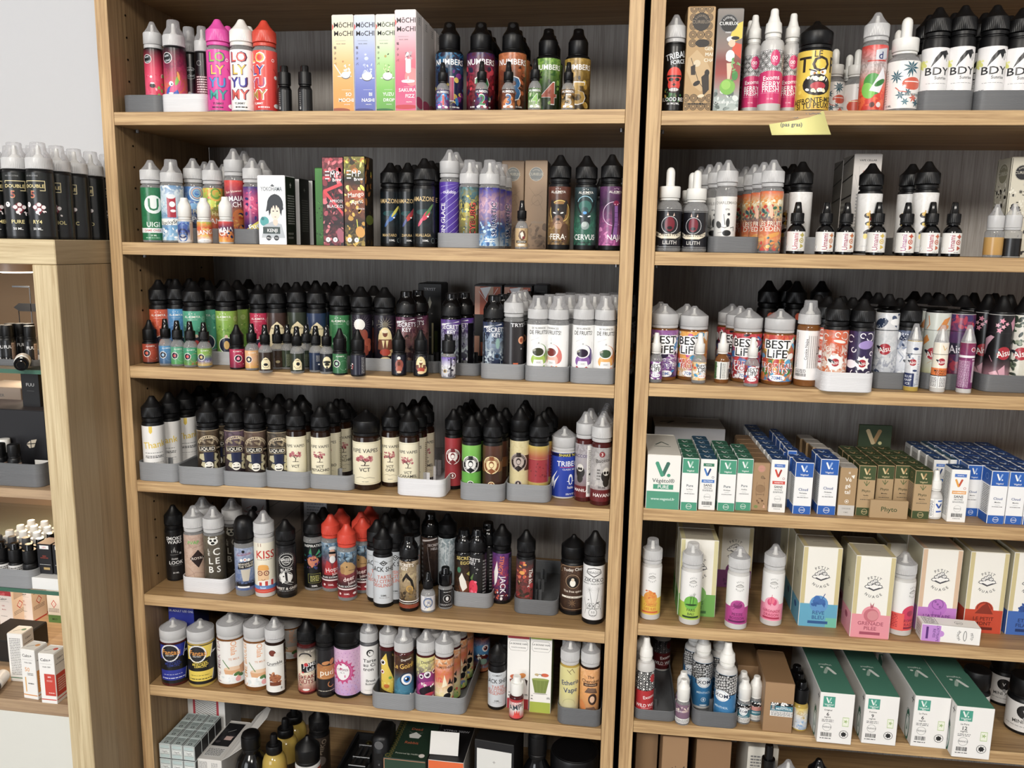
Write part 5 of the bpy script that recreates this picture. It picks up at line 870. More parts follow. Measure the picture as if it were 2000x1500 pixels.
b('R3', 'tube', 1828, 44, 574, 48, ('m', 'k', '#b8b03c:#c8ccc0:#ccd0c6:#ccd0c8', None, 'R -80 76 80 77 #8a8c84;P #d8842c 0 76 20 92 44 96 30 84;P #d8842c -44 54 -20 62 -30 70 -46 64;E 24 80 16 8 #e08a3c 30;E 12 74 12 6 #f0ece4 20;L #d8843c 3 -30 96 -24 84 -34 78;L #c8a068 1.5 -20 30 0 36 14 28;'+red(-6, 44, 20), (.03, .80)), 'pale tube bottle with orange goldfish', up=.002, n=2, dx=-.006)
b('R3', 'tube', 1877, 46, 576, 50, ('m', 'k', '#7a2440:#5a2050:#4a2a5c:#5a2a58', '#a82a44:#8a2a4a:#3a2a60:#a83050', 'X -60 80 60 98 16 8 16 #a83048 #3a2a60 #c83a50;R -80 44 80 60 #241c38;T Aisu -4 52 26 #e8e0ec 6 .85;X -60 2 60 42 22 6 14 #a82c44 #4a2858 #8a2848;R -80 76 80 77 #3a1830', (.03, .80)), 'violet and red camouflage tube bottle', up=.002, n=2, dx=-.006)
b('R3', 'tube', 1951, 36, 577, 50, ('m', 'k', '#e8a8b8:#161416:#141214:#161416', None, 'R -80 75 80 76 #2a2428;G 4 92 10 5 #e890a8 1 .5;G -8 86 8 5 #e8b0c0 1 .5;G 8 84 8 5 #f0b0c0 1 .5;G -2 79 10 5 #e890a8 1 .5;G 18 88 7 5 #e8a0b4 1 .5;P #c88aa0 30 90 44 98 50 86 40 78;P #d0a0b0 -50 66 -26 72 -14 70 -34 58 -44 44;P #e8b0bc -20 20 0 24 20 10 10 2 -4 12;P #d8a0b0 6 24 24 32 30 12 18 8;L #d8a0b0 1.5 -24 44 -14 36;'+red(18, 48, 21), (.03, .80)), 'black tube bottle with pink cranes and blossom', up=.002, n=2, dx=-.006)
b('R3', 'tube', 1997, 36, 578, 50, ('m', 'k', '#c8c4b0:#d8d4c8:#dcd8cc', '#b8b8a0:#e8e4da:#c8c8b4', 'X -50 60 20 98 30 5 12 #4a5a48 #2f3c30 #8a947c;X -50 4 0 40 26 5 12 #3f4c3c #5a6850 #2a3428;C -24 12 8 #d88a5a;'+red(4, 48, 21), (.03, .80)), 'cream tube bottle with dark green cactus', up=.002, n=2, dx=-.006)
b('R3', 'tube', 1921, 92, 586, 40, ('m', 'k', '#7c8478:#868e82', None, 'R -80 76 80 77 #5a6058;X -50 78 50 98 16 6 14 #5a6454 #9aa090'), 'grey-green tube bottle beside the pink crane one', up=.002)
def slim(u, vb, vt, base, mix, art, ds):
    b('R3', 'slim10', u, vb, vt, 27, ('y' if 'blue' in ds else 'm', 't', base, mix, art, (.07, .742)), ds, tilt=0)
slim(1784, 765, 631, '#c8ccd0:#e0e2e4:#dcdee2', '#9aa4b4:#f0f0f2:#c8ccd4', 'R -80 0 12 30 #1e2c5c;T BLUE -20 23 13 #e8ecf4;T RASP -20 15 13 #e8ecf4;T ICE -20 7 13 #e8ecf4;E 10 84 14 8 #2a3c68;E 14 36 12 6 #2a3c68;X -30 60 0 76 12 3 8 #8a94a8 #4a5874;R -80 72 80 73 #2a2c34;'+red(0, 54, 19)+'B 24 4 40 70 #8a90a0 18', 'slim upright vial with a blue band, clear pointed tip')
slim(1836, 767, 634, '#f0f0ee:#efe6d0:#ece4d4', None, 'R -80 28 80 44 #e8761c;T MANGO 10 38 13 #2a1c10;T TONIC 10 32 13 #2a1c10;R -80 0 80 27 #f2f0ee;R -80 26 80 28 #222;R -1 0 1 27 #222;B -44 2 -6 24 #555 7;B 8 2 44 24 #555 7;R -80 74 80 75 #4a463c;'+red(10, 58, 20)+'L #d8a83c 3 10 94 20 84 30 90', 'slim upright vial with an orange band, clear pointed tip')
slim(1888, 769, 634, '#6a1a5a:#7a2468:#7a2050', '#7a2468:#8a3a78:#8a2048', 'B -44 3 20 62 #d8b8d0 22;R -80 68 80 73 #f0ecf0;C 32 86 13 #f0ecf0;C 32 86 10 #a83048;B 30 66 48 62 #fff 1;K 34 14 50 60 #f0e0ec', 'slim upright vial in violet with a white band')
# ================================================================== main bookcase, fourth shelf
tray('L4', 276, 350, 941, 905, 230, 'g', 'grey tray under the white and yellow script bottle', 2)
tray('L4', 352, 436, 948, 913, 230, 'g', 'grey tray with one free well beside the first moustache bottle', 2)
tray('L4', 438, 520, 951, 922, 230, 'g', 'grey tray under the middle pair of moustache bottles', 2)
tray('L4', 521, 605, 954, 921, 230, 'g', 'grey tray shared by a moustache and a tree bottle', 2)
tray('L4', 606, 690, 957, 928, 210, 'g', 'grey tray under the pistachio tree bottle', 2)
tray('L4', 777, 869, 970, 936, 200, 'w', 'white tray with four empty wells beside the caramel tree bottle', 2)
tray('L4', 899, 985, 979, 945, 220, 'g', 'grey tray under the green and brown crest bottles', 2)
tray('L4', 988, 1074, 981, 947, 220, 'g', 'grey tray under the cream and gold bottles', 2)
TH = 'P #e8c83c -16 100 -16 88 -10 84 -4 88 -4 100;T Thank 0 62 24 #e8c83c 6 .95;L #b8a030 1 34 66 44 60;B -34 44 30 46 #444 1;B -34 34 34 40 #333 2;B -30 24 34 26 #999 1;L #bbb .6 -40 20 40 20;B -14 8 24 11 #999 1'
b('L4', 'spike', 300, 22, 774, 43, ('k', 'k', '#edebe8', None, TH, (.06, .655)), 'black-capped white bottle with yellow script lettering', n=4, dx=.008, up=.002)
for i, (u, y, vt) in enumerate(((428, 72, 777), (455, 150, 766))):
    b('L4', 'spike', u, y, vt, 38, ('k', 'k', '#141416', None, ''), 'plain black bottle in the dark gap, %s one' % ('nearer', 'farther')[i], up=.002)
def gent(u, vt, base, mix, ds, n, y=20):
    A_ = 'O 0 64 47 2 #cbb894 20 160;A GENTLEMEN\'S 0 62 44 10 #d8c8a8;O 0 64 38 1.6 #cbb894 20 160;X -24 74 24 80 10 3 7 #b8a888 #8a7a60;R -36 58 22 68 #15110d;L #cbb894 1.2 -37 57.5 22 57.5 22 68.5 -37 68.5 -37 57.5;T LIQUID -7 63 12 #f0e8d8;R 28 58 50 68 #15110d;T 50ML 38 63 7 #cbb894;P #bdb48e -34 52 -14 54 -14 24 -30 30 -22 40 -38 44;P #bdb48e 20 54 34 50 26 44 36 36 24 30 32 20 16 24;P #1c2444 -18 56 16 56 14 38 -16 38;E -1 38 26 3.5 #1c2444;E -1 29 15 15 #f0ece0;E -9 32 2.4 1.5 #14110e;E 6 32 2.4 1.5 #14110e;E -5 26 7 2.2 #14110e -8;E 3 26 7 2.2 #14110e 8;P #14110e -34 0 -18 20 0 8 16 20 34 0;P #f0ece0 -10 18 0 4 10 18 0 12;E 0 13 6 2.5 #14110e;L #a8967a 2 34 56 42 44 34 30 44 10 38 2;L #a8967a 2 44 54 36 38 46 20;L #cbb894 1.5 -48 99 48 99'
    b('L4', 'spike', u, y, vt, 42, ('k', 'k', base, mix, A_, (.05, .665)), ds, n=n, dx=.005, up=.002)
gent(407, 783, '#241c14:#3a2c1e:#5a4a34', '#1a1612:#4a3a28', 'black bottle with a moustached gentleman on olive brown', 2)
gent(457, 783, '#241c20:#3a2c34:#6a5464', '#1a1618:#4a3a44', 'black bottle with a moustached gentleman on dusky mauve', 2)
gent(499, 785, '#241c18:#3a2c24:#6a5448', '#1a1612:#5a4638', 'black bottle with a moustached gentleman on warm brown', 2)
gent(540, 786, '#201c18:#342c24:#5a4e40', '#161412:#3c342a', 'black bottle with a moustached gentleman on grey brown', 2)
def ripe(u, yv, vt, w, flav, ds, n=0, kd='spike', base='#e9e0bf:#ede5c8', x=-6, **k):
    A_ = 'L #b8aa80 .8 -46 3 44 3 44 97 -46 97;T RIPE_VAPES %d 80 11 #4a4640 0 1.05;X %d 56 %d 68 34 3 6 #b8606a #c88a84 #a84a54;L #3a2420 2.6 %d 47 %d 52 %d 60;L #3a2420 1.6 %d 53 %d 58;L #3a2420 1.6 %d 54 %d 60;L #3a2420 2 %d 46 %d 46;' % (x, x-24, x+20, x, x+2, x-6, x, x+12, x, x-16, x-10, x+12)
    for i, t in enumerate(flav): A_ += 'T %s %d %d 11 #3c3a36;' % (t, x, 36-i*8)
    A_ += 'L #6a6258 .8 %d 16 %d 19 %d 16 %d 18 %d 15;B 50 6 64 90 #9a9070 20;B %d 7 %d 9 #777 1' % (x-26, x-12, x, x+12, x+28, x-8, x+10)
    b('L4', kd, u, yv, vt, w, ('b', 'k', base, None, A_, (.06, .63) if kd == 'spike' else (.075, .62)), ds, n=n, **k)
ripe(579, 20, 791, 38, ['VCT'], 'black-capped cream bottle with a pink tree, tight beside the last moustache', 1, up=.002)
ripe(625, 20, 793, 38, ['VCT', 'PISTACHIO'], 'black-capped cream bottle with a pink tree, pistachio version', 2, up=.002, dx=.006)
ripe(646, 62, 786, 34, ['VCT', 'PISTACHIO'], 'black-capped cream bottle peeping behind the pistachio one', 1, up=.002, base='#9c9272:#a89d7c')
ripe(680, 925, 787, 37, ['VCT', 'SWEET', 'ALMOND'], 'black-capped pale bottle with a pink tree, sweet almond version', base='#dcd6c8:#e6e0d4', up=0)
ripe(716, 959, 800, 53, ['VCT'], 'wide black-capped cream bottle with a pink tree', kd='wide')
ripe(764, 952, 793, 37, ['VCT', 'CAFE'], 'black-capped cream bottle with a pink tree, coffee version', 3, dx=.010)
ripe(799, 16, 801, 39, ['VCT', 'CARAMEL'], 'black-capped cream bottle with a pink tree, caramel version', 2, up=.002, dx=.004)
b('L4', 'spike', 812, 105, 792, 36, ('b', 'k', '#b8ae90', None, 'B -30 10 40 80 #8a8064 14'), 'black-capped cream bottle turned sideways behind the caramel one', up=.002)
def don(u, yv, vt, w, base, disc, ink, nm, ds, n=0, band='', x=-4, mix=None, **k):
    A_ = band+'C {0} 62 36 {1};C {0} 62 32 {2};C {0} 62 22 {1};A DON_CRISTO {0} 62 27 8 {1};A {3} {0} 62 27 8 {1} 270 -1;E {0} 63 10 14 {2};E {0} 72 15 2.6 {2};R {4} 71 {5} 79 {2};E {0} 62 8 9 {1};P {2} {6} 50 {0} 56 {7} 50 {0} 44;C {0} 22 14 {1};C {0} 22 11 {2};E {0} 22 4 7 {1}'.format(x, disc, ink, nm, x-9, x+9, x-16, x+16)
    b('L4', 'spike', u, yv, vt, w, ('k', 'k', base, mix, A_, (.05, .655)), ds, n=n, **k)
don(886, 957, 799, 34, '#b03038:#8c2028:#a82c34', '#f0e8e4', '#7a141c', 'MAPLE', 'black-capped metallic red bottle with a round crest', 3, dx=.004)
don(920, 20, 811, 37, '#6ab83a:#5aa834:#7ac04a', '#e8e8e4', '#16181a', 'PISTACHIO', 'black-capped metallic green bottle with a round crest', 3, 'R -90 46 90 66 #1c2420;', up=.002, dx=.005)
don(962, 20, 812, 38, '#4a2a1c:#3c2418:#5a3424', '#ecd8a0', '#8a4a1c', 'SESAME', 'black-capped dark brown bottle with a tan crest', 2, 'R -90 48 90 68 #7a4a24;', up=.002, dx=.005)
don(1015, 40, 797, 38, '#cfc08a:#d8ca98', '#b8a8a0', '#2a1c18', 'TABAC', 'black-capped cream bottle with a bronze crest', 2, 'R 20 46 90 74 #4a3424;', up=.002, mix='#cfc08a:#d0c08c')
b('L4', 'spike', 1052, 20, 811, 39, ('k', 'k', '#a8923a:#b8a24a:#a83038:#a83038:#c8b04a', None, 'R -90 28 90 74 #a02c34;X -10 40 40 66 20 2 5 #7a1c24 #8a2830;L #c8b060 1 -60 28 60 28;L #c8b060 1 -60 74 60 74;X -10 4 44 24 22 2 5 #8a742c #d8c068;C -30 50 2 #1a1010', (.05, .655)), 'black-capped gold bottle with a wide red band', up=.002, n=2, dx=.004)
b('L4', 'wide', 1101, 975, 833, 52, ('m', 'f', '#1c3aa0:#2444b0', None, 'R -90 92 90 99 #0c1440;T SHAKE_\'N\'_VAPE 26 95.5 8 #e8d83c;T TRIBECA 20 76 15 #f4f4f8 0 .95;L #d83a3a 1.4 -10 68 46 68;T CLASSIC_MOD 20 63 5 #d8dcec;P #f0f2f8 -46 20 -38 40 -18 60 -28 44 -32 22;P #f0f2f8 -30 14 -28 34 -12 50 -22 34;G 22 36 12 6 #f0f2f8 1 .4;E 22 40 7 16 #f0f2f8;E 22 38 4 11 #2444b0;T halo 22 22 8 #f4f4f8;B 8 4 46 9 #d8dcec 2;B -48 30 -44 96 #e8ecf8 10', (.03, .66)), 'wide frosted-capped royal blue bottle with a flame emblem')
SK = 'E {0} 48 20 26 #2a2624;E {0} 56 14 16 #d8d4cc;E {1} 54 5 6 #16120f;E {2} 54 5 6 #16120f;P #16120f {0} 50 {3} 45 {4} 45;E {0} 36 13 18 #2c2622;R -90 0 90 22 #6a1c20;'
b('L4', 'spike', 1142, 981, 804, 37, ('n', 'f', '#7a2024:#8a8488:#a8a2a4:#8c868a', '#6a1c20:#9a94a0:#b0aab0', SK.format(-18, -23, -13, -20, -16)+'T BACCOS -20 78 12 #4a3a6a;T MANILA -14 14 12 #f0ece8;R 10 2 40 98 #e8e6e2;B 14 30 36 90 #8a8480 16;E 24 44 5 5 #333;K 16 8 34 24 #222', (.05, .655)), 'frosted-capped red liquid bottle with a skull and a white strip', n=1, dx=.006)
b('L4', 'spike', 1174, 989, 810, 40, ('n', 'f', '#6a1c20:#b0acac:#c0bcba:#a8a4a4', '#5a181c:#c8c4c0:#a8a4a2:#989494', SK.format(22, 16, 28, 20, 24)+'C 4 88 11 #8a2428;T 3 4 88 12 #f0ece8;T Baccos 8 77 14 #4a4444 8;T 50_mL 6 27 8 #333;T HAVANA 10 12 13 #f4f0ec;B -14 40 0 62 #6a6664 4', (.05, .655)), 'frosted-capped grey bottle with a bearded skull, nearest the side panel', n=3, dx=.0015)
# ================================================================== neighbouring bookcase, fourth shelf (small cartons)
def VLOGO(x, y, s, a, b_, d, k=.34):
    f = lambda *v: ' '.join('%.1f' % q for q in v)
    p0, p1, p2, p3 = (x-.85*s, y+.8*s*k), (x-.2*s, y-.65*s*k), (x+.5*s, y+.8*s*k), (x-.08*s, y-.6*s*k)
    return 'L %s %s;C %s %s;L %s %s;C %s %s;C %s %s;C %s %s;' % (b_, f(.46*s, *p2, *p3), f(*p2, .22*s), b_, a, f(.46*s, *p0, *p1), f(*p0, .22*s), a, f(*p1, .22*s), a, f(x+.62*s, y-.66*s*k, .22*s), d)
def small(kind, name='', sub='', nic=''):
    if kind == 'pure': cc, base, top = '#3f9a7a', '#f0f0ee', '#2f6a54'
    elif kind == 'cloud': cc, base, top = '#1f5fb8', '#f0f0f0', '#1c3f78'
    elif kind == 'phyto': cc, base, top = '#3f4f2a', '#b5976c', '#3a4826'
    lt = '#f4f4f2' if kind != 'phyto' else '#dcc490'; md = {'pure': '#a8d0c0', 'cloud': '#9ab8e8', 'phyto': '#b08a58'}[kind]
    tx = '#3a4a5c' if kind != 'phyto' else '#4a4a2c'
    f = 'R -50 72 50 100 %s;R -50 0 50 16 %s;' % (cc, cc)+VLOGO(0, 88, 20, lt, md, lt)+'T Végétol 0 76.5 10 %s;' % lt
    if kind == 'phyto': f += 'L #5a6a3a 4 0 60 -16 68;L #5a6a3a 4 0 60 0 70;L #5a6a3a 4 0 60 16 68;'
    f += 'T %s 0 %d 15 %s;T %s 0 %d 8 #222;L %s 1 -14 36 14 36;B -30 31.5 30 33.5 #333 1;O 0 8 17 2 %s;T AVAP 0 8 8 %s' % (name, 48 if kind != 'phyto' else 50, tx if kind != 'cloud' else '#2a4a8c', sub, 41, tx, lt, lt)
    side = 'R -50 72 50 100 %s;R -50 0 50 16 %s;O 0 86 17 2 %s;B -36 18 38 70 #555 16' % (cc, cc, md)
    tp = VLOGO(0, 50, 22, '#e8e8e4' if kind != 'phyto' else '#c8b080', md, '#e8e8e4' if kind != 'phyto' else '#c8b080', 1)
    return base, {'front': (base, f), 'left': (base, side), 'right': (base, side), 'top': (top, tp)}
def vplus(a, b_, tag, tc):
    f = 'R -32 86 32 92 %s;T VEGETOL 0 89 6 #fff;' % ('#2f7a5c' if tag == 'ARCTIQUE' else '#4a78c8')+VLOGO(-2, 74, 24, a, b_, '#f0f0ee')+'O 28 65 7 2 %s;R -38 54 38 60 %s;T %s 0 57 8 #fff;T SANS 0 49 15 #222;T NICOTINE 0 43.5 7 #222;B -30 37 30 41 #777 2;O 0 26 20 1 #999;T FRANCE 0 26 7 #888;K -30 10 30 17 #222;B -20 6 20 8 #888 1' % (b_, tc, tag)
    return '#efeeea', {'front': ('#f0efec', f), 'left': ('#efeeea', 'B -34 10 34 92 #666 30'), 'top': ('#24506a' if tag == 'ARCTIQUE' else '#1c4274', VLOGO(0, 50, 22, '#e8e8e8', '#a8b8c8', '#e8e8e8', 1))}
# the grey box at the back, the large white and green box
c('R4', 1276, 1414, 175, 836, 80, '#b4b4b6', {'front': ('#b8b8bc:#b0b0b4', ''), 'left': ('#2a4a44', ''), 'top': ('#b0a89c', 'L #3a3630 4 -40 50 -20 60 -30 40;L #3a3630 4 0 50 20 55')}, 'big grey box standing against the back panel')
f = VLOGO(0, 73, 24, '#3f9a7a', '#3a7060', '#3f9a7a', .62)+'T Végétol® 0 53 12 #55605c;R -30 37 30 46 #3f9a7a;T PURE 0 41.5 10 #f0f0ec;R -50 0 50 33 #4a9a7c;T www.vegetol.fr 0 19 8 #d8e8e0;'
c('R4', 1260, 1326, 994, 889, 130, '#eae8e2', {'front': ('#eeece6', f), 'top': ('#e6e2d8', 'L #2c4a40 5 -20 48 0 62 20 48;L #2c4a40 5 -24 40 24 40'), 'left': ('#e0ddd4', ''), 'right': ('#dcd9d0', '')}, 'large white and green box beside the side panel')
def S(k, *a): return small(k, *a)
QB = 27
def col4(u0, u1, vb, vt, spec, ds, n, dx=0.0, rot=0):
    base, faces = spec; c('R4', u0, u1, vb, vt, QB, base, faces, ds, n, rot, dx)
col4(1328, 1361, 997, 895, S('pure', 'Pure', 'Le_Pure'), 'small green and white carton beside the large white box', 3, 0)
col4(1363, 1396, 996, 897, vplus('#3a7ac8', '#24407a', 'ARCTIQUE', '#3a78c8'), 'small white carton with a blue letter V, between green ones', 4, 0)
col4(1400, 1434, 998, 898, S('pure', 'Pure', 'Arctique'), 'small green and white carton, foremost of the green ones', 3, 0)
col4(1435, 1466, 997, 896, S('pure', 'Pure', 'Antillais'), 'small green and white carton next to the kraft bird carton', 2, 0)
f = 'C 0 88 22 #c88a78;O 0 88 19 1.5 #a89070;T CURIEUX 0 88 7 #b08a70;C 8 70 10 #8a7050;P #6a5038 16 70 28 68 16 66;O 8 70 10 1 #5a4430;E 0 46 28 26 #957450;L #5a4430 1 -20 60 -26 44 -20 30;L #5a4430 1 20 60 26 44 20 30;L #5a4430 1 -14 54 14 52;T CIGARETTE 0 34 7 #6a5038;E -20 8 12 10 #7a8a4a;P #d8a890 20 6 34 6 27 14;X -20 14 30 26 8 4 8 #806244 #6a4e34'
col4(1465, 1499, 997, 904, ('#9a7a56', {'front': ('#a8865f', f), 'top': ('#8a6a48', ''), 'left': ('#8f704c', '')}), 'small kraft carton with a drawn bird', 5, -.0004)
col4(1500, 1533, 1001, 898, vplus('#d8402c', '#a82c24', 'NOISETTE', '#d8483a'), 'small white carton with a red letter V', 7, -.0006)
col4(1531, 1549, 985, 880, S('cloud', 'Cloud', 'Noisette'), 'small blue carton tucked behind the first full blue one', 4, 0)
col4(1547, 1583, 1004, 903, S('cloud', 'Cloud', 'Noisette'), 'small blue carton, first full one after the red V', 2, -.003)
col4(1595, 1631, 1005, 897, S('cloud', 'Cloud', 'Noisette'), 'small blue carton just before the leaf lettered one', 1, -.001)
f = 'T IS 4 90 12 #f0ece2;T Vé 0 76 24 #f4f0e8;T gé 0 63 24 #f4f0e8;T tal 0 50 24 #f4f0e8;P #f4f0e8 14 84 36 86 30 78;O 0 30 12 2 #f4f0e8;C 0 30 5 #f4f0e8;R -50 0 50 22 #c8c4be;T ORIGINE 0 15 9 #8a8680;T 9_MG 0 7 8 #8a8680'
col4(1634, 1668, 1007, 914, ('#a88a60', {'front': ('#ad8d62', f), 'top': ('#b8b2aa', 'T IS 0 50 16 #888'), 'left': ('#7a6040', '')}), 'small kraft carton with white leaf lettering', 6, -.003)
col4(1670, 1704, 1007, 909, S('phyto', 'Phyto', 'Vanille'), 'small olive carton beside the leaf lettered one', 3, 0)
col4(1706, 1740, 1001, 909, S('phyto', 'Phyto', 'Menthe'), 'small olive carton inside the kraft tray, first of two', 3, 0)
col4(1741, 1776, 1001, 909, S('phyto', 'Phyto', 'Menthe'), 'small olive carton inside the kraft tray, second of two', 3, 0)
col4(1779, 1814, 1013, 919, S('phyto', 'Phyto', 'Menthe'), 'small olive carton right before the little white bottle', 3, -.001)
c('R4', 1697, 1772, 1013, 978, 5, '#ae9066', {'front': ('#b09268', 'T Phyto 0 52 13 #3f4f2a')}, 'low kraft display tray lettered in green', flap=False, cat='display tray', name='display_tray')
c('R4', 1673, 1738, 175, 830, 4, '#33452c', {'front': ('#34462d:#3a4c32', VLOGO(0, 80, 26, '#d8c090', '#b08a58', '#d8d090', .5)+'T Végétol 0 59 13 #d0c088'), 'left': ('#8a6a40', '')}, 'dark green header card standing at the back', flap=False, cat='sign', name='header_card')
b('R4', 'thin10', 1825, 1015, 918, 30, ('m', 'w', '#f0f0ee', None, 'R -60 0 4 100 #f4f4f2;B -44 6 0 92 #333 13;L #333 1 4 2 4 98;'+VLOGO(30, 62, 18, '#2a5ab8', '#1c3a7a', '#fff', .7)+'R 14 28 44 36 #2a5ab8;R 20 86 46 94 #3a70c8', (.05, .43)), 'little white-capped bottle standing among the cartons')
col4(1848, 1885, 1020, 917, vplus('#e8a030', '#c84a24', 'GOURMAND', '#e8a040'), 'small white carton with an orange letter V', 0, 0)
col4(1880, 1909, 1008, 908, S('cloud', 'Cloud', 'Mentho'), 'small blue carton half hidden by the orange V one', 4, -.001)
col4(1846, 1879, 992, 898, vplus('#3a7ac8', '#24407a', 'ARCTIQUE', '#3a78c8'), 'small white carton behind the orange V one', 3, -.001)
col4(1815, 1843, 990, 898, vplus('#3a7ac8', '#24407a', 'FRAISE', '#3a78c8'), 'small white carton behind the little bottle', 3, -.001)
for i, (u0, u1, vb) in enumerate(((1926, 1960, 1023), (1961, 1995, 1024), (1996, 2032, 1026))):
    col4(u0, u1, vb, 920+i, S('cloud', 'Cloud', 'Menthe'), 'small blue carton, %s of the last blue trio' % ('first', 'second', 'third')[i], 5, -.0005)
# ================================================================== main bookcase, fifth shelf
tray('L5', 361, 446, 1159, 1130, 200, 'w', 'white tray under the marbled and bulldog bottles', 2)
tray('L5', 716, 784, 1168, 1137, 120, 'w', 'white tray behind the lemon tart bottle', 2)
tray('L5', 884, 959, 1187, 1158, 150, 'g', 'grey tray under the egg and pink drop bottles', 2)
tray('L5', 1004, 1089, 1201, 1172, 170, 'd', 'dark grey tray holding a single king bottle', 2)
b('L5', 'spike', 341, 1136, 986, 34, ('k', 'k', '#111113', None, 'T SMOKE -2 88 15 #f0f0f0 0 1.0;T WARS 0 80 15 #f0f0f0 0 1.05;E -6 62 2 9 #888;E -14 60 2 7 #888;E 2 60 2 7 #888;E 10 58 2 5 #888;E -2 64 2 12 #888;C 22 55 5 #999;L #888 1.5 -20 53 14 53;T DARK -2 44 7 #ddd;T LOOK 2 36 15 #f0f0f0;B -24 29 26 31 #777 1;T 50_ML 0 14 7 #ccc', (.03, .66)), 'plain black bottle with white lettering, next to the side panel')
b('L5', 'spike', 379, 30, 988, 39, ('c', 'f', '#c8a890:#c0a08a:#b8988a', '#a88470:#d0b4a0:#c4a898', 'T PVAP -6 86 13 #5ab84a;P #2a1c1a -20 56 10 72 34 56 10 38;T ROYAL 8 56 10 #e8dcd0;L #8a6a5a 1 -40 90 -10 76 30 80;L #8a6a5a 1 -40 20 0 30 40 24;L #9a7a6a 1 -30 40 -10 30 0 10', (.03, .68)), 'frosted-capped marbled pink bottle with a dark diamond', up=.002)
b('L5', 'spike', 398, 90, 971, 40, ('c', 'f', '#8a7a6a', None, 'B -30 20 30 80 #5a4a3a 12'), 'frosted-capped bottle peeping behind the tray pair', up=.002)
CEL = 'E -6 90 19 14 #f0efe8;E -13 92 5 5 #1a1a16;E 2 92 5 5 #1a1a16;E -6 87 7 5 #1a1a16;P #f0efe8 -24 96 -18 100 -14 94;P #f0efe8 12 96 6 100 2 94;T L -22 74 11 #f4f2ec;T E -22 67 11 #f4f2ec;T C 6 71 27 #f4f2ec;T L -16 54 24 #f4f2ec;T E 8 54 24 #f4f2ec;T B -16 38 24 #f4f2ec;T S 12 38 24 #f4f2ec;X -40 4 40 20 14 3 8 #b8b0a0 #3a3228'
b('L5', 'spike', 419, 30, 989, 40, ('c', 'f', '#4a4234:#5a5244', '#2f2a22:#6c6454', CEL, (.03, .68)), 'frosted-capped khaki bottle with bulldog head and stacked letters', up=.002)
b('L5', 'spike', 455, 95, 974, 39, ('c', 'f', '#2c261f:#363028', '#1f1b16:#463e34', CEL.replace('#f4f2ec', '#a8a294').replace('#f0efe8', '#b8b4a4'), (.03, .68)), 'khaki bulldog bottle in the shade, second from the white tray')  # bulldog print and sleeve recoloured darker, shade put into the label
b('L5', 'round', 478, 1166, 1007, 38, ('c', 'k', '#4a6090:#6a80ac:#8a98b8', '#5a6c98:#a8b4cc', 'C -6 92 6 #16161c;T Flavormonks -4 85 8 #a83a4a 6;L #a83a4a 1 -30 88 24 88;C -14 72 6 #f0f0ee;C 0 73 7 #f0f0ee;C 14 72 6 #f0f0ee;C 0 73 3 #c83a3a;P #14141a -30 50 -26 66 36 70 32 54;T BEWARE_OF 4 63 8 #e8e0d0 5;T THE_THING 4 57 8 #e8e0d0 5;P #c8c0b0 -18 50 20 50 12 22 -10 22;R -90 8 90 16 #14141c;T MR_CHOC 4 17 14 #14141c;R -34 6 14 10 #e8e8e8;L #22283c 1 -34 22 40 22', (.08, .62)), 'round-domed black-capped bottle with a blue creature label')
b('L5', 'round', 494, 70, 996, 38, ('c', 'k', '#3a4458:#4a5468', None, 'B -20 30 34 90 #8a94a8 9', (.08, .62)), 'round-domed black cap behind the blue creature bottle')
b('L5', 'spike', 517, 1168, 998, 40, ('m', 'f', '#e8e2cc:#ece6d2', None, 'L #8a2a2c 2 -24 93 -24 99;L #8a2a2c 2 -14 93 -14 99;T KISS 2 77 30 #d0342c 0 .95;B -30 66 30 68 #8a7a6a 1;E -8 48 22 12 #e8a040;R -30 24 12 46 #e8c090;E -8 26 20 14 #e8c090;E -8 52 20 10 #eaa848;O -20 40 10 3 #7a2a20;O 4 40 10 3 #7a2a20;C -20 40 2 #222;C 4 40 2 #222;O -8 30 8 1.5 #8a3a2a 200 340;P #f0ece4 -36 8 -30 24 44 28 48 8;R -24 9 -14 22 #c83a34;R -2 9 8 24 #c83a34;R 20 9 30 26 #c83a34;R -90 8 90 15 #5a8ac8;T Sweet -10 11 6 #fff;R -90 0 90 8 #d84030;L #f0b0a0 1 -34 4 40 4', (.055, .655)), 'frosted-capped cream bottle with big red lettering and glasses')
b('L5', 'spike', 559, 1169, 1015, 38, ('k', 'k', '#17171a:#1c1c20', None, 'G 0 74 38 30 #d8d8d4 .15 .8;C 0 74 29 #17171a;O 0 74 29 1.6 #d8d8d4;C 0 74 19 #e8e8e4;C 0 74 17 #17171a;T GREEN 0 76 11 #f0f0ec;T VAPES 0 70 6 #f0f0ec;T BLACK 0 54 11 #e8e8e4 4;E -4 38 28 24 #cfcfca;E -4 38 26 22 #1a1a1e;P #e0e0dc -30 42 -8 50 -4 30 -18 24;P #e0e0dc 2 48 24 40 14 26 4 30;C -12 40 3 #17171a;L #cfcfca 1.5 -30 30 20 20;L #cfcfca 1.5 -26 34 26 24;T SWEET_&_GREEN 0 13 10 #e8e4dc;B -34 7 34 9 #aaa 1', (.05, .66)), 'black bottle with a white ring crest and mask')
c('L5', 473, 521, 185, 960, 60, '#c8c8cc', {'front': ('#cfd0d6', 'C 2 74 12 #17171c;L #a83a4a 2 -40 70 -10 66 30 72 40 80;L #a83a4a 2 -30 74 -10 78')}, 'pale carton with a black disc at the back')
c('L5', 524, 590, 175, 950, 60, '#4a3e34', {'front': ('#4a4038:#5a5048', 'L #15110e 2 -50 40 50 78;L #15110e 2 -50 70 50 98;L #15110e 2 -50 10 50 46')}, 'brown taped carton at the back', rot=-8)
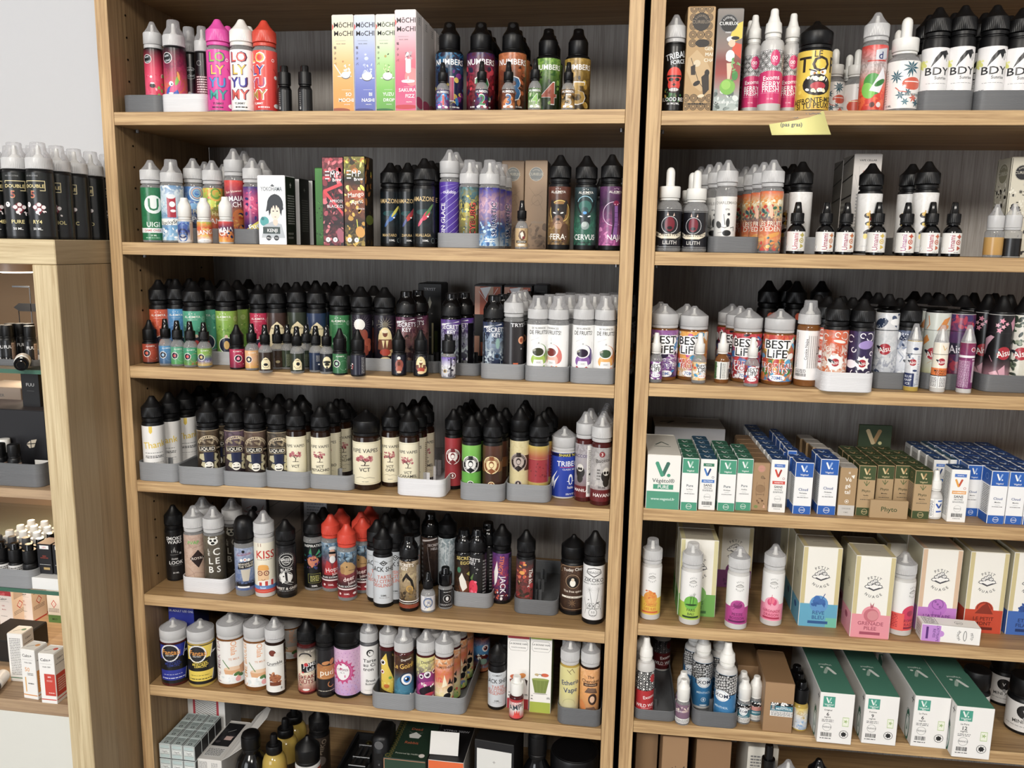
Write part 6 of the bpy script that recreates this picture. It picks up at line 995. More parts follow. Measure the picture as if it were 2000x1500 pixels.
c('L5', 594, 639, 180, 962, 55, '#b8babe', {'front': ('#b8babf', 'B -36 40 36 90 #85888e 12'), 'left': ('#202024', '')}, 'pale grey carton behind the pineapple bottle')
b('L5', 'spike', 613, 1155, 1001, 39, ('c', 'k', '#0e0f10:#14181a', None, 'T INSPIRATION 0 94 10 #e8e8e4 0 .95;E -4 60 22 22 #c87a5a;X -26 44 20 76 16 2 6 #d87a5a #a84a4a #8a3a5a;P #2a8a5a -20 78 -6 70 -12 90;P #3a9a6a 4 72 20 86 26 78;P #2a7a6a 14 70 38 78 24 66;C -12 64 3 #1a1a1a;C 6 64 3 #1a1a1a;X -44 40 44 84 16 3 7 #2a4a7a #4a2a6a #1f5a4a;O 0 22 1 1 #fff;L #8a8a40 1.4 -24 12 24 12 24 32 -24 32 -24 12;B -16 15 18 29 #b8b860 4;T 50ML 0 5 7 #e8e8e8;O 34 6 8 1 #999', (.04, .64)), 'black-capped bottle with a neon pineapple figure')
b('L5', 'spike', 633, 112, 991, 36, ('c', 'k', '#0e0f10', None, '', (.04, .64)), 'black cap behind the neon pineapple bottle')
def jj(u, yv, vt, kind, ds, n=0, **k):
    if kind == 'santa': A_ = 'E 6 88 16 9 #d8d8d8;E 4 76 14 20 #d8a890;R -10 76 18 81 #16161a;E 4 64 12 16 #e8e8e8;P #b82a30 -34 30 -20 62 -4 56 2 40 10 56 26 62 40 30;T Hops 2 42 18 #f0d8d8 10;'
    else: A_ = 'P #b89058 -30 70 -10 80 20 76 40 64 28 54 -6 50 -30 56;L #3a2c1c 3 0 78 -12 90 -8 98;L #3a2c1c 3 8 78 26 86 24 98;L #3a2c1c 2 24 88 36 92;C -2 68 3 #1a140e;L #5a4020 2 6 60 34 60;E -20 60 10 16 #a87c44;T deer 6 42 18 #f0dcd8 12;'
    b('L5', 'spike', u, yv, vt, 37, ('c', 'R', '#a82430:#1a1a1e:#8a3038:#4a6a84:#5a7c98', '#98202c:#141418:#7a2c34:#2c4254:#a8bccc', A_+'T Juice 18 33 12 #f0e0dc 10;R -90 22 90 27 #17171a;T BLUES_SOURMARG 0 24.5 7 #f0f0f0;R -90 17 90 20 #ecdcdc;T 50ML -4 8 7 #f4e4e4;C -32 8 5 #f0d8d8;E 30 8 9 5 #f0e8e8;X -60 80 60 98 8 4 10 #8aa8bc #2c3c48', (.05, .66)), ds, n=n, **k)
jj(647, 1157, 1005, 'santa', 'red-capped bottle with a bearded man in sunglasses', 1, dx=.006)
jj(678, 1175, 1022, 'deer', 'red-capped bottle with a golden deer head, foremost', 1, dx=.016)
jj(706, 95, 1000, 'deer', 'red-capped bottle at the end of the red-capped cluster', 1, dx=.004)
BS = 'P #1a1a1c -16 88 0 94 16 88 0 82;P #cfd4d8 -11 88 0 92 11 88 0 84;L #1a1a1c 3 -8 87 -3 89.5 0 86.5 3 89.5 8 87;L #333 1 -40 90 -18 90;L #333 1 18 90 40 90;T BLACK_SHEEP 0 75 18 #1a1a1c 0 .82;T TARTE 4 58 13 #c86a54;T AU_CITRON 4 49 13 #c86a54;T DEGLINGUE 2 40 13 #c86a54 0 .95;T 50ML 0 18 7 #444;B -18 12 20 14 #888 1'
b('L5', 'spike', 749, 1188, 1030, 40, ('k', 'k', '#c8ced4:#ccd2d8', None, BS, (.055, .655)), 'black-capped pale grey bottle with orange lemon tart lettering')
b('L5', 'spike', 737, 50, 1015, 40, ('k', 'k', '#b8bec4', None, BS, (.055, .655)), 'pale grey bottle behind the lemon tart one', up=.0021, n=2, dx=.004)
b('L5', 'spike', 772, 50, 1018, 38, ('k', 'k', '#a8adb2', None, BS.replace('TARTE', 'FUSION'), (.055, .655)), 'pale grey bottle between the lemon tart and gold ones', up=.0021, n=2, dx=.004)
def sk5(u, yv, vt, w, base, mix, art, ds, n=0, **k): b('L5', 'dome', u, yv, vt, w, ('kg', 'k', base, mix, art, (.05, .685)), ds, n=n, **k)
sk5(799, 1196, 1044, 38, '#4a3c28:#7a6440:#a8906c:#8a7458:#b8a488', '#2a1c10:#5a4020:#c8b488:#5a4430', 'T SECRET\'S -16 92 12 #f0ece4;T KEY -20 84 12 #f0ece4;P #1a1410 -30 60 -10 76 14 60 22 40 14 40 4 58 -12 66 -26 54;O 2 42 14 4 #c89a3a;O 2 42 8 2 #a87a24;X -40 20 40 36 14 3 8 #3a2c1c #8a6c34;R -90 10 90 16 #efe8e0;R -90 11 90 14 #2a1c14;R -90 0 90 8 #8a3a1c;B 32 10 50 90 #ddd 26', 'glossy black-domed bottle with a golden ram horn')
sk5(841, 130, 1001, 36, '#2a1c18:#3a2c28', '#120c0c:#5a4438', 'P #d8d0d0 -40 94 30 99 30 97 -40 90;T SECRET\'S 16 84 10 #e8e0e0;T HELL 16 76 10 #e8e0e0;L #b8b0b0 1.5 -14 80 0 20;B -48 10 -34 90 #888 8', 'tall dark bottle with a vertical white scratch')
b('L5', 'spike', 874, 125, 1003, 36, ('k', 'k', '#c8d4da:#8a9ca4', '#a8b8c0:#e0e8ec', 'L #f0f4f6 2 -6 90 -10 40;L #f0f4f6 2 10 96 4 30;L #5a6c74 2 -20 60 0 40', (.05, .70)), 'tall dark bottle with a frosty pale label')
b('L5', 'thin10', 836, 1198, 1117, 28, ('c', 'k', '#dcdce0', None, 'O 0 56 28 8 #6a7a9a;O 0 56 18 5 #c8c0b0;E 2 60 10 8 #a8acc0;L #3a3a44 2 -20 10 4 60 14 40;T Nova 0 90 12 #5a6a8a;P #e8e0c8 -10 0 6 30 16 0', (.06, .43)), 'small black-capped bottle with a pale round emblem')
b('L5', 'disc10', 870, 1191, 1107, 28, ('c', 'kg', '#17171a', None, 'O 10 50 22 2 #c8c8c8;E 10 50 8 12 #d8d8d8;R -44 0 -36 96 #8a8a8a;B -30 8 40 20 #aaa 2;B -10 84 34 92 #aaa 1', (.06, .49)), 'small glossy black bottle with a grey ring')
sk5(896, 24, 1031, 37, '#3a2418:#161412', '#5a3820:#201c18', 'T SECRET 0 93 13 #d8c060;T EGG 4 83 13 #d8c060;E 8 30 26 30 #6a3a20;P #e8e4d8 -20 50 -8 62 8 44 14 30 -4 22 -14 34;E -20 68 8 12 #3a7a5a;P #a8a040 10 60 40 70 34 50;X -30 6 36 20 12 3 7 #a85a30 #e8d8c0', 'glossy black-domed bottle with gold egg lettering', 0, up=.002)
sk5(932, 24, 1031, 37, '#161617:#1a1a1c', '#121213:#202022', 'T SECRET\'S -26 90 13 #f0f0f0 -4;T KEY -22 82 12 #f0f0f0 -4;G 0 70 7 4 #fff .4 .3;C -10 74 1.5 #fff;C -4 62 1.5 #fff;E -18 30 20 34 #e0284a;E -26 16 12 16 #f0405c;X -34 10 -4 44 8 3 7 #f8708a #c01c3c;P #5a7a3a -30 50 -14 62 -20 46;B 24 10 44 90 #888 12', 'glossy black-domed bottle with a pink drop', 1, up=.002, dx=.012)
b('L5', 'spike', 980, 1181, 1024, 37, ('k', 'k', '#3a1c2c:#5a2a6a:#6a3a80', '#16121a:#a83a5a:#4a2a6a', 'T STINGY -2 76 17 #e8743a 264 .9;T JACK 6 34 22 #f4f0f4 270 1.0;P #efe8e4 -34 60 -20 84 -14 60 -20 40 -30 30;X -44 4 30 24 20 3 8 #e8e0e0 #c8503a #1a1418;R 30 0 60 98 #2a2440;B 34 6 50 90 #8a80a0 24', (.05, .66)), 'black bottle with orange and white sideways lettering')
b('L5', 'spike', 1027, 24, 1035, 37, ('k', 'k', '#5a4430:#6a3430:#4a2c30:#3c3a3c', '#2a1c18:#8a2a2c:#8a3a34:#343234', 'T The_king 22 62 17 #f0ece4 270 .95;X -44 60 0 96 16 5 12 #c8503a #e8a03c #8a2c2c #d86a4a;X -44 6 34 56 24 4 12 #3a2a20 #a83034 #c8a46a #5a2c28;R 34 0 60 98 #1c1c20', (.05, .66)), 'black bottle with white blackletter beside autumn colours', up=.002)
b('L5', 'wide', 1119, 1203, 1044, 49, ('k', 'k', '#2c1c14:#4a3426:#3c281c', '#3a261a:#5a4030', 'T Today_Clop 0 92 9 #f0e8dc 6;O 0 66 22 1 #c8a880;G 0 66 20 26 #7a5c40 .15 .8;C 0 64 18 #15100c;E 0 62 9 11 #f0ece0;C 0 70 5 #e0d0b8;T The_free_spirit 0 44 7 #e8dccc;P #efe8d8 -36 33 -36 29 36 29 36 33;B -20 30 22 32 #3a281c 1;G 0 18 14 8 #a8845c .3 .4;L #b8946c 1 -46 10 -30 4 30 4 46 10;L #b8946c 1.4 -46 94 -34 99 34 99 46 94;O -42 88 7 1 #b8946c;O 42 88 7 1 #b8946c', (.06, .65)), 'wide black-capped brown bottle with a portrait medallion')
b('L5', 'spike', 1160, 1221, 1037, 42, ('k', 'k', '#e8e8e8:#ececec', None, 'P #555 -28 86 -24 94 0 97 24 94 28 86 0 79;P #ececec -25 87 -22 92.5 0 95.5 22 92.5 25 87 0 81;T PARAGON 0 88 9 #666 0 .9;T ZIKOKO 0 74 14 #555 0 1.0;T MANGO_-_NOIX_DE_COCO 0 67 5 #333;L #666 1.4 0 20 -8 40 -14 56;L #666 1.4 6 20 14 40 18 56;G -14 56 18 9 #777 .3 .2;G 18 58 16 9 #777 .3 .2;O -12 26 11 1.4 #555;O 14 26 11 1.4 #555;C -12 26 5 #999;L #777 1 -34 40 -26 20 -30 10;L #777 1 34 44 30 20 36 10;X -26 18 30 40 14 2 4 #888 #555;C 0 14 15 #e8e8e8;O 0 14 15 1.4 #444;T 2.2 0 15 7 #444;B -12 8 12 10 #555 1', (.055, .655)), 'black-capped white bottle with a coconut line drawing')
# ================================================================== neighbouring bookcase, fifth shelf
def CLOUD(x, y, s, ink='#4a4a50', k=.45):
    P_ = [(x+i*s*.34, y+j*s*k, s*.26) for i, j in ((-2.3, -.1), (-1.5, .25), (-.6, .5), (.4, .7), (1.2, .35), (2.1, 0), (-1, -.05), (0, .1), (1, 0))]
    a = 'P %s %s %s %s %s %s %s;' % (ink, round(x-s*1.2, 1), round(y-s*.12*k, 1), x, round(y-s*.62*k, 1), round(x+s*1.2, 1), round(y-s*.1*k, 1))
    a += ''.join('E %.1f %.1f %.1f %.1f %s;' % (p, q, r+1, r*.72+1, ink) for p, q, r in P_)+'P #f2f0ec %.1f %.1f %.1f %.1f %.1f %.1f;' % (x-s, y+.02*s*k, x, y-s*.42*k, x+s, y+.02*s*k)
    return a+''.join('E %.1f %.1f %.1f %.1f #f2f0ec;' % (p, q, r-.6, r*.72-.6) for p, q, r in P_)+''.join('O %.1f %.1f %.1f .8 %s 20 150;' % (p, q-1, r*.55, ink) for p, q, r in P_[1:5])
def pn(cc, c2, lab1, lab2, pic, ink, x=0):
    A_ = 'R -90 0 90 36 %s;C %s 36 27 %s;' % (cc, x, c2)+pic.format(x=x, i=ink)+'T %s %s 21 10 %s 0 .9;T %s %s 13 10 %s 0 .9;R %s 4 %s 8 %s;' % (lab1, x, ink, lab2, x, ink, x-32, x+32, ink)
    return A_+'A P.E.T.I.T {0} 80 17 5 #888;A N.U.A.G.E {0} 80 17 5 #888 270 -1;'.format(x+4)+CLOUD(x+4, 80, 12, '#666', .35)
def pnb(u, vb, vt, w, art, ds, base='#efeeec', **k): b('R5', 'spike', u, vb, vt, w, ('m', 'f', base, None, art, (.07, .67)), ds, **k)
pnb(1272, 1212, 1051, 39, pn('#e8c02c', '#e89a2c', 'CARESSE', 'DES ILES'.replace(' ', '_'), 'X -16 36 20 52 10 4 7 #d86a2c #e8842c;X -20 24 24 34 8 4 8 #e8a83c;', '#d8642c'), 'frosted-capped white bottle with a yellow and orange base')
pnb(1350, 1222, 1059, 40, pn('#a8cc3a', '#6ab83a', 'PARIS', 'BALI', 'G {x} 50 12 8 #2a4a24 .4 .3;G 14 54 10 8 #2a4a24 .4 .3;L #2a4a24 2 0 32 2 48;L #2a4a24 2 10 32 14 52;E {x} 32 22 4 #2a4a24;', '#2a4a24', 4), 'frosted-capped white bottle with a green base and palms')
pnb(1441, 1231, 1066, 42, pn('#b83a8c', '#c04a98', 'PETITE', 'BOISSON', 'E {x} 40 16 12 #8a2a70;E {x} 44 12 7 #a83a88;L #7a2060 1.5 -20 36 20 40;L #7a2060 1.5 -12 30 16 48;', '#6a1c58', 4), 'frosted-capped white bottle with a magenta base')
pnb(1510, 1224, 1062, 41, pn('#f08aa8', '#f4a0b8', 'GIRONADE', 'DRAGON', 'E -8 40 8 12 #e0487a;E 10 40 8 12 #e0487a;E 0 44 10 14 #f0708c;L #c83a6a 1.5 -4 32 0 56;', '#b82a54'), 'frosted-capped white bottle with a pink base and dragon fruit')
pnb(1761, 1243, 1077, 46, pn('#e84a4a', '#d8305a', 'GIRONADE', 'DRAGON', 'E {x} 36 12 10 #a81c4a;', '#8a1c3a', 34)+'R -90 0 14 36 #ec5a50;B -44 6 -4 34 #b02c34 8;'+''.join('B %d 44 %d 92 #333 30;' % (x, x+3) for x in (-46, -40, -34, -28)), 'frosted-capped white bottle turned sideways with a red base')
def pnc(u0, u1, yv, vt, d, cc, c2, ink, l1, l2, pic, ds, rot=0, side=None, gold='#cfc08a', n=0):
    f = 'R -50 0 -38 100 %s;R 38 0 50 100 %s;R -50 0 50 29 %s;C 0 29 24 %s;' % (gold, gold, cc, c2)+pic+'T %s 0 18 10 %s;T %s 0 12 10 %s;R -26 4 26 7.5 %s;' % (l1, ink, l2, ink, ink)+'A P_E_T_I_T 0 63 27 7 #5a5a5c;A N_U_A_G_E 0 63 27 7 #5a5a5c 270 -1;'+CLOUD(0, 64, 21, '#4a4a50')
    sd = 'R -50 0 50 29 %s;O 0 60 14 1.5 #a8a080;T PN 0 60 12 #8a8470;E 0 20 14 10 %s' % (cc, ink)
    tp = 'R -50 0 -38 100 %s;R 38 0 50 100 %s;L #6a665c 1.5 -20 40 0 46 20 40' % (gold, gold)
    c('R5', u0, u1, yv, vt, d, '#e6e2d6', {'front': ('#f0ede4', f), 'left': ('#c8c2a4', sd), 'right': ('#c8c2a4', sd), 'top': ('#bdb6a4', tp)}, ds, rot=rot, n=n)
pnc(1322, 1396, 1203, 1054, 50, '#6aaa4c', '#7ab85c', '#3a6a34', 'PARIS', 'BALI', '', 'white and gold carton with a green base', gold='#d8cf9a', n=1)
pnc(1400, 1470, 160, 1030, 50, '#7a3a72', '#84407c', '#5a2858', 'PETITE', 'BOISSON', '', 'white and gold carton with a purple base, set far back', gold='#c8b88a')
pnc(1557, 1634, 1224, 1068, 50, '#5aa8c8', '#5a98d0', '#2a5a94', 'REVE', 'BLEU', 'E 0 32 17 9 #3a6ab0;E -6 36 8 8 #3a70b8;L #2a4a8a 2 8 36 14 42;X -16 26 16 30 8 3 6 #2f5fa4;R 20 0 50 12 #6ac0a8;', 'white and gold carton with a sky blue base', n=2)
pnc(1658, 1736, 1246, 1086, 50, '#e8909c', '#e8909c', '#a84a60', 'GRENADE', 'PILEE', 'C 0 28 19 #c86a78;C 4 28 14 #d88a90;P #b85a68 -5 44 0 40 5 44 3 37 -3 37;', 'white and gold carton with a pink pomegranate base', rot=-1)
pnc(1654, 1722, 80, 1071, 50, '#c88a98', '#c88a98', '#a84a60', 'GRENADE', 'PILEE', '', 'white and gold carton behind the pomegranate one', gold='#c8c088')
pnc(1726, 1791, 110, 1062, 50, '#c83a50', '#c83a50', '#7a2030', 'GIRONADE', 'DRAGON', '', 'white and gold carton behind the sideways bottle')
pnc(1795, 1874, 45, 1073, 60, '#c07ac8', '#b86cc4', '#7a3a8c', "L'ATTRAPE", 'REVES', 'O 0 33 15 2 #8a4a9c;C 0 33 3 #8a4a9c;C -6 36 3 #8a4a9c;C 6 30 3 #8a4a9c;L #8a4a9c 1.5 -10 24 -10 20;L #8a4a9c 1.5 10 24 10 20;', 'white and gold carton with a lilac dreamcatcher base', gold='#d8b898', n=1)
pnc(1878, 1955, 1236, 1078, 60, '#c8401c', '#c8401c', '#6a1c10', 'LE_PETIT', 'MONT', 'O 0 30 20 3 #8a2a14 0 180;P #8a2a14 -24 24 -6 34 6 38 24 24;', 'white and gold carton with a rust red base', n=1)
pnc(1961, 2042, 1241, 1080, 60, '#3a68b8', '#3a68b8', '#1c3468', 'ETOILE', 'FILANTE', 'E 0 32 22 9 #27488c;X -20 24 20 38 12 3 8 #2c5098;', 'white and gold carton with a royal blue base', n=1)
# small carton lying on its side in front
P = on_z(1855, 1256, Z['R5']); o = carton(.080, .026, .026, '#efedea', {
  'front': ('#f0eeea', 'R -50 0 -17 100 #c48ad8;E -17 50 6 6 #c48ad8;R -42 14 -38 86 #5a2a7a;T L\'ATTRAPE -22 50 4.5 #6a3a8c 270;T REVES -28 50 4.5 #6a3a8c 270;A PETIT 24 50 12 4 #666 0;A NUAGE 24 50 12 4 #666 180 1;E 24 50 3 10 #666;E 24 50 2 8.6 #f0eeea'),
  'top': ('#e8e6e2', 'L #333 .8 -44 8 -22 8 -22 92 -44 92 -44 8;B -42 12 -24 88 #666 9;O 16 46 7 .8 #777;T pn 16 46 6 #777'), 'left': ('#e0deda', 'B -30 20 30 80 #aaa 4')}, None, False)
o.location = (P.x, P.y, P.z); o.rotation_euler = (0, 0, math.radians(-3)); o['category'] = 'box'
o['label'] = 'small white and lilac carton lying on its side before the lilac one'
# ================================================================== main bookcase, sixth shelf
tray('L6', 728, 809, 1387, 1355, 190, 'g', 'grey tray under the yellow and blue monster bottles', 2)
tray('L6', 810, 909, 1393, 1361, 200, 'g', 'long grey tray under the magenta monster bottle', 2)
tray('L6', 1088, 1174, 1418, 1385, 200, 'd', 'dark grey tray under the pale yellow and peach bottles', 2)
c('L6', 331, 380, 56, 1165, 50, '#26349a', {'front': ('#26349a:#2c3aa4', 'T FOR_ADULT_USE_ONLY 0 80 8 #e8ecf8 0 .95;C 2 44 36 #e8e8f0;C 2 44 32 #2a2a38;T Fantasi 10 34 16 #e8902c 6'), 'right': ('#141a4a', '')}, 'deep blue carton with a round badge at the back')
def fan(u, vb, vt, cc, c2, body, ds):
    b('L6', 'wide', u, vb, vt, 52, (body, 'f', '#141416', None, 'P {0} -46 62 -46 98 34 98 24 68;P {0} -46 8 -46 34 34 34 26 8;C -14 78 27 #e8e8ea;C -14 78 23 #26262c;T Fantasi -10 80 14 #e89a34 -4 .95;B -26 70 -2 74 #ccc 2;P #e8e8ea 26 74 62 78 26 80 36 78;L #e8e8ea 2 34 98 24 66;L #e8e8ea 1.6 34 34 28 8;T YELLOW -6 56 7 {1};T MUSTARD -6 51 7 {1};T LEMON -6 46 7 {1};B -40 12 26 16 {2} 1;B -34 22 20 24 {2} 1'.format(cc, c2, '#d8dcf0' if cc == '#26349a' else '#2a2a20'), (.05, .675)), ds)
fan(341, 1342, 1208, '#26349a', '#2a3a8a', 'n', 'wide frosted-capped black bottle with blue panels and a round badge')
fan(394, 1344, 1209, '#e8cc3a', '#e8cc3a', 'y', 'wide frosted-capped black bottle with yellow panels and a round badge')
MT = 'T {0} -42 50 14 {1} 90 1.0;T Olala 6 84 16 #e8a878 270 .9;T TE_MILK 6 58 6 #d8a080;P #dfa878 -24 34 30 40 26 12 -14 8;E 4 36 27 6 #e8c8a8;P #c8946c 20 40 48 48 44 24 24 20;L #5a8a4a 2.4 -26 56 -8 36;L #6a8a5a 2 44 60 36 44;E -16 14 26 12 #f4f4f2;E 16 8 30 10 #eef2f2;X -30 4 40 20 16 3 8 #f4f6f6 #dfe6e6;E 12 22 9 5 #4a7a3a 20;E 24 18 8 5 #3a6a34 -20;C 16 10 8 #e8a0a0'
b('L6', 'wide', 452, 1345, 1196, 53, ('a', 'f', '#eceae6', None, MT.format('THE_MILK_TEA', '#a88494'), (.06, .67)), 'wide frosted-capped white bottle with milk tea splash and grey-pink letters')
b('L6', 'wide', 503, 1351, 1200, 51, ('a', 'f', '#eceae6', None, MT.format('CREME_BRULEE', '#e0a060'), (.06, .67)), 'wide frosted-capped white bottle with milk tea splash and orange letters')
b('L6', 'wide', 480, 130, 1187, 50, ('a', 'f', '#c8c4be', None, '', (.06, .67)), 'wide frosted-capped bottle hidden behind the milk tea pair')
b('L6', 'wide', 566, 135, 1190, 50, ('a', 'f', '#b4b0ac', None, MT.format('THE_MILK_TEA', '#8a7480'), (.06, .67)), 'wide frosted-capped milk tea bottle standing far back in shade')  # white sleeve and letters greyed, shade put into the label colour
b('L6', 'spike', 538, 1360, 1206, 38, ('b', 'f', '#ecebe6', None, 'E -12 84 14 12 #7a3424;O -12 84 13 2 #5a2014;E 8 80 14 10 #e8e4dc;T Crumble -6 62 13 #2a2a2c 8;L #888 1 -40 56 34 58;E -4 30 24 16 #a8623a;X -26 18 18 42 18 3 7 #8a4a28 #c8804a #6a3418;R -26 14 18 22 #7a3c20;T 0 20 8 8 #333;P #3a2a24 36 0 80 0 80 100 36 100;X 38 4 76 96 30 3 6 #c8a888 #6a4a38 #2a1a14', (.05, .68)), 'frosted-capped white bottle with a crumble muffin')
b('L6', 'spike', 600, 1358, 1212, 37, ('n', 'k', '#a82028:#e8dcc4:#e8dcc4:#2a2228', '#8a1c24:#e0c8a8:#f0e4d0:#3a2c34', 'T THE_ARTIST 20 92 8 #e8e0d0;O -10 74 30 5 #1c1a20 20 160;P #16141a -26 64 38 68 36 48 -24 44;T JOMS 10 62 16 #f4f4f4 4;T LaB 12 52 16 #f4f4f4 4;E -6 63 8 8 #c82a30;T BREAK -8 34 17 #8a1c28 4;T NUTS -8 24 17 #8a1c28;P #1c1a1a 30 42 40 42 38 20 28 20;C 35 44 5 #1c1a1a;E -8 6 14 5 #f0e8e0;C -30 16 3 #555;X -40 28 44 46 8 2 5 #3a2c2c #c83a3a', (.04, .665)), 'black-capped cream bottle with a red base and bubble letters')
b('L6', 'spike', 636, 1364, 1214, 37, ('k', 'k', '#17171a:#1c1c20', None, 'R -44 36 48 66 #b8783c;R -44 38 48 40 #c88c50;T pud 4 51 25 #f4e8d8 0 1.1;C 0 58 1 #fff;E 0 72 16 8 #c8844a 10;E -24 66 14 7 #a86838 -20;E 26 74 10 14 #b87440 -30;O 20 24 14 4 #b87440 120 330;L #c8844a 3 30 60 20 40;B -34 8 38 11 #c8c0b0 1', (.04, .66)), 'matt black bottle with a copper band and lowercase white word')
b('L6', 'wide', 679, 1366, 1207, 52, ('k', 'k', '#c89ac8:#d8b0d0:#d8aed0', '#b89ad8:#e0b8d4:#d0a0cc', ''.join('+C %d %d 1.2 #a86aa8;' % (x, y) for y in range(4, 100, 8) for x in range(-66+(y % 16), 68, 12))+'G -16 52 40 16 #c83a7a .9 .7;C -16 52 31 #d060a0;O -16 52 31 2 #c8347a;E -16 52 24 29 #c83a7a;E -16 52 21 26 #f0eef0;T COUPESI -16 56 6 #8a4a6a;T N._5 -16 50 5 #888;X -48 36 16 68 12 2 5 #d8488a #b82a6a', (.045, .66)), 'wide black-capped pink bottle with a magenta oval frame')
b('L6', 'dome', 721, 1360, 1208, 37, ('G', 'f', '#ecebe9', None, 'C 4 86 15 #1c1c1e;C 6 85 11 #ecebe9;C 2 87 3 #1c1c1e;L #1c1c1e 1.5 -2 78 10 80;T Tarte 2 70 14 #2a2a2c 0 1.2;T au_Ci 0 61 14 #2a2a2c 0 1.2;T tron -4 52 14 #2a2a2c 0 1.2;T Break 6 28 11 #444 0 1.1;T Bottoms 6 21 9 #444;L #888 1 -20 8 24 8', (.03, .68)), 'frosted-domed white bottle with typewriter words')
EYE = 'C {0} {1} {2} #f4f4f4;C {0} {1} {3} {4};C {0} {1} {5} #0c0c10;C {6} {7} {8} #fff;'
def eye(x, y, r, c_): return EYE.format(x, y, r, r*.62, c_, r*.34, x-r*.2, y+2, r*.18)
b('L6', 'spike', 759, 34, 1215, 36, ('n', 'f', '#2a1c2c:#3a3020:#1c1a16', '#5a4a1c:#2c241c:#2a2018', 'P #e8c83a -36 20 -34 80 -10 96 -2 70 22 40 18 10;E 0 40 20 14 #e8c83a;'+eye(-26, 76, 12, '#3a1c1c')+eye(-28, 56, 9, '#c83a1c')+'E -10 26 12 9 #d8742c;E 6 44 7 6 #6aa83a;T LA 22 92 9 #c8a83a;X -30 10 20 40 8 3 6 #f0dc6a #c8a024'), 'frosted-capped bottle with a yellow creature, behind the one-eyed blue label', up=.0021)
b('L6', 'dome', 789, 24, 1225, 38, ('n', 'f', '#2c6a8a:#3a7a94:#4a3020:#3a1e14', '#1c4a6a:#4a94ac:#3a2014:#5a3420', 'T Daymon 10 93 9 #f0e8dc 8;T Le_Goinfr 0 80 20 #e8b848 4 .85;E 8 46 40 34 #3a7c98;C 10 54 27 #1c3a5a;'+eye(12, 54, 23, '#2a7ac8')+'E 10 16 30 12 #16101c;E 14 10 20 8 #c85070;X -14 20 36 24 7 3 5 #f0ecdc #fff;X -8 5 30 8 6 3 5 #f0ecdc #fff', (.03, .69)), 'clear-domed bottle with a one-eyed blue monster', up=.002)
b('L6', 'spike', 832, 24, 1230, 37, ('n', 'f', '#b83a84:#a83a78:#4a1c5a:#e0dc90:#d8d480', '#c84a90:#8a2a6a:#3a1450:#e8e4a0', 'T Dayglow 10 92 12 #3a2a3c 8;E 6 58 44 30 #8a2a78;E 6 40 44 26 #b8408c;'+eye(-20, 62, 10, '#5a2a5a')+eye(6, 66, 14, '#7a5a7a')+eye(36, 70, 10, '#5a2a5a')+'E 6 34 36 20 #1c0c1c 12;E 12 26 20 8 #c8304a 12;X -22 42 40 50 9 3 5 #f4f0e4 #fff;X -18 18 34 22 8 3 5 #f4f0e4 #fff;T The 26 6 11 #d8a848 10', (.03, .69)), 'frosted-capped bottle with a three-eyed magenta monster', up=.002, n=1, dx=.004)
b('L6', 'spike', 868, 24, 1233, 37, ('n', 'f', '#e8c848:#e8d8a0:#d8702c:#e8a060', '#8ac04a:#f0e0c0:#e0502c:#e8dcc0', 'T PALMISTHERAL 2 84 10 #5a3420 0 .95;T THE 0 92 8 #5a3420;T 1/2 -26 58 20 #e8384a 12;E 26 38 15 14 #16161a;E 12 26 16 14 #1c1c20 30;P #16161a 14 50 24 62 30 50;P #16161a 28 50 40 58 38 46;E -14 14 18 10 #e87a6a;E 10 12 16 9 #7a8ab8;X -40 2 44 24 12 3 8 #e8e05a #4a9a3a #e86a5a;P #f4e8c8 -10 44 0 70 12 48', (.03, .69)), 'frosted-capped bottle with a black cat and orange sky', up=.002, n=3, dx=.0045)
b('L6', 'dome', 810, 75, 1224, 36, ('n', 'g', '#2a2a30', None, '', (.03, .69)), 'smoky-domed bottle between the two monster bottles', up=.0021, dx=.01)
b('L6', 'dome', 940, 150, 1210, 34, ('n', 'k', '#c86a3a:#2a4a7a:#4a8ac8:#7a3c28', '#e88a4a:#1c3a6a:#6aa8d8:#a85a3a', 'E 6 66 36 22 #4a90c8;'+eye(20, 70, 16, '#8a1c1c')+'E 4 44 32 12 #5a1414;E -8 40 9 8 #f0ece0;E 10 30 18 14 #8ab0a0;T The_Rolly 8 14 12 #6ab0e0;X -20 48 30 52 7 3 5 #fff #f0ece0', (.03, .69)), 'bottle with a blue furry monster standing back against the panel')
b('L6', 'spike', 971, 1388, 1257, 35, ('k', 'k', '#c8ced4:#ccd2d8', None, 'T COMBAT 0 92 7 #333;'+BS[BS.index('T BLACK'):], (.055, .60)), 'stubby black-capped pale grey bottle with lemon tart lettering')
b('L6', 'spike', 990, 110, 1240, 34, ('k', 'k', '#1a1a1c', None, ''), 'dark bottle lost in shadow beside the bakery cartons')
def goute(u0, u1, yv, vt, cc, pic, ds):
    c('L6', u0, u1, yv, vt, 44, '#e8e6e0', {'front': ('#f2f0ec', 'R -50 0 50 14 %s;R -50 96 50 100 %s;' % (cc, cc)+'L #444 .9 -34 93 34 93 42 90 42 83 34 80 -34 80 -42 83 -42 90 -34 93;T LA_BONNE_VAPE 0 89 7.5 #444;T PASSION_RHUBARBE 0 84 5 #666;'+pic+';T 50 -38 22 6 #333;T ML -38 18 6 #333;T 0% 38 20 9 #333'), 'right': ('#5a6a34', 'B -30 20 30 70 #8a9a5a 10')}, ds)
goute(989, 1032, 1384, 1241, '#b8303a', 'E -20 44 16 10 #d86a3a;E 18 46 18 12 #d8883a 20;P #8a2a20 -38 40 -4 44 -8 30 -30 30;P #3a2c28 30 42 44 40 40 32', 'white carton with red bands and fruit halves')
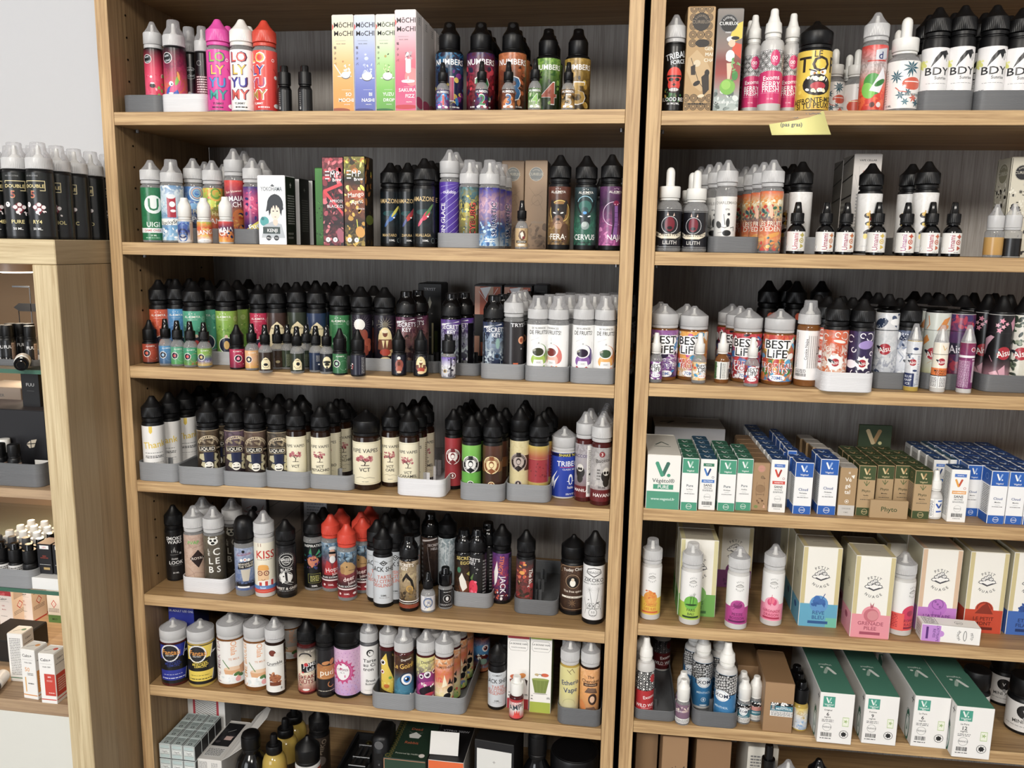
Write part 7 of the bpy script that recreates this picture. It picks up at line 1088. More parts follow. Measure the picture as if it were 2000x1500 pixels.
goute(1033, 1075, 1392, 1243, '#a8b834', 'P #7a8a3a -40 44 40 44 26 26 -26 26;E 0 44 40 6 #96a64c;E 20 50 18 9 #d8603a;O -4 48 12 3 #5a4a2c 0 180;E -18 50 10 6 #c8b080;L #8a9a4a 2 -20 42 -14 27;L #8a9a4a 2 0 42 0 26;L #8a9a4a 2 20 42 14 27;E 0 25 34 3 #b8b4ac', 'white carton with lime bands and a basket')
b('L6', 'disc10', 1009, 1407, 1320, 28, ('n', 'w', '#c82c34:#e8e4e0:#c82c34', None, 'R -90 88 90 100 #b82830;T LE_BOON 0 82 9 #fff;T AMP! -4 60 30 #3a4450 8 .9;P #e03a2c -14 10 -10 44 -4 26 2 48 8 26 16 44 18 10;E 2 12 20 10 #e8403a', (.04, .49)), 'small white-capped red bottle with slanted letters')
b('L6', 'spike', 1111, 24, 1246, 38, ('y', 'f', '#b8b0a0:#d8d088:#dcd48c', None, 'L #5a3a30 2 -10 96 6 88 -2 92 10 98 20 90;T Etheria 4 72 19 #2a3a6a 6;T Vape 6 58 20 #2a3a6a 6;E -10 12 32 18 #e0d890;E -10 18 30 10 #ece6b8;O 0 30 26 1.5 #b0a870 0 180;E -10 16 20 5 #a8a050', (.03, .69)), 'frosted-capped pale yellow bottle with blue lettering', up=.002, n=1)
b('L6', 'spike', 1152, 24, 1250, 38, ('b', 'f', '#8a6a50:#e09a54:#e8a868', '#6a4a3c:#e8a050:#f0b880', 'T The 4 86 12 #3a2018;T Cherokee 4 78 13 #3a2018;R -26 68 34 74 #4a2c20;T RED_PARADISE 4 71 5 #e8c8a0;P #6a5040 -20 56 -6 66 26 64 34 54 6 56;E 8 62 17 8 #7a5c48;E 14 44 18 24 #3a2620;E 12 44 10 14 #e0b898;P #6a4c3c -30 2 -10 28 20 30 34 20 36 2;P #8a6850 10 24 24 26 20 2 8 2;E -30 30 14 24 #d8803a 20;X -40 2 -10 20 8 3 6 #7a8a4a #a88a5a', (.03, .69)), 'frosted-capped peach bottle with a woman in a hat', up=.002, n=1)
# ================================================================== neighbouring bookcase, sixth shelf
tray('R6', 1240, 1320, 1408, 1388, 200, 'd', 'dark grey tray with free wells under the red diamond bottle', 2)
tray('R6', 1351, 1439, 1421, 1391, 190, 'd', 'dark grey tray under the blue mosaic bottles', 2)
DG = [(x, y) for y in (60, 72, 84, 96) for x in range(-68+(13 if y % 24 else 0), 70, 26)]
DIA = ';'.join(''.join('+P %s %d %s %d %s %d %s %d %s;' % (c_, x-a, y, x, y+a*.7, x+a, y, x, y-a*.7) for x, y in DG) for c_, a in (('#f4f4f2', 13), ('#1a1a1c', 9), ('#f4f4f2', 5)))
DIA = DIA.replace(';;', ';').replace(';+P #1a1a1c', ';P #1a1a1c', 1)
DIA = DIA[:DIA.rindex('#1a1a1c')]+DIA[DIA.rindex('#1a1a1c'):].replace(';+P #f4f4f2', ';P #f4f4f2', 1)+';'
WW = 'R -90 54 90 100 #1a1a1c;'+DIA+'R -90 0 90 56 #b82028;E 36 84 14 18 #b82028;T Exoms 22 42 14 #f4e8e8 8;T WILD_WEST 14 22 14 #f4f0f0 0 .9;B -10 14 40 17 #e8a0a4 1'
b('R6', 'nozzle', 1260, 24, 1243, 36, ('m', 'w', '#c8c8c8', None, WW, (.04, .60)), 'white-tipped red bottle with black and white diamonds', up=.002)
b('R6', 'nozzle', 1293, 170, 1205, 34, ('m', 'w', '#b0a8a8', None, WW.replace('f4f4f2', '8a8486').replace('b82028', '5a1418'), (.04, .60)), 'dim red diamond bottle at the back of the dark tray', up=.0021)  # diamond print in darkened colours, shade put into the label
b('R6', 'nozzle', 1252, 90, 1236, 34, ('m', 'w', '#c8c8c8', None, '', (.04, .60)), 'greyish bottle just behind the red diamond bottle', up=.0021)
MOS = ''.join('+P #f4f4f4 %s %s %s %s %s %s %s %s;' % tuple(round(q, 1) for q in (x, y, x+7+dx, y+1, x+8, y+4+dy, x+1, y+5)) for x, y, dx, dy in [(a*10-70+((bb*7) % 5), 58+bb*5.5+((a*13) % 4), (a*bb) % 3, (a+bb) % 2) for a in range(15) for bb in range(7)])
MB = 'R -90 56 90 100 #16181a;'+MOS+'R -90 0 90 58 #2f7ab0;P #2f7ab0 -90 56 -90 64 -30 62 0 56;E %d 56 30 22 #f4f6f8;O %d 56 20 1.2 #8ab0c8;T EXOMS %d 56 14 #1c2a44 0 1.1;T MENTHOL %d 32 8 #cfe4f0;O %d 16 9 1.6 #e8f2f8;E %d 16 3 5 #e8f2f8;E %d 3 14 3 #e8f2f8'
def mosb(u, y, vt, w, x, ds, **k): b('R6', 'nozzle', u, y, vt, w, ('m', 'w', '#3a86bc', None, MB % ((x,)*7), (.04, .64)), ds, **k)
mosb(1372, 62, 1236, 40, 10, 'white-tipped blue bottle with black and white mosaic, second in the tray', up=.0021, n=1, dx=-.010)
mosb(1418, 24, 1253, 42, -14, 'white-tipped blue bottle with black and white mosaic, foremost', up=.002)
mosb(1404, 105, 1236, 36, -8, 'white-tipped blue mosaic bottle behind the foremost one', up=.0021)
NP = 'R -90 0 90 26 #ecebe8;B -42 4 42 22 #444 4;R -90 26 90 27.5 #333'
def ten(u, vb, vt, base, art, ds, n=0, cap='w', w=27): b('R6', 'dome10', u, vb, vt, w, ('c', cap, base, None, NP+';'+art, (.05, .475)), ds, n=n, dx=.001)
ten(1334, 1418, 1326, '#7a5a74:#8a6a80', 'X -40 60 40 96 12 4 10 #c8b0b8 #4a3a4a #e8d8c8;T Diamond -10 66 14 #e8e0e4 6;T CITY 18 66 12 #e8c8a8', 'small white-capped mauve bottle beside the free wells', 1)
TENB = 'R -90 66 90 100 #16181a;X -60 70 60 98 30 3 7 #f4f4f4;C 0 62 24 #f4f6f8;O 0 62 18 1.5 #3a6a7a;T EXOMS 0 62 13 #1c2a44;T MENTHOL 0 33 8 #e8f4f8'
ten(1453, 1416, 1325, '#3a7a8a:#3a8094', TENB, 'small white-capped teal bottle with a round crest, foremost of three', 1)
ten(1476, 1411, 1320, '#3a7a8a:#3a8094', 'R -90 66 90 100 #16181a;X -60 70 60 98 30 3 7 #f4f4f4;R -20 52 36 74 #c88a80;T MENTHE 6 42 8 #e8f4f8', 'small white-capped teal bottle with a pinkish square')
KB = 'P #f4f4f4 -28 42 50 42 50 60 -28 60;R -28 44 50 60 #3a8094;R -28 54 50 60 #1a1c1e;X -24 55 48 60 22 2 5 #f4f4f4;R -24 46 -12 56 #e8e8e8;K -24 47 -13 55 #222;T MENTHOL 18 48.5 8 #e8f4f8;T Exoms 18 52 6 #e8f4f8;R -28 33 50 44 #ecebe8;B -24 34 48 43 #555 5;L #888 .8 -28 44 50 44'
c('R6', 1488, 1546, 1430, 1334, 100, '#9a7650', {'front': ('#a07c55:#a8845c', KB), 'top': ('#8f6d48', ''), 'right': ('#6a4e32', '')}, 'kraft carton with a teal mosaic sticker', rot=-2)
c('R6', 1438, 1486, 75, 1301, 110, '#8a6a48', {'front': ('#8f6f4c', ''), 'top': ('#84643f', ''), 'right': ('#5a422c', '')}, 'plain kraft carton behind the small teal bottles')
ten(1563, 1428, 1331, '#d8d8d4', '', 'x') if 0 else b('R6', 'disc10', 1563, 1429, 1330, 29, ('y', 'k', '#e8e4dc:#b8c8dc:#e8e4dc:#e0c048', '#8aa8c8:#e8e8e8:#c8b890:#e8d060', 'R -60 0 -22 98 #ecebe8;B -56 6 -28 94 #333 20;L #222 1 -22 2 -22 98;O 6 78 12 2 #c89a24;X -16 10 40 60 12 4 9 #8ab0d8 #e8e4dc #c8a850', (.04, .49)), 'small black-capped bottle with a yellow and blue label', n=2, dx=.001)
def vbox(u0, u1, vb, vt, nic, nm, ds, over):
    f = 'R -40 72 -6 93 #3fa08a;'+VLOGO(-23, 85, 9, '#f0f4f0', '#a8d8c8', '#f0f4f0', .68)+'T Végétol -23 77 6 #e8f4f0;T Pure -23 73.5 4 #e8f4f0;T %s -24 66 5 #444;T %s -24 58 11 #222;T mg/mL -24 52 5 #333;B -40 42 -6 48 #888 2;O -24 32 13 1 #999;T FRANCE -24 32 5 #777;K -40 13 -10 21 #222;B -42 8 -10 11 #444 1;R 20 36 38 54 #a8c870;R 21 37 37 53 #eef2e0;G 29 46 7 5 #8ab04a .8 .4;O 26 20 13 1.4 #333;G 26 20 9 7 #2a2a2a 1 .7' % (nm, nic)
    side = 'E 30 28 10 15 #2f7a5c;E 30 28 7 11 #dfe8e4;P #2f7a5c 26 20 30 36 34 20;O 30 54 7 1 #999;L #333 1 38 80 46 80;L #333 1 42 74 42 86'
    side = 'E 40 26 4 13 #2a6a54;E 40 26 3 9 #dfe4e0;P #2a6a54 39 18 40 34 41 18;O 40 52 3.4 .6 #999;L #333 .8 44 88 48 88;L #333 .8 46 82 46 94'
    top = VLOGO(0, 33, -22, '#e6ebe6', '#a8c0b4', '#e6ebe6', .26)+'T Végétol 0 41 9 #dfe8e2 180'
    c('R6', u0, u1, vb, vt, 205, '#eceae6', {'front': ('#f1efec', f), 'left': ('#dcdad6', side), 'right': ('#d8d6d2', ''), 'top': ('#46826e:#3e7562', top)}, ds, rot=over)
vbox(1594, 1662, 1452, 1354, '6', 'Original', 'long white carton with green lid marked six, nearest the kraft carton', -1.4)
vbox(1681, 1749, 1454, 1359, '9', 'Pomme', 'long white carton with green lid marked nine', -1.4)
vbox(1777, 1848, 1460, 1361, '6', 'La_Pure', 'long white carton with green lid marked six, after the gap', -1.4)
vbox(1857, 1932, 1481, 1381, '12', 'La_Pure', 'long white carton with green lid marked twelve, overhanging the shelf', -1.4)
c('R6', 1708, 1741, 150, 1268, 40, '#d8d6d2', {'front': ('#d8d6d2', 'R -34 60 34 88 #3a7a68;'+VLOGO(0, 76, 20, '#dfe8e4', '#8ab8a8', '#dfe8e4', .5)+'T La_Pure 0 50 9 #444;T 6 0 34 16 #222')}, 'small white carton with a green square, back in the gap')
for i, (u, y, vt, w) in enumerate(((1906, 80, 1285, 50), (1960, 150, 1275, 50), (2003, 70, 1290, 60))):
    b('R6', 'jar', u, y, vt, w, ('k', 'k', '#dedcda', None, 'C 4 70 18 #17171a;T V 4 70 10 #c8c8c8;T MINI_XL 0 36 9 #444 6;C 6 48 5 #999;B -40 16 40 20 #888 1'), 'squat black-lidded white pot, %s past the twelve carton' % ('first', 'second', 'third')[i], H=.088)
# ================================================================== bottom shelves (only their upper parts show)
zt = on_y(321, 1452, .012).z; bh = .0285; zb = zt-4*bh
o0 = None; P0 = on_y(321, 1452, .012); NM = ['first', 'second', 'third', 'fourth']
FR = 'L #1a1c1e 6 -48 2 48 2 48 98 -48 98 -48 2;R -38 8 38 30 #b8cccc;R -38 72 38 94 #b8cccc;L #2a2c2e 2 -40 30 0 34 40 30;L #2a2c2e 2 -40 72 0 68 40 72;E 0 51 36 13 #e8ecea;T Classic -2 52 13 #2a2c2e 6;B -10 40 30 45 #555 1'
TPP = 'L #1a1c1e 6 -45 2 -45 98;L #1a1c1e 4 0 97 0 97;L #1a1c1e 6 45 2 44 98;R -36 6 36 92 #a8b8b8;B -28 50 30 88 #4a5456 5;R -14 14 14 38 #1a1c1e;R -8 18 8 32 #b0c0c0;T c 0 25 9 #1a1c1e'
for L in range(2):
    for j in range(4):
        for i in range(3):
            loc = (P0.x+i*.0222, P0.y+j*.0236, zt-(L+1)*bh+.0002)
            lab_ = 'small pale green carton in the stack, layer %d from top, row %s, %s column' % (L+1, NM[j], NM[i])
            if o0 is None:
                h = bh-.0003; o0 = carton(.0214, .0226, bh-.0014, '#c4cccc', {'front': ('#cfd6d4', FR), 'top': ('#b4c0c0', TPP), 'right': ('#17181a', '')}, None); o0.location = loc; o0['category'] = 'box'; o0['label'] = full_label('L7', lab_, True); o0['group'] = 'stacked small pale green cartons'
            else: dup(o0, loc, full_label('L7', lab_, True), 'stacked small pale green cartons')
Z['L7'] = zt-4*bh
sb = carton(.068, .097, 2*bh-.0006, '#8f6f4c', {'front': ('#94744f', '')}, None); sb.location = (P0.x+.0222, P0.y-.001, Z['L7']); sb['category'] = 'box'; sb['label'] = 'low kraft carton carrying the stack of small pale green cartons'
c('L7', 368, 441, 114, 1365, 60, '#d8d8d6', {'front': ('#dcdcda', 'R -34 0 34 100 #b83a48;R -28 0 28 100 #e8e8e6;'+''.join('+L #222 1.5 -28 %s 28 %s;' % (y, y-14) for y in range(14, 112, 3))), 'right': ('#8a8a8a', '')}, 'white carton with black diagonal hatching and red edges')
# opened white carton with its lid folded back
P1 = on_y(407, 1484, .02); zc = P1.z; w1 = on_y(432, 1484, .02).x-on_y(382, 1484, .02).x
oc = carton(w1, .115, zc-Z['L7'], '#dedcd8', {'front': ('#e2e0dc', 'B -36 60 -6 96 #888 20;B 10 60 34 94 #999 14'), 'top': ('#d2d0cc', 'R -34 34 34 94 #16161a;R -34 8 34 30 #d8d8d6;B -30 10 30 28 #444 8;X -24 44 24 84 7 6 14 #26262c #3a3a40 #4a4448;R -4 50 24 60 #d8b8b0;L #d8d8d8 1.5 -10 70 14 78')}, None, True, 'open_carton')
oc.location = (P1.x, .02, Z['L7']); oc['label'] = 'opened white carton with a folded back lid beside the stacked cartons'; oc['category'] = 'box'
def sheet(name, pts, th, mat, parent, off):
    n = len(pts); V = [tuple(Vector(p)-Vector(off)) for p in pts]; nn = (Vector(pts[1])-Vector(pts[0])).cross(Vector(pts[2])-Vector(pts[1])).normalized()*th
    V += [tuple(Vector(v)+nn) for v in V]; F = [tuple(range(n)), tuple(range(2*n-1, n-1, -1))]+[(i, n+i, n+(i+1) % n, (i+1) % n) for i in range(n)]
    return link(name, mesh_of(name, V, F, mat=mat), None, parent)
PAPER = plain('white_paperboard', '#dcdad6', 0.6, .3)
xr = P1.x+w1/2
fl = [(xr, .021, zc+.001), (xr, .134, zc+.001), (xr+.002, .15, zc+.006), (xr+.022, .155, zc+.024), (xr+.036, .14, zc+.030), (xr+.040, .115, zc+.028), (xr+.033, .095, zc+.020), (xr+.036, .06, zc+.022), (xr+.030, .035, zc+.018), (xr+.012, .022, zc+.008)]
sheet('folded_lid', fl, .0006, PAPER, oc, (P1.x, .02, Z['L7']))
b('L7', 'flask', 492, 34, 1428, 62, ('kg', 'k', '#16241a', None, 'T MINIMAL 0 84 9 #3a8a4a;E 0 50 30 20 #2a5a34'), 'round-shouldered black bottle with a green print')
AMB = 'R -90 0 90 40 #14110e;T KOK 30 20 14 #c8b890'
for i, (u, y, vt) in enumerate(((537, 26, 1432), (559, 80, 1402), (576, 132, 1378))):
    b('L7', 'pipette', u, y, vt, 47, ('y', 'k', '#3a3020', None, AMB, (.03, .45)), 'black-topped dropper bottle of golden liquid, %s from the front' % ('first', 'second', 'third')[i])
b('L7', 'spike', 624, 115, 1383, 40, ('k', 'k', '#26201c:#3a3028', None, 'T MIKO 10 80 18 #8a7a68 70;E 0 50 24 20 #6a6058'), 'dark bottle with curly writing behind the orange one')
b('L7', 'wide', 602, 26, 1437, 48, ('m', 'k', '#c85a2c:#d8783c:#a83a24', None, 'L #e8c848 2 -40 92 40 92;'+''.join('C %d 95 2 #e8a080;' % x for x in range(-44, 45, 8))+'R -20 40 24 84 #2a1c14;L #e8c848 2 -20 40 24 40 24 84 -20 84 -20 40;T BURST 2 66 14 #e8d090'), 'wide black-capped orange bottle with beaded gold trim')
# device presentation box, battery mod
def solid(name, me, mat, parent, loc=(0, 0, 0)):
    o = link(name, me, mat, parent); o.location = loc; return o
BLK_ = plain('black_card', '#0d0d0f', 0.5); SIL = plain('brushed_silver', '#8f9296', 0.28, .5, 1.0); GOLDM = plain('olive_gold_metal', '#7a7440', 0.3, .5, 1.0)
Pd = on_y(690, 1500, .02); xa, xb = on_y(652, 1490, .02).x, on_y(718, 1490, .02).x
dv = thing('device_box', 'open black presentation box holding a silver tank next to the battery device', 'box', ((xa+xb)/2, .02, Z['L7']))
zz = .088; hw = (xb-xa)/2
V, F = [], []
box_geo(-hw, hw, 0, .12, 0, zz-.012, V, F, .0008)
for q in ((-hw, -hw+.004, 0, .12), (hw-.004, hw, 0, .12), (-hw+.004, hw-.004, 0, .004), (-hw+.004, hw-.004, .116, .12)): box_geo(q[0], q[1], q[2], q[3], zz-.0122, zz, V, F)
solid('case', mesh_of('case', V, F, mat=BLK_), None, dv)
V, F = [], []
for k in range(3): box_geo(-.012+k*.010, -.006+k*.010, .03, .085, zz-.012, zz-.002, V, F, .001)
box_geo(-.015, .017, .026, .031, zz-.012, zz-.001, V, F, .001); box_geo(-.015, .017, .084, .089, zz-.012, zz-.001, V, F, .001); box_geo(-.015, .017, .050, .054, zz-.012, zz-.0012, V, F, .001)
tk = solid('tank', mesh_of('tank', V, F, mat=SIL), None, dv); v, f = lathe([(.006, 0), (.007, .003), (.007, .007), (.005, .010)], 16); v = [(x+.001, .089+z, y+zz-.006) for x, y, z in v]; link('mouthpiece', mesh_of('mouthpiece', v, f, True, GOLDM), None, tk)
xa, xb = on_y(724, 1470, .02).x, on_y(757, 1470, .02).x; zm = on_y(741, 1440, .02).z-Z['L7']
md = thing('battery_device', 'upright black battery device with a silver ringed button', 'vaporizer', ((xa+xb)/2, .02, Z['L7']))
V, F = [], []; hw = (xb-xa)/2; box_geo(-hw, hw, 0, .055, 0, zm, V, F, .006); solid('housing', mesh_of('housing', V, F, True, PL['k'], .8), None, md)
v, f = lathe([(.0055, 0), (.0075, .0002), (.0075, .0016), (.0055, .0016)], 24); v = [(x, -z, y+zm-.014) for x, y, z in v]; link('button_ring', mesh_of('button_ring', v, f, True, SIL), None, md)
V, F = [], []; box_geo(-.0075, .0075, -.0008, .0002, zm-.042, zm-.030, V, F, .0003); link('display', mesh_of('display', V, F, mat=plain('glossy_screen', '#050506', .08)), None, md)
v, f = lathe([(.0022, 0), (.0015, .0012)], 12); v = [(x, -z, y+zm-.050) for x, y, z in v]; link('button', mesh_of('button', v, f, True, SIL), None, md)
LEAF = 'T Dead 0 78 9 #b85a34;T Rabbit 0 42 9 #b85a34;P #dcdcd8 -14 62 0 70 16 62 12 54 -10 54;L #8a8a80 1 -16 70 -6 66;L #8a8a80 1 16 70 6 66;T Powered_by_Hellfire 2 14 5 #b8c0b0;C 36 12 7 #e0d8d0;'+''.join('+O -42 %d 6 1.6 #8a7a34;' % y for y in range(6, 100, 7))+''.join('+O -36 %d 4 1.2 #8a7a34;' % y for y in range(3, 100, 7))
c('L7', 749, 831, 12, 1484, 110, '#20352a', {'front': ('#24402e', 'L #b07a5a 2 -49 99 49 99;L #b07a5a 2 -48 0 -48 99;R -34 40 30 78 #d8d8c8;T Dead_Rabbit_Solo 0 68 6 #444;B -26 46 22 56 #666 2'), 'top': ('#1d3526', LEAF), 'right': ('#b07a5a:#17261c', '')}, 'dark green carton with a gold chain border and white mask')
c('L7', 836, 905, 14, 1487, 100, '#c8c4be', {'front': ('#e8641c', 'B -30 60 30 80 #e88a50 1'), 'top': ('#121114', 'T VTPRO_200W 0 84 9 #b8b8c0;E 0 70 12 4 #c8c8cc'), 'right': ('#b8b4ae', '')}, 'carton with an orange front and black lid')
Pw = on_y(867, 1484, .03); cw = thing('price_card', 'blank white card leaning on the orange fronted carton', 'card', (Pw.x, .028, on_y(867, 1487, .014).z+.0016))
V, F = [], []; box_geo(-.024, .024, 0, .0006, 0, .036, V, F); solid('card', mesh_of('card', V, F, mat=PAPER), None, cw).rotation_euler = (math.radians(-22), 0, math.radians(2))
c('L7', 925, 1003, 14, 1450, 70, '#121214', {'front': ('#17171a', 'R -44 8 44 92 #dcdcd8;T ALLIANCETECH 0 62 9.5 #444 0 .9;T VAPOR 0 48 5 #666;T GLASS_TANK_BATTERY 0 34 5 #555;T #1633 0 20 7 #555;G 0 80 5 4 #666 .6 .3'), 'top': ('#0e0e10', '')}, 'black carton with a white price label, at an angle', rot=-6)
b('L7', 'flask', 1048, 34, 1423, 62, ('kg', 'k', '#1c1e34', None, 'R -80 0 -24 100 #b8b8c0;B -70 10 -30 90 #555 16;C 10 60 22 #d8d4d0;C 10 60 20 #1c1e34;E 10 58 12 14 #7a1c30;P #e8d0c0 4 70 8 70 6 80;P #e8d0c0 14 70 18 70 17 80'), 'round-shouldered black bottle with a navy devil label')
b('L7', 'jar', 1120, 52, 1462, 98, ('k', 'k', None, None, ''), 'large black lidded tub filling the corner', name='tub', cat='tub')
# neighbouring bookcase bottom
KR_ = '#8a6a48'
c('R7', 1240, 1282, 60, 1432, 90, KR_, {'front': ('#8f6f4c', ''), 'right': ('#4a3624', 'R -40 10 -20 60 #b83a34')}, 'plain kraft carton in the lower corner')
c('R7', 1290, 1340, 20, 1440, 90, '#94704c', {'front': ('#a07c56', 'R -26 26 44 62 #c82c34;R -26 18 44 34 #ecebe8;B -22 20 40 32 #555 4;R -24 44 -14 60 #f0f0f0;C 30 48 12 #f0f0ee;X -24 62 44 70 12 2 5 #f0f0f0 #222;T EXOMS 30 48 6 #333')}, 'kraft carton with a red and white sticker')
c('R7', 1356, 1424, 40, 1446, 110, '#84643f', {'front': ('#94704c', ''), 'top': ('#7a5c3c', '')}, 'wide kraft carton, plain')
c('R7', 1456, 1516, 60, 1460, 100, '#d8d4c8', {'front': ('#dcd8cc', 'B -40 10 -6 90 #777 20'), 'top': ('#c8c4b8', '')}, 'tall cream carton with small print, bottom row')
b('R7', 'disc10', 1496, 20, 1453, 28, ('y', 'kg', '#e8dcc0:#d8c8a0:#e0c048', '#e8e4dc:#c8704a:#e8d060', 'X -30 20 40 90 14 4 9 #e8a850 #e8e4dc #c86a4a', (.04, .49)), 'small yellow-labelled bottle standing before the cream carton')
b('R7', 'spike', 1534, 26, 1484, 40, ('m', 'f', '#8a3a8a', None, ''), 'frosted cap just showing above the frame edge')
b('R7', 'spike', 1593, 26, 1481, 40, ('kg', 'kg', '#1a1a1c', None, ''), 'glossy black cap just showing above the frame edge')
# ================================================================== pale display cabinet beside the bookcase
CX0, CX1, CY0, CY1 = -.85, -.006, -.115, .29
OAK_INNER = wood('cabinet_shelf_oak', '#b89a76', '#94765a', 'X')
cb = thing('display_cabinet', 'pale oak display cabinet with glass shelves and a white door', 'cabinet', (0, 0, 0))
def cpart(name, dims, mat, bev=.0006, parent=None): return link(name, box_mesh(*dims, mat, bev, name), None, parent or cb)
cpart('top_board', (CX0, CX1-.0006, CY0, CY1, 1.5755, 1.6105), OAK_PALE_H, .001)
cpart('top_shaded_end', (CX1-.0006, CX1, CY0+.001, CY1, 1.5760, 1.6100), OAK_SHADED_H, 0)  # end of the board in the shade-darkened oak
for xa in (CX0, CX1-.038):
    p = cpart('side_panel', (xa, xa+.0374, CY0, CY1, .02, 1.5750), OAK_PALE, .001)
    if xa > -.5:
        cpart('shaded_outer_face', (xa+.0374, xa+.038, CY0+.0015, -.0552, .02, 1.5750), OAK_SHADED, 0, p)  # side of the same oak, shade put into its tone
        cpart('shaded_outer_face', (xa+.0374, xa+.0378, -.0546, CY1, .02, 1.5750), wood('browner_side', '#a58b66', '#8e7654', 'Z'), 0, p)  # browner second panel, grazing shade also put into its tone
IX0, IX1 = CX0+.04, CX1-.038
cpart('back_panel', (IX0, IX1, .270, .276, .02, 1.5750), plain('beige_back', '#a08466', .6, .2), 0)
cpart('shelf', (IX0, IX1, -.102, .270, 1.2232, 1.2380), OAK_INNER, .0006); cpart('shelf', (IX0, IX1, -.102, .270, .8666, .8871), OAK_INNER, .0006)
cpart('door', (IX0, IX1, -.100, -.082, .10, .8650), plain('white_door', '#dcdcd4', .45), .001)
GL = seethrough('green_edge_glass', '#8aa498', .97, .04); GE = plain('glass_edge', '#3f6a58', .12)
for z in (1.4210, 1.0763):
    g = cpart('glass_shelf', (IX0, IX1, -.100, .268, z-.006, z), GL, 0); cpart('polished_edge', (IX0, IX1, -.1020, -.1002, z-.006, z), GE, 0, g)
# puck light under the top board
pk = Vector((on_y(34, 528, .02).x, .02, 1.5752)); pl = thing('puck_light', 'round pinkish puck light glowing under the cabinet top', 'lamp', pk)
v, f = lathe([(.034, -.016), (.035, -.015), (.035, -.0002)], 32); link('housing', mesh_of('housing', v, f, True, plain('copper_white', '#c8a890', .35)), None, pl)
em = bpy.data.materials.new('lit_diffuser'); em.use_nodes = True; bs = em.node_tree.nodes['Principled BSDF']; bs.inputs['Emission Color'].default_value = (1, .86, .68, 1); bs.inputs['Emission Strength'].default_value = 9
v, f = lathe([(.022, -.0185), (.030, -.0170), (.031, -.0161)], 32); link('diffuser', mesh_of('diffuser', v, f, True, em), None, pl)
def lamp(loc, e, c_=(1, .82, .62), s=.05):
    d = bpy.data.lights.new('puck', 'AREA'); d.shape = 'DISK'; d.size = s; d.energy = e; d.color = c_
    o = bpy.data.objects.new('puck', d); o.location = loc; scene.collection.objects.link(o); return o
lamp((pk.x, pk.y, pk.z-.02), .7)
lamp((-.25, .10, 1.205), .75, (1, .72, .42)); lamp((-.2, .08, 1.405), .12); lamp((-.25, .1, 1.05), .2, (1, .8, .58))
# round-domed bottles on top
D5 = 'L #e8d8a0 2 -30 84 -30 87 28 87 28 72 14 72;T DOUBLE -2 79 10 #ecd890 0 1.05;T 5 -8 66 22 #e8b070 ;T 5 -8 66 19 #a83a2c;E -26 50 8 8 #f0ecec -20;C -27 51 2 #16161a;P #7a1c2c -14 46 6 54 26 46 8 34;C -4 46 6 #f4eaea;C 8 50 6 #f4eaea;C 20 46 6 #f4eaea;C 8 42 6 #f4eaea;C 2 38 5 #f0e8e8;X 4 34 26 40 5 3 4 #f4eaea;T {0} 0 23 11 #e8d890;T 50_ML. 0 12 7 #f0f0f0;T NO_NICOTINE -8 95 4 #999'
kk = 0
for xx, col_ in ((-.036, (('RY4', -.095), ('MENTHOL', -.057), ('CLASSIC', -.019), ('BLOND', .019), ('BRUN', .057))), (-.073, (('PURE', -.095), ('NOIR', -.057), ('SILVER', -.019), ('RED', .019))), (-.110, (('CARAMEL', -.095), ('MOKA', -.057), ('VERT', -.019)))):
    for nm, yy in col_:
        o = bottle('dome', .0178, .1335, 'k', 'f', '#0d0e10:#101412', None, D5.format(nm)); o.name = 'bottle'; kk += 1
        o.location = (xx, yy, Z['C0']); o.rotation_euler = (0, 0, atan2(CAM.x-xx, yy-CAM.y)+math.radians((-24, -34, -40, -40, -46, -46)[int((yy+.0951)/.037)] if xx > -.05 else (-8 if xx > -.08 else -4)))
        o['category'] = 'bottle'; o['group'] = 'dice bottles on the pale cabinet'
        o['label'] = full_label('C0', 'clear-domed black dice bottle on the cabinet, flavour word %s' % nm)
# contents, upper glass compartment
def cbot(row, kind, u, y, vt, w, look, ds, **k): return b(row, kind, u, y, vt, w, look, ds, name='vial', cat='vial', **k)
tray('CA', -30, 76, 40, 702, 110, 'd', 'grey tray of small vials on the upper glass shelf', 3)
SN = 'T FUU 0 70 22 #e8e8e8;R 20 0 60 90 #b89a88;B 24 8 56 84 #5a4438 12;X -60 0 60 20 14 3 7 #e0e0e0 #3a3a3c'
for i, (u, y, vt) in enumerate(((4, 60, 633), (22, 84, 628), (41, 90, 625), (58, 92, 624), (16, 62, 640), (60, 60, 641))):
    cbot('CA', 'jar', u, y, vt, 21, ('k', 'k', '#141416', None, SN), 'small flat-topped black vial, number %s in the upper cabinet tray' % ('one', 'two', 'three', 'four', 'five', 'six')[i], up=.0021 if y > 0 else 0, H=.058)
lay = bottle('disc10', .0105, .058, 'w', 'kg', '#d8d4d0', None, 'B -40 10 40 90 #555 8'); P = on_y(63, 711, -.06); lay.location = (P.x, -.078, Z['CA']+.0107); lay.rotation_euler = (pi/2, 0, math.radians(36)); lay['label'] = 'small vial lying with its black cap towards the room'; lay['category'] = 'vial'; lay.name = 'vial'
st = thing('shelf_talker', 'black sign plate on a thin stem above the small vials', 'sign', (on_y(50, 601, .05).x, .05, Z['CA']))
hz = on_y(50, 601, .05).z-Z['CA']; V, F = [], []
V = [(-.022, 0, hz), (-.012, 0, hz+.007), (.05, 0, hz+.007), (.05, 0, hz-.006), (-.012, 0, hz-.006)]; V += [(x, .003, z) for x, y, z in V]; F = [(0, 4, 3, 2, 1), (5, 6, 7, 8, 9)]+[(i, (i+1) % 5, 5+(i+1) % 5, 5+i) for i in range(5)]
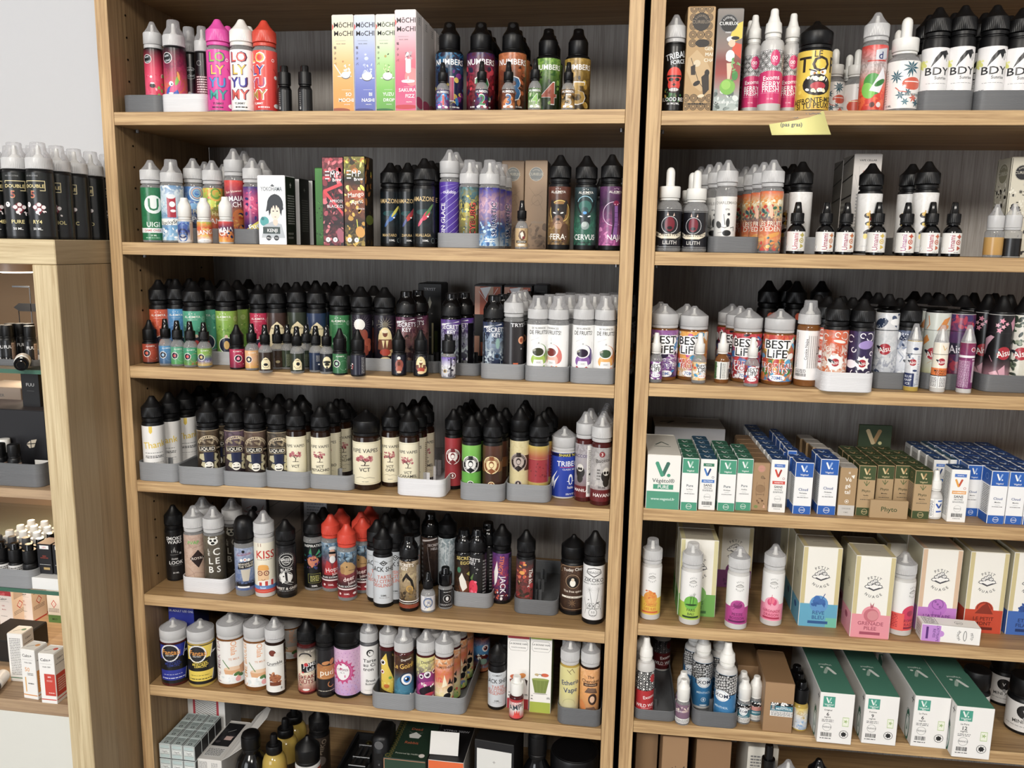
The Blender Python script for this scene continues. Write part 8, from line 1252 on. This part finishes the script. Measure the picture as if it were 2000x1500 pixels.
link('plate', mesh_of('plate', V, F, mat=BLK_), None, st); link('stem', box_mesh(-.0165, -.0155, .003, .004, 0, hz, BLK_, 0, 'stem'), None, st)
V, F = [], []; box_geo(-.022, .010, .0, .0012, hz+.033, hz+.036, V, F, .0003); box_geo(.034, .035, .0012, .0022, hz, hz+.02, V, F); link('rod', mesh_of('rod', V, F, mat=SIL), None, st)
link('rod', box_mesh(.009, .0102, 0, .0012, 0, hz+.034, SIL, 0, 'rod'), None, st)
# below the glass
c('CB', 48, 82, 95, 733, 60, '#101012', {'front': ('#131316', 'T FUU 0 86 16 #c8c8c8 0 1.1;L #888 1 -20 80 20 80'), 'left': ('#0c0c0e', '')}, 'tall black carton with a three letter word in the cabinet', h=.168)
c('CB', -40, 46, 140, 757, 60, '#8a7868', {'front': ('#9a8878', 'R -50 70 50 82 #3a1c14;R -50 50 50 62 #4a261c;L #b8a898 1 0 40 0 96;T ASTER 0 90 6 #555'), 'top': ('#a89a8c', '')}, 'light carton with dark brown stripes behind the black one')
c('CB', -60, 90, 70, 800, 90, '#121215', {'front': ('#15151a', 'P #c8bca8 24 50 30 56 38 58 34 46 28 44;L #15151a 1 24 50 38 52;L #15151a 1 30 44 30 57'), 'top': ('#3c3638', '')}, 'large black carton with a small faceted diamond emblem')
tray('CB', -40, 84, 22, 905, 60, 'd', 'dark grey low tray in front of the black cartons', 3)
for i, (u, y, vt) in enumerate(((0, 34, 848), (28, 36, 838), (10, 60, 842))):
    cbot('CB', 'jar', u, y, vt, 23, ('k', 'k' if i < 2 else 'w', '#17171a', None, SN), 'small vial in the low cabinet tray, %s' % ('cut by the frame', 'with a white printed edge', 'with a white cap')[i], up=.002, H=.062)
tg = thing('price_tag', 'small blank white tag beside the upright of the cabinet', 'tag', (on_y(81, 892, -.06).x, -.06, Z['CB'])); link('card', box_mesh(-.012, .012, 0, .0008, 0, .034, PAPER, 0, 'card'), None, tg)
# lower glass shelf
tray('CC', -30, 70, 14, 1112, 150, 'g', 'grey tray crowded with vials on the lower glass shelf', 3)
PV = 'R -60 0 60 100 #e4e2e0;B -44 8 44 92 #444 9'
k_ = 0; XV = on_y(58, 1085, -.086).x
for j in range(5):
    for i in range(4):
        u = (-12, 12, 36, 60)[i]; xq = XV-(3-i)*.0245; yq = -.086+j*.0245
        cp = 'k' if j < 1 or (i == 3 and j < 3) else ('G' if j < 2 else 'w')
        o = bottle('disc10', .0108, .066, 'k', cp, '#1a1a1c' if i == 3 else '#e2e0de', None, ('T U 0 60 30 #e8e8e8' if i == 3 else PV[20:]) if j == 0 else ''); k_ += 1
        o.name = 'vial'; o.location = (xq, yq, Z['CC']+.002); o.rotation_euler = (0, 0, atan2(CAM.x-xq, yq-CAM.y)); o['category'] = 'vial'; o['group'] = 'vials on the lower glass shelf'
        o['label'] = full_label('CC', 'small flat-topped vial, lower glass shelf, row %d from the front, place %d' % (j+1, i+1))
ds_ = carton(.056, .05, .019, '#e2e2e0', {'front': ('#e6e6e4', '')}, None, False, 'display_tray'); ds_.location = (-.0735, -.098, Z['CC']); ds_['label'] = 'white cardboard tray holding two black and red cartons'; ds_['category'] = 'display tray'
for i in range(2):
    o = carton(.0240, .026, .048, '#141416', {'front': ('#15151a', 'R -30 84 34 96 #e8e8e8;T UJIG 2 90 10 #c83a34;T RED 0 60 10 #a83a24;T DIAMOND 0 54 8 #a83a24;B -36 30 40 33 #ccc 1;R -10 14 34 22 #b89a5a'), 'top': ('#b8947c', '')}, None); o.location = (-.0868+i*.0262, -.085, Z['CC']+.0205); o['category'] = 'box'
    o['label'] = 'black and red carton in the white cardboard tray, %s' % ('next to the vials', 'against the cabinet upright')[i]
# bottom compartment
CM = 'R -50 86 50 100 {0};X -40 88 40 98 4 6 12 {1};T Calm+ -14 77 15 #222;L #888 1 -40 70 30 70;T CBD -14 58 8 {0};T Menthe -10 48 7 {0};B -36 28 10 31 #999 1;O -6 14 6 1 #888;R -50 0 50 5 {0}'
SDM = 'R -50 0 50 4 {0};B -36 74 36 94 #8a7a70 7;P #c83a2c 0 66 20 54 0 42 -20 54;P #efe4dc 0 63 15 54 0 45 -15 54;T ! 0 54 10 #333;B -40 30 36 42 #9a8a80 3'
for i, (x, y, rt) in enumerate(((*on_z(14, 1224, Z['CD']).xy, -3), (*on_z(52, 1214, Z['CD']).xy, -3), (*on_z(78, 1196, Z['CD']).xy, -3))):
    o = carton(.030, .036, .072, '#e8ddd4', {'front': ('#ece6e2', CM.format('#b8303a', '#d85a64')), 'right': ('#ecd8c4', SDM.format('#c83a34')), 'top': ('#c8404a', '')}, None); o.location = (x, y, Z['CD']); o.rotation_euler = (0, 0, math.radians(rt)); o['category'] = 'box'
    o['label'] = 'red and white carton with hazard diamond in the cabinet, %s' % ('foremost', 'middle one', 'rearmost')[i]
o = carton(.028, .03, .07, '#e4e0d4', {'front': ('#e8e4da', 'R -50 0 50 22 #5a8a4a;T MILD 0 10 12 #222;'+SDM[24:])}, None); o.location = (*on_z(108, 1216, Z['CD']).xy, Z['CD']); o['category'] = 'box'; o['label'] = 'white and green carton behind, half hidden by the cabinet upright'
for x, y, rt, cc, tx, word, ds in ((*on_z(36, 1331, Z['CD']).xy, 2, '#5a8a6a', 0, '', 'white carton with green trim showing small print'), (*on_z(61, 1365, Z['CD']).xy, -5, '#e0902c', 1, '50', 'white carton with orange trim, leaning close to the red one'), (*on_z(97, 1374, Z['CD']).xy, 0, '#d03a28', 2, '20%', 'white carton with a red square, nearest the cabinet upright')):
    fr = 'R -50 7 50 9 %s;' % cc+('B -36 14 36 92 #888 22' if not tx else 'T Calm+ -4 88 17 #222;L #888 1 -40 80 34 80;T Huile_CBD 0 74 8 #333;'+('R -20 16 50 60 %s;T %s 12 54 9 #fff;B -6 44 30 48 #f0c0b8 2;B 2 20 40 24 #f0c0b8 1' % (cc, word) if tx == 2 else 'T 50 -10 60 24 #e8a04a;R -30 14 -22 44 #e8b060;B -10 48 30 54 #555 2;B -10 30 30 34 #333 1'))
    sd = 'R -50 7 50 9 %s;T Calm+ 0 88 13 #333;B -36 76 36 80 #888 1;R -44 14 50 58 %s;B -30 22 30 50 #e0c8b8 6' % (cc, cc if tx else '#e8e8e4')
    o = carton(.027, .027, .084, '#eceae6', {'front': ('#f0eeea', fr), 'right': ('#e4e2de', sd), 'top': ('#e8e6e0', 'L #222 3 -30 30 10 60;C 20 60 14 %s' % cc)}, None); o.location = (x, y, Z['CD']); o.rotation_euler = (0, 0, math.radians(rt)); o['category'] = 'box'; o['label'] = ds+', bottom of the cabinet'
lay = bottle('disc10', .0105, .060, 'w', 'kg', '#e0dedc', None, 'B -40 10 40 90 #777 8'); lay.location = (*on_z(8, 1330, Z['CD']).xy, Z['CD']+.0107); lay.rotation_euler = (pi/2, 0, math.radians(20)); lay['label'] = 'small vial lying on the lowest cabinet board'; lay['category'] = 'vial'; lay.name = 'vial'
o = link('storage_tray', box_mesh(-.30, -.225, .0, .08, Z['CD'], Z['CD']+.040, plain('black_tray_plastic', '#1a1a1c', .45), .002)); o['label'] = 'black ridged tray at the frame edge inside the cabinet'; o['category'] = 'tray'
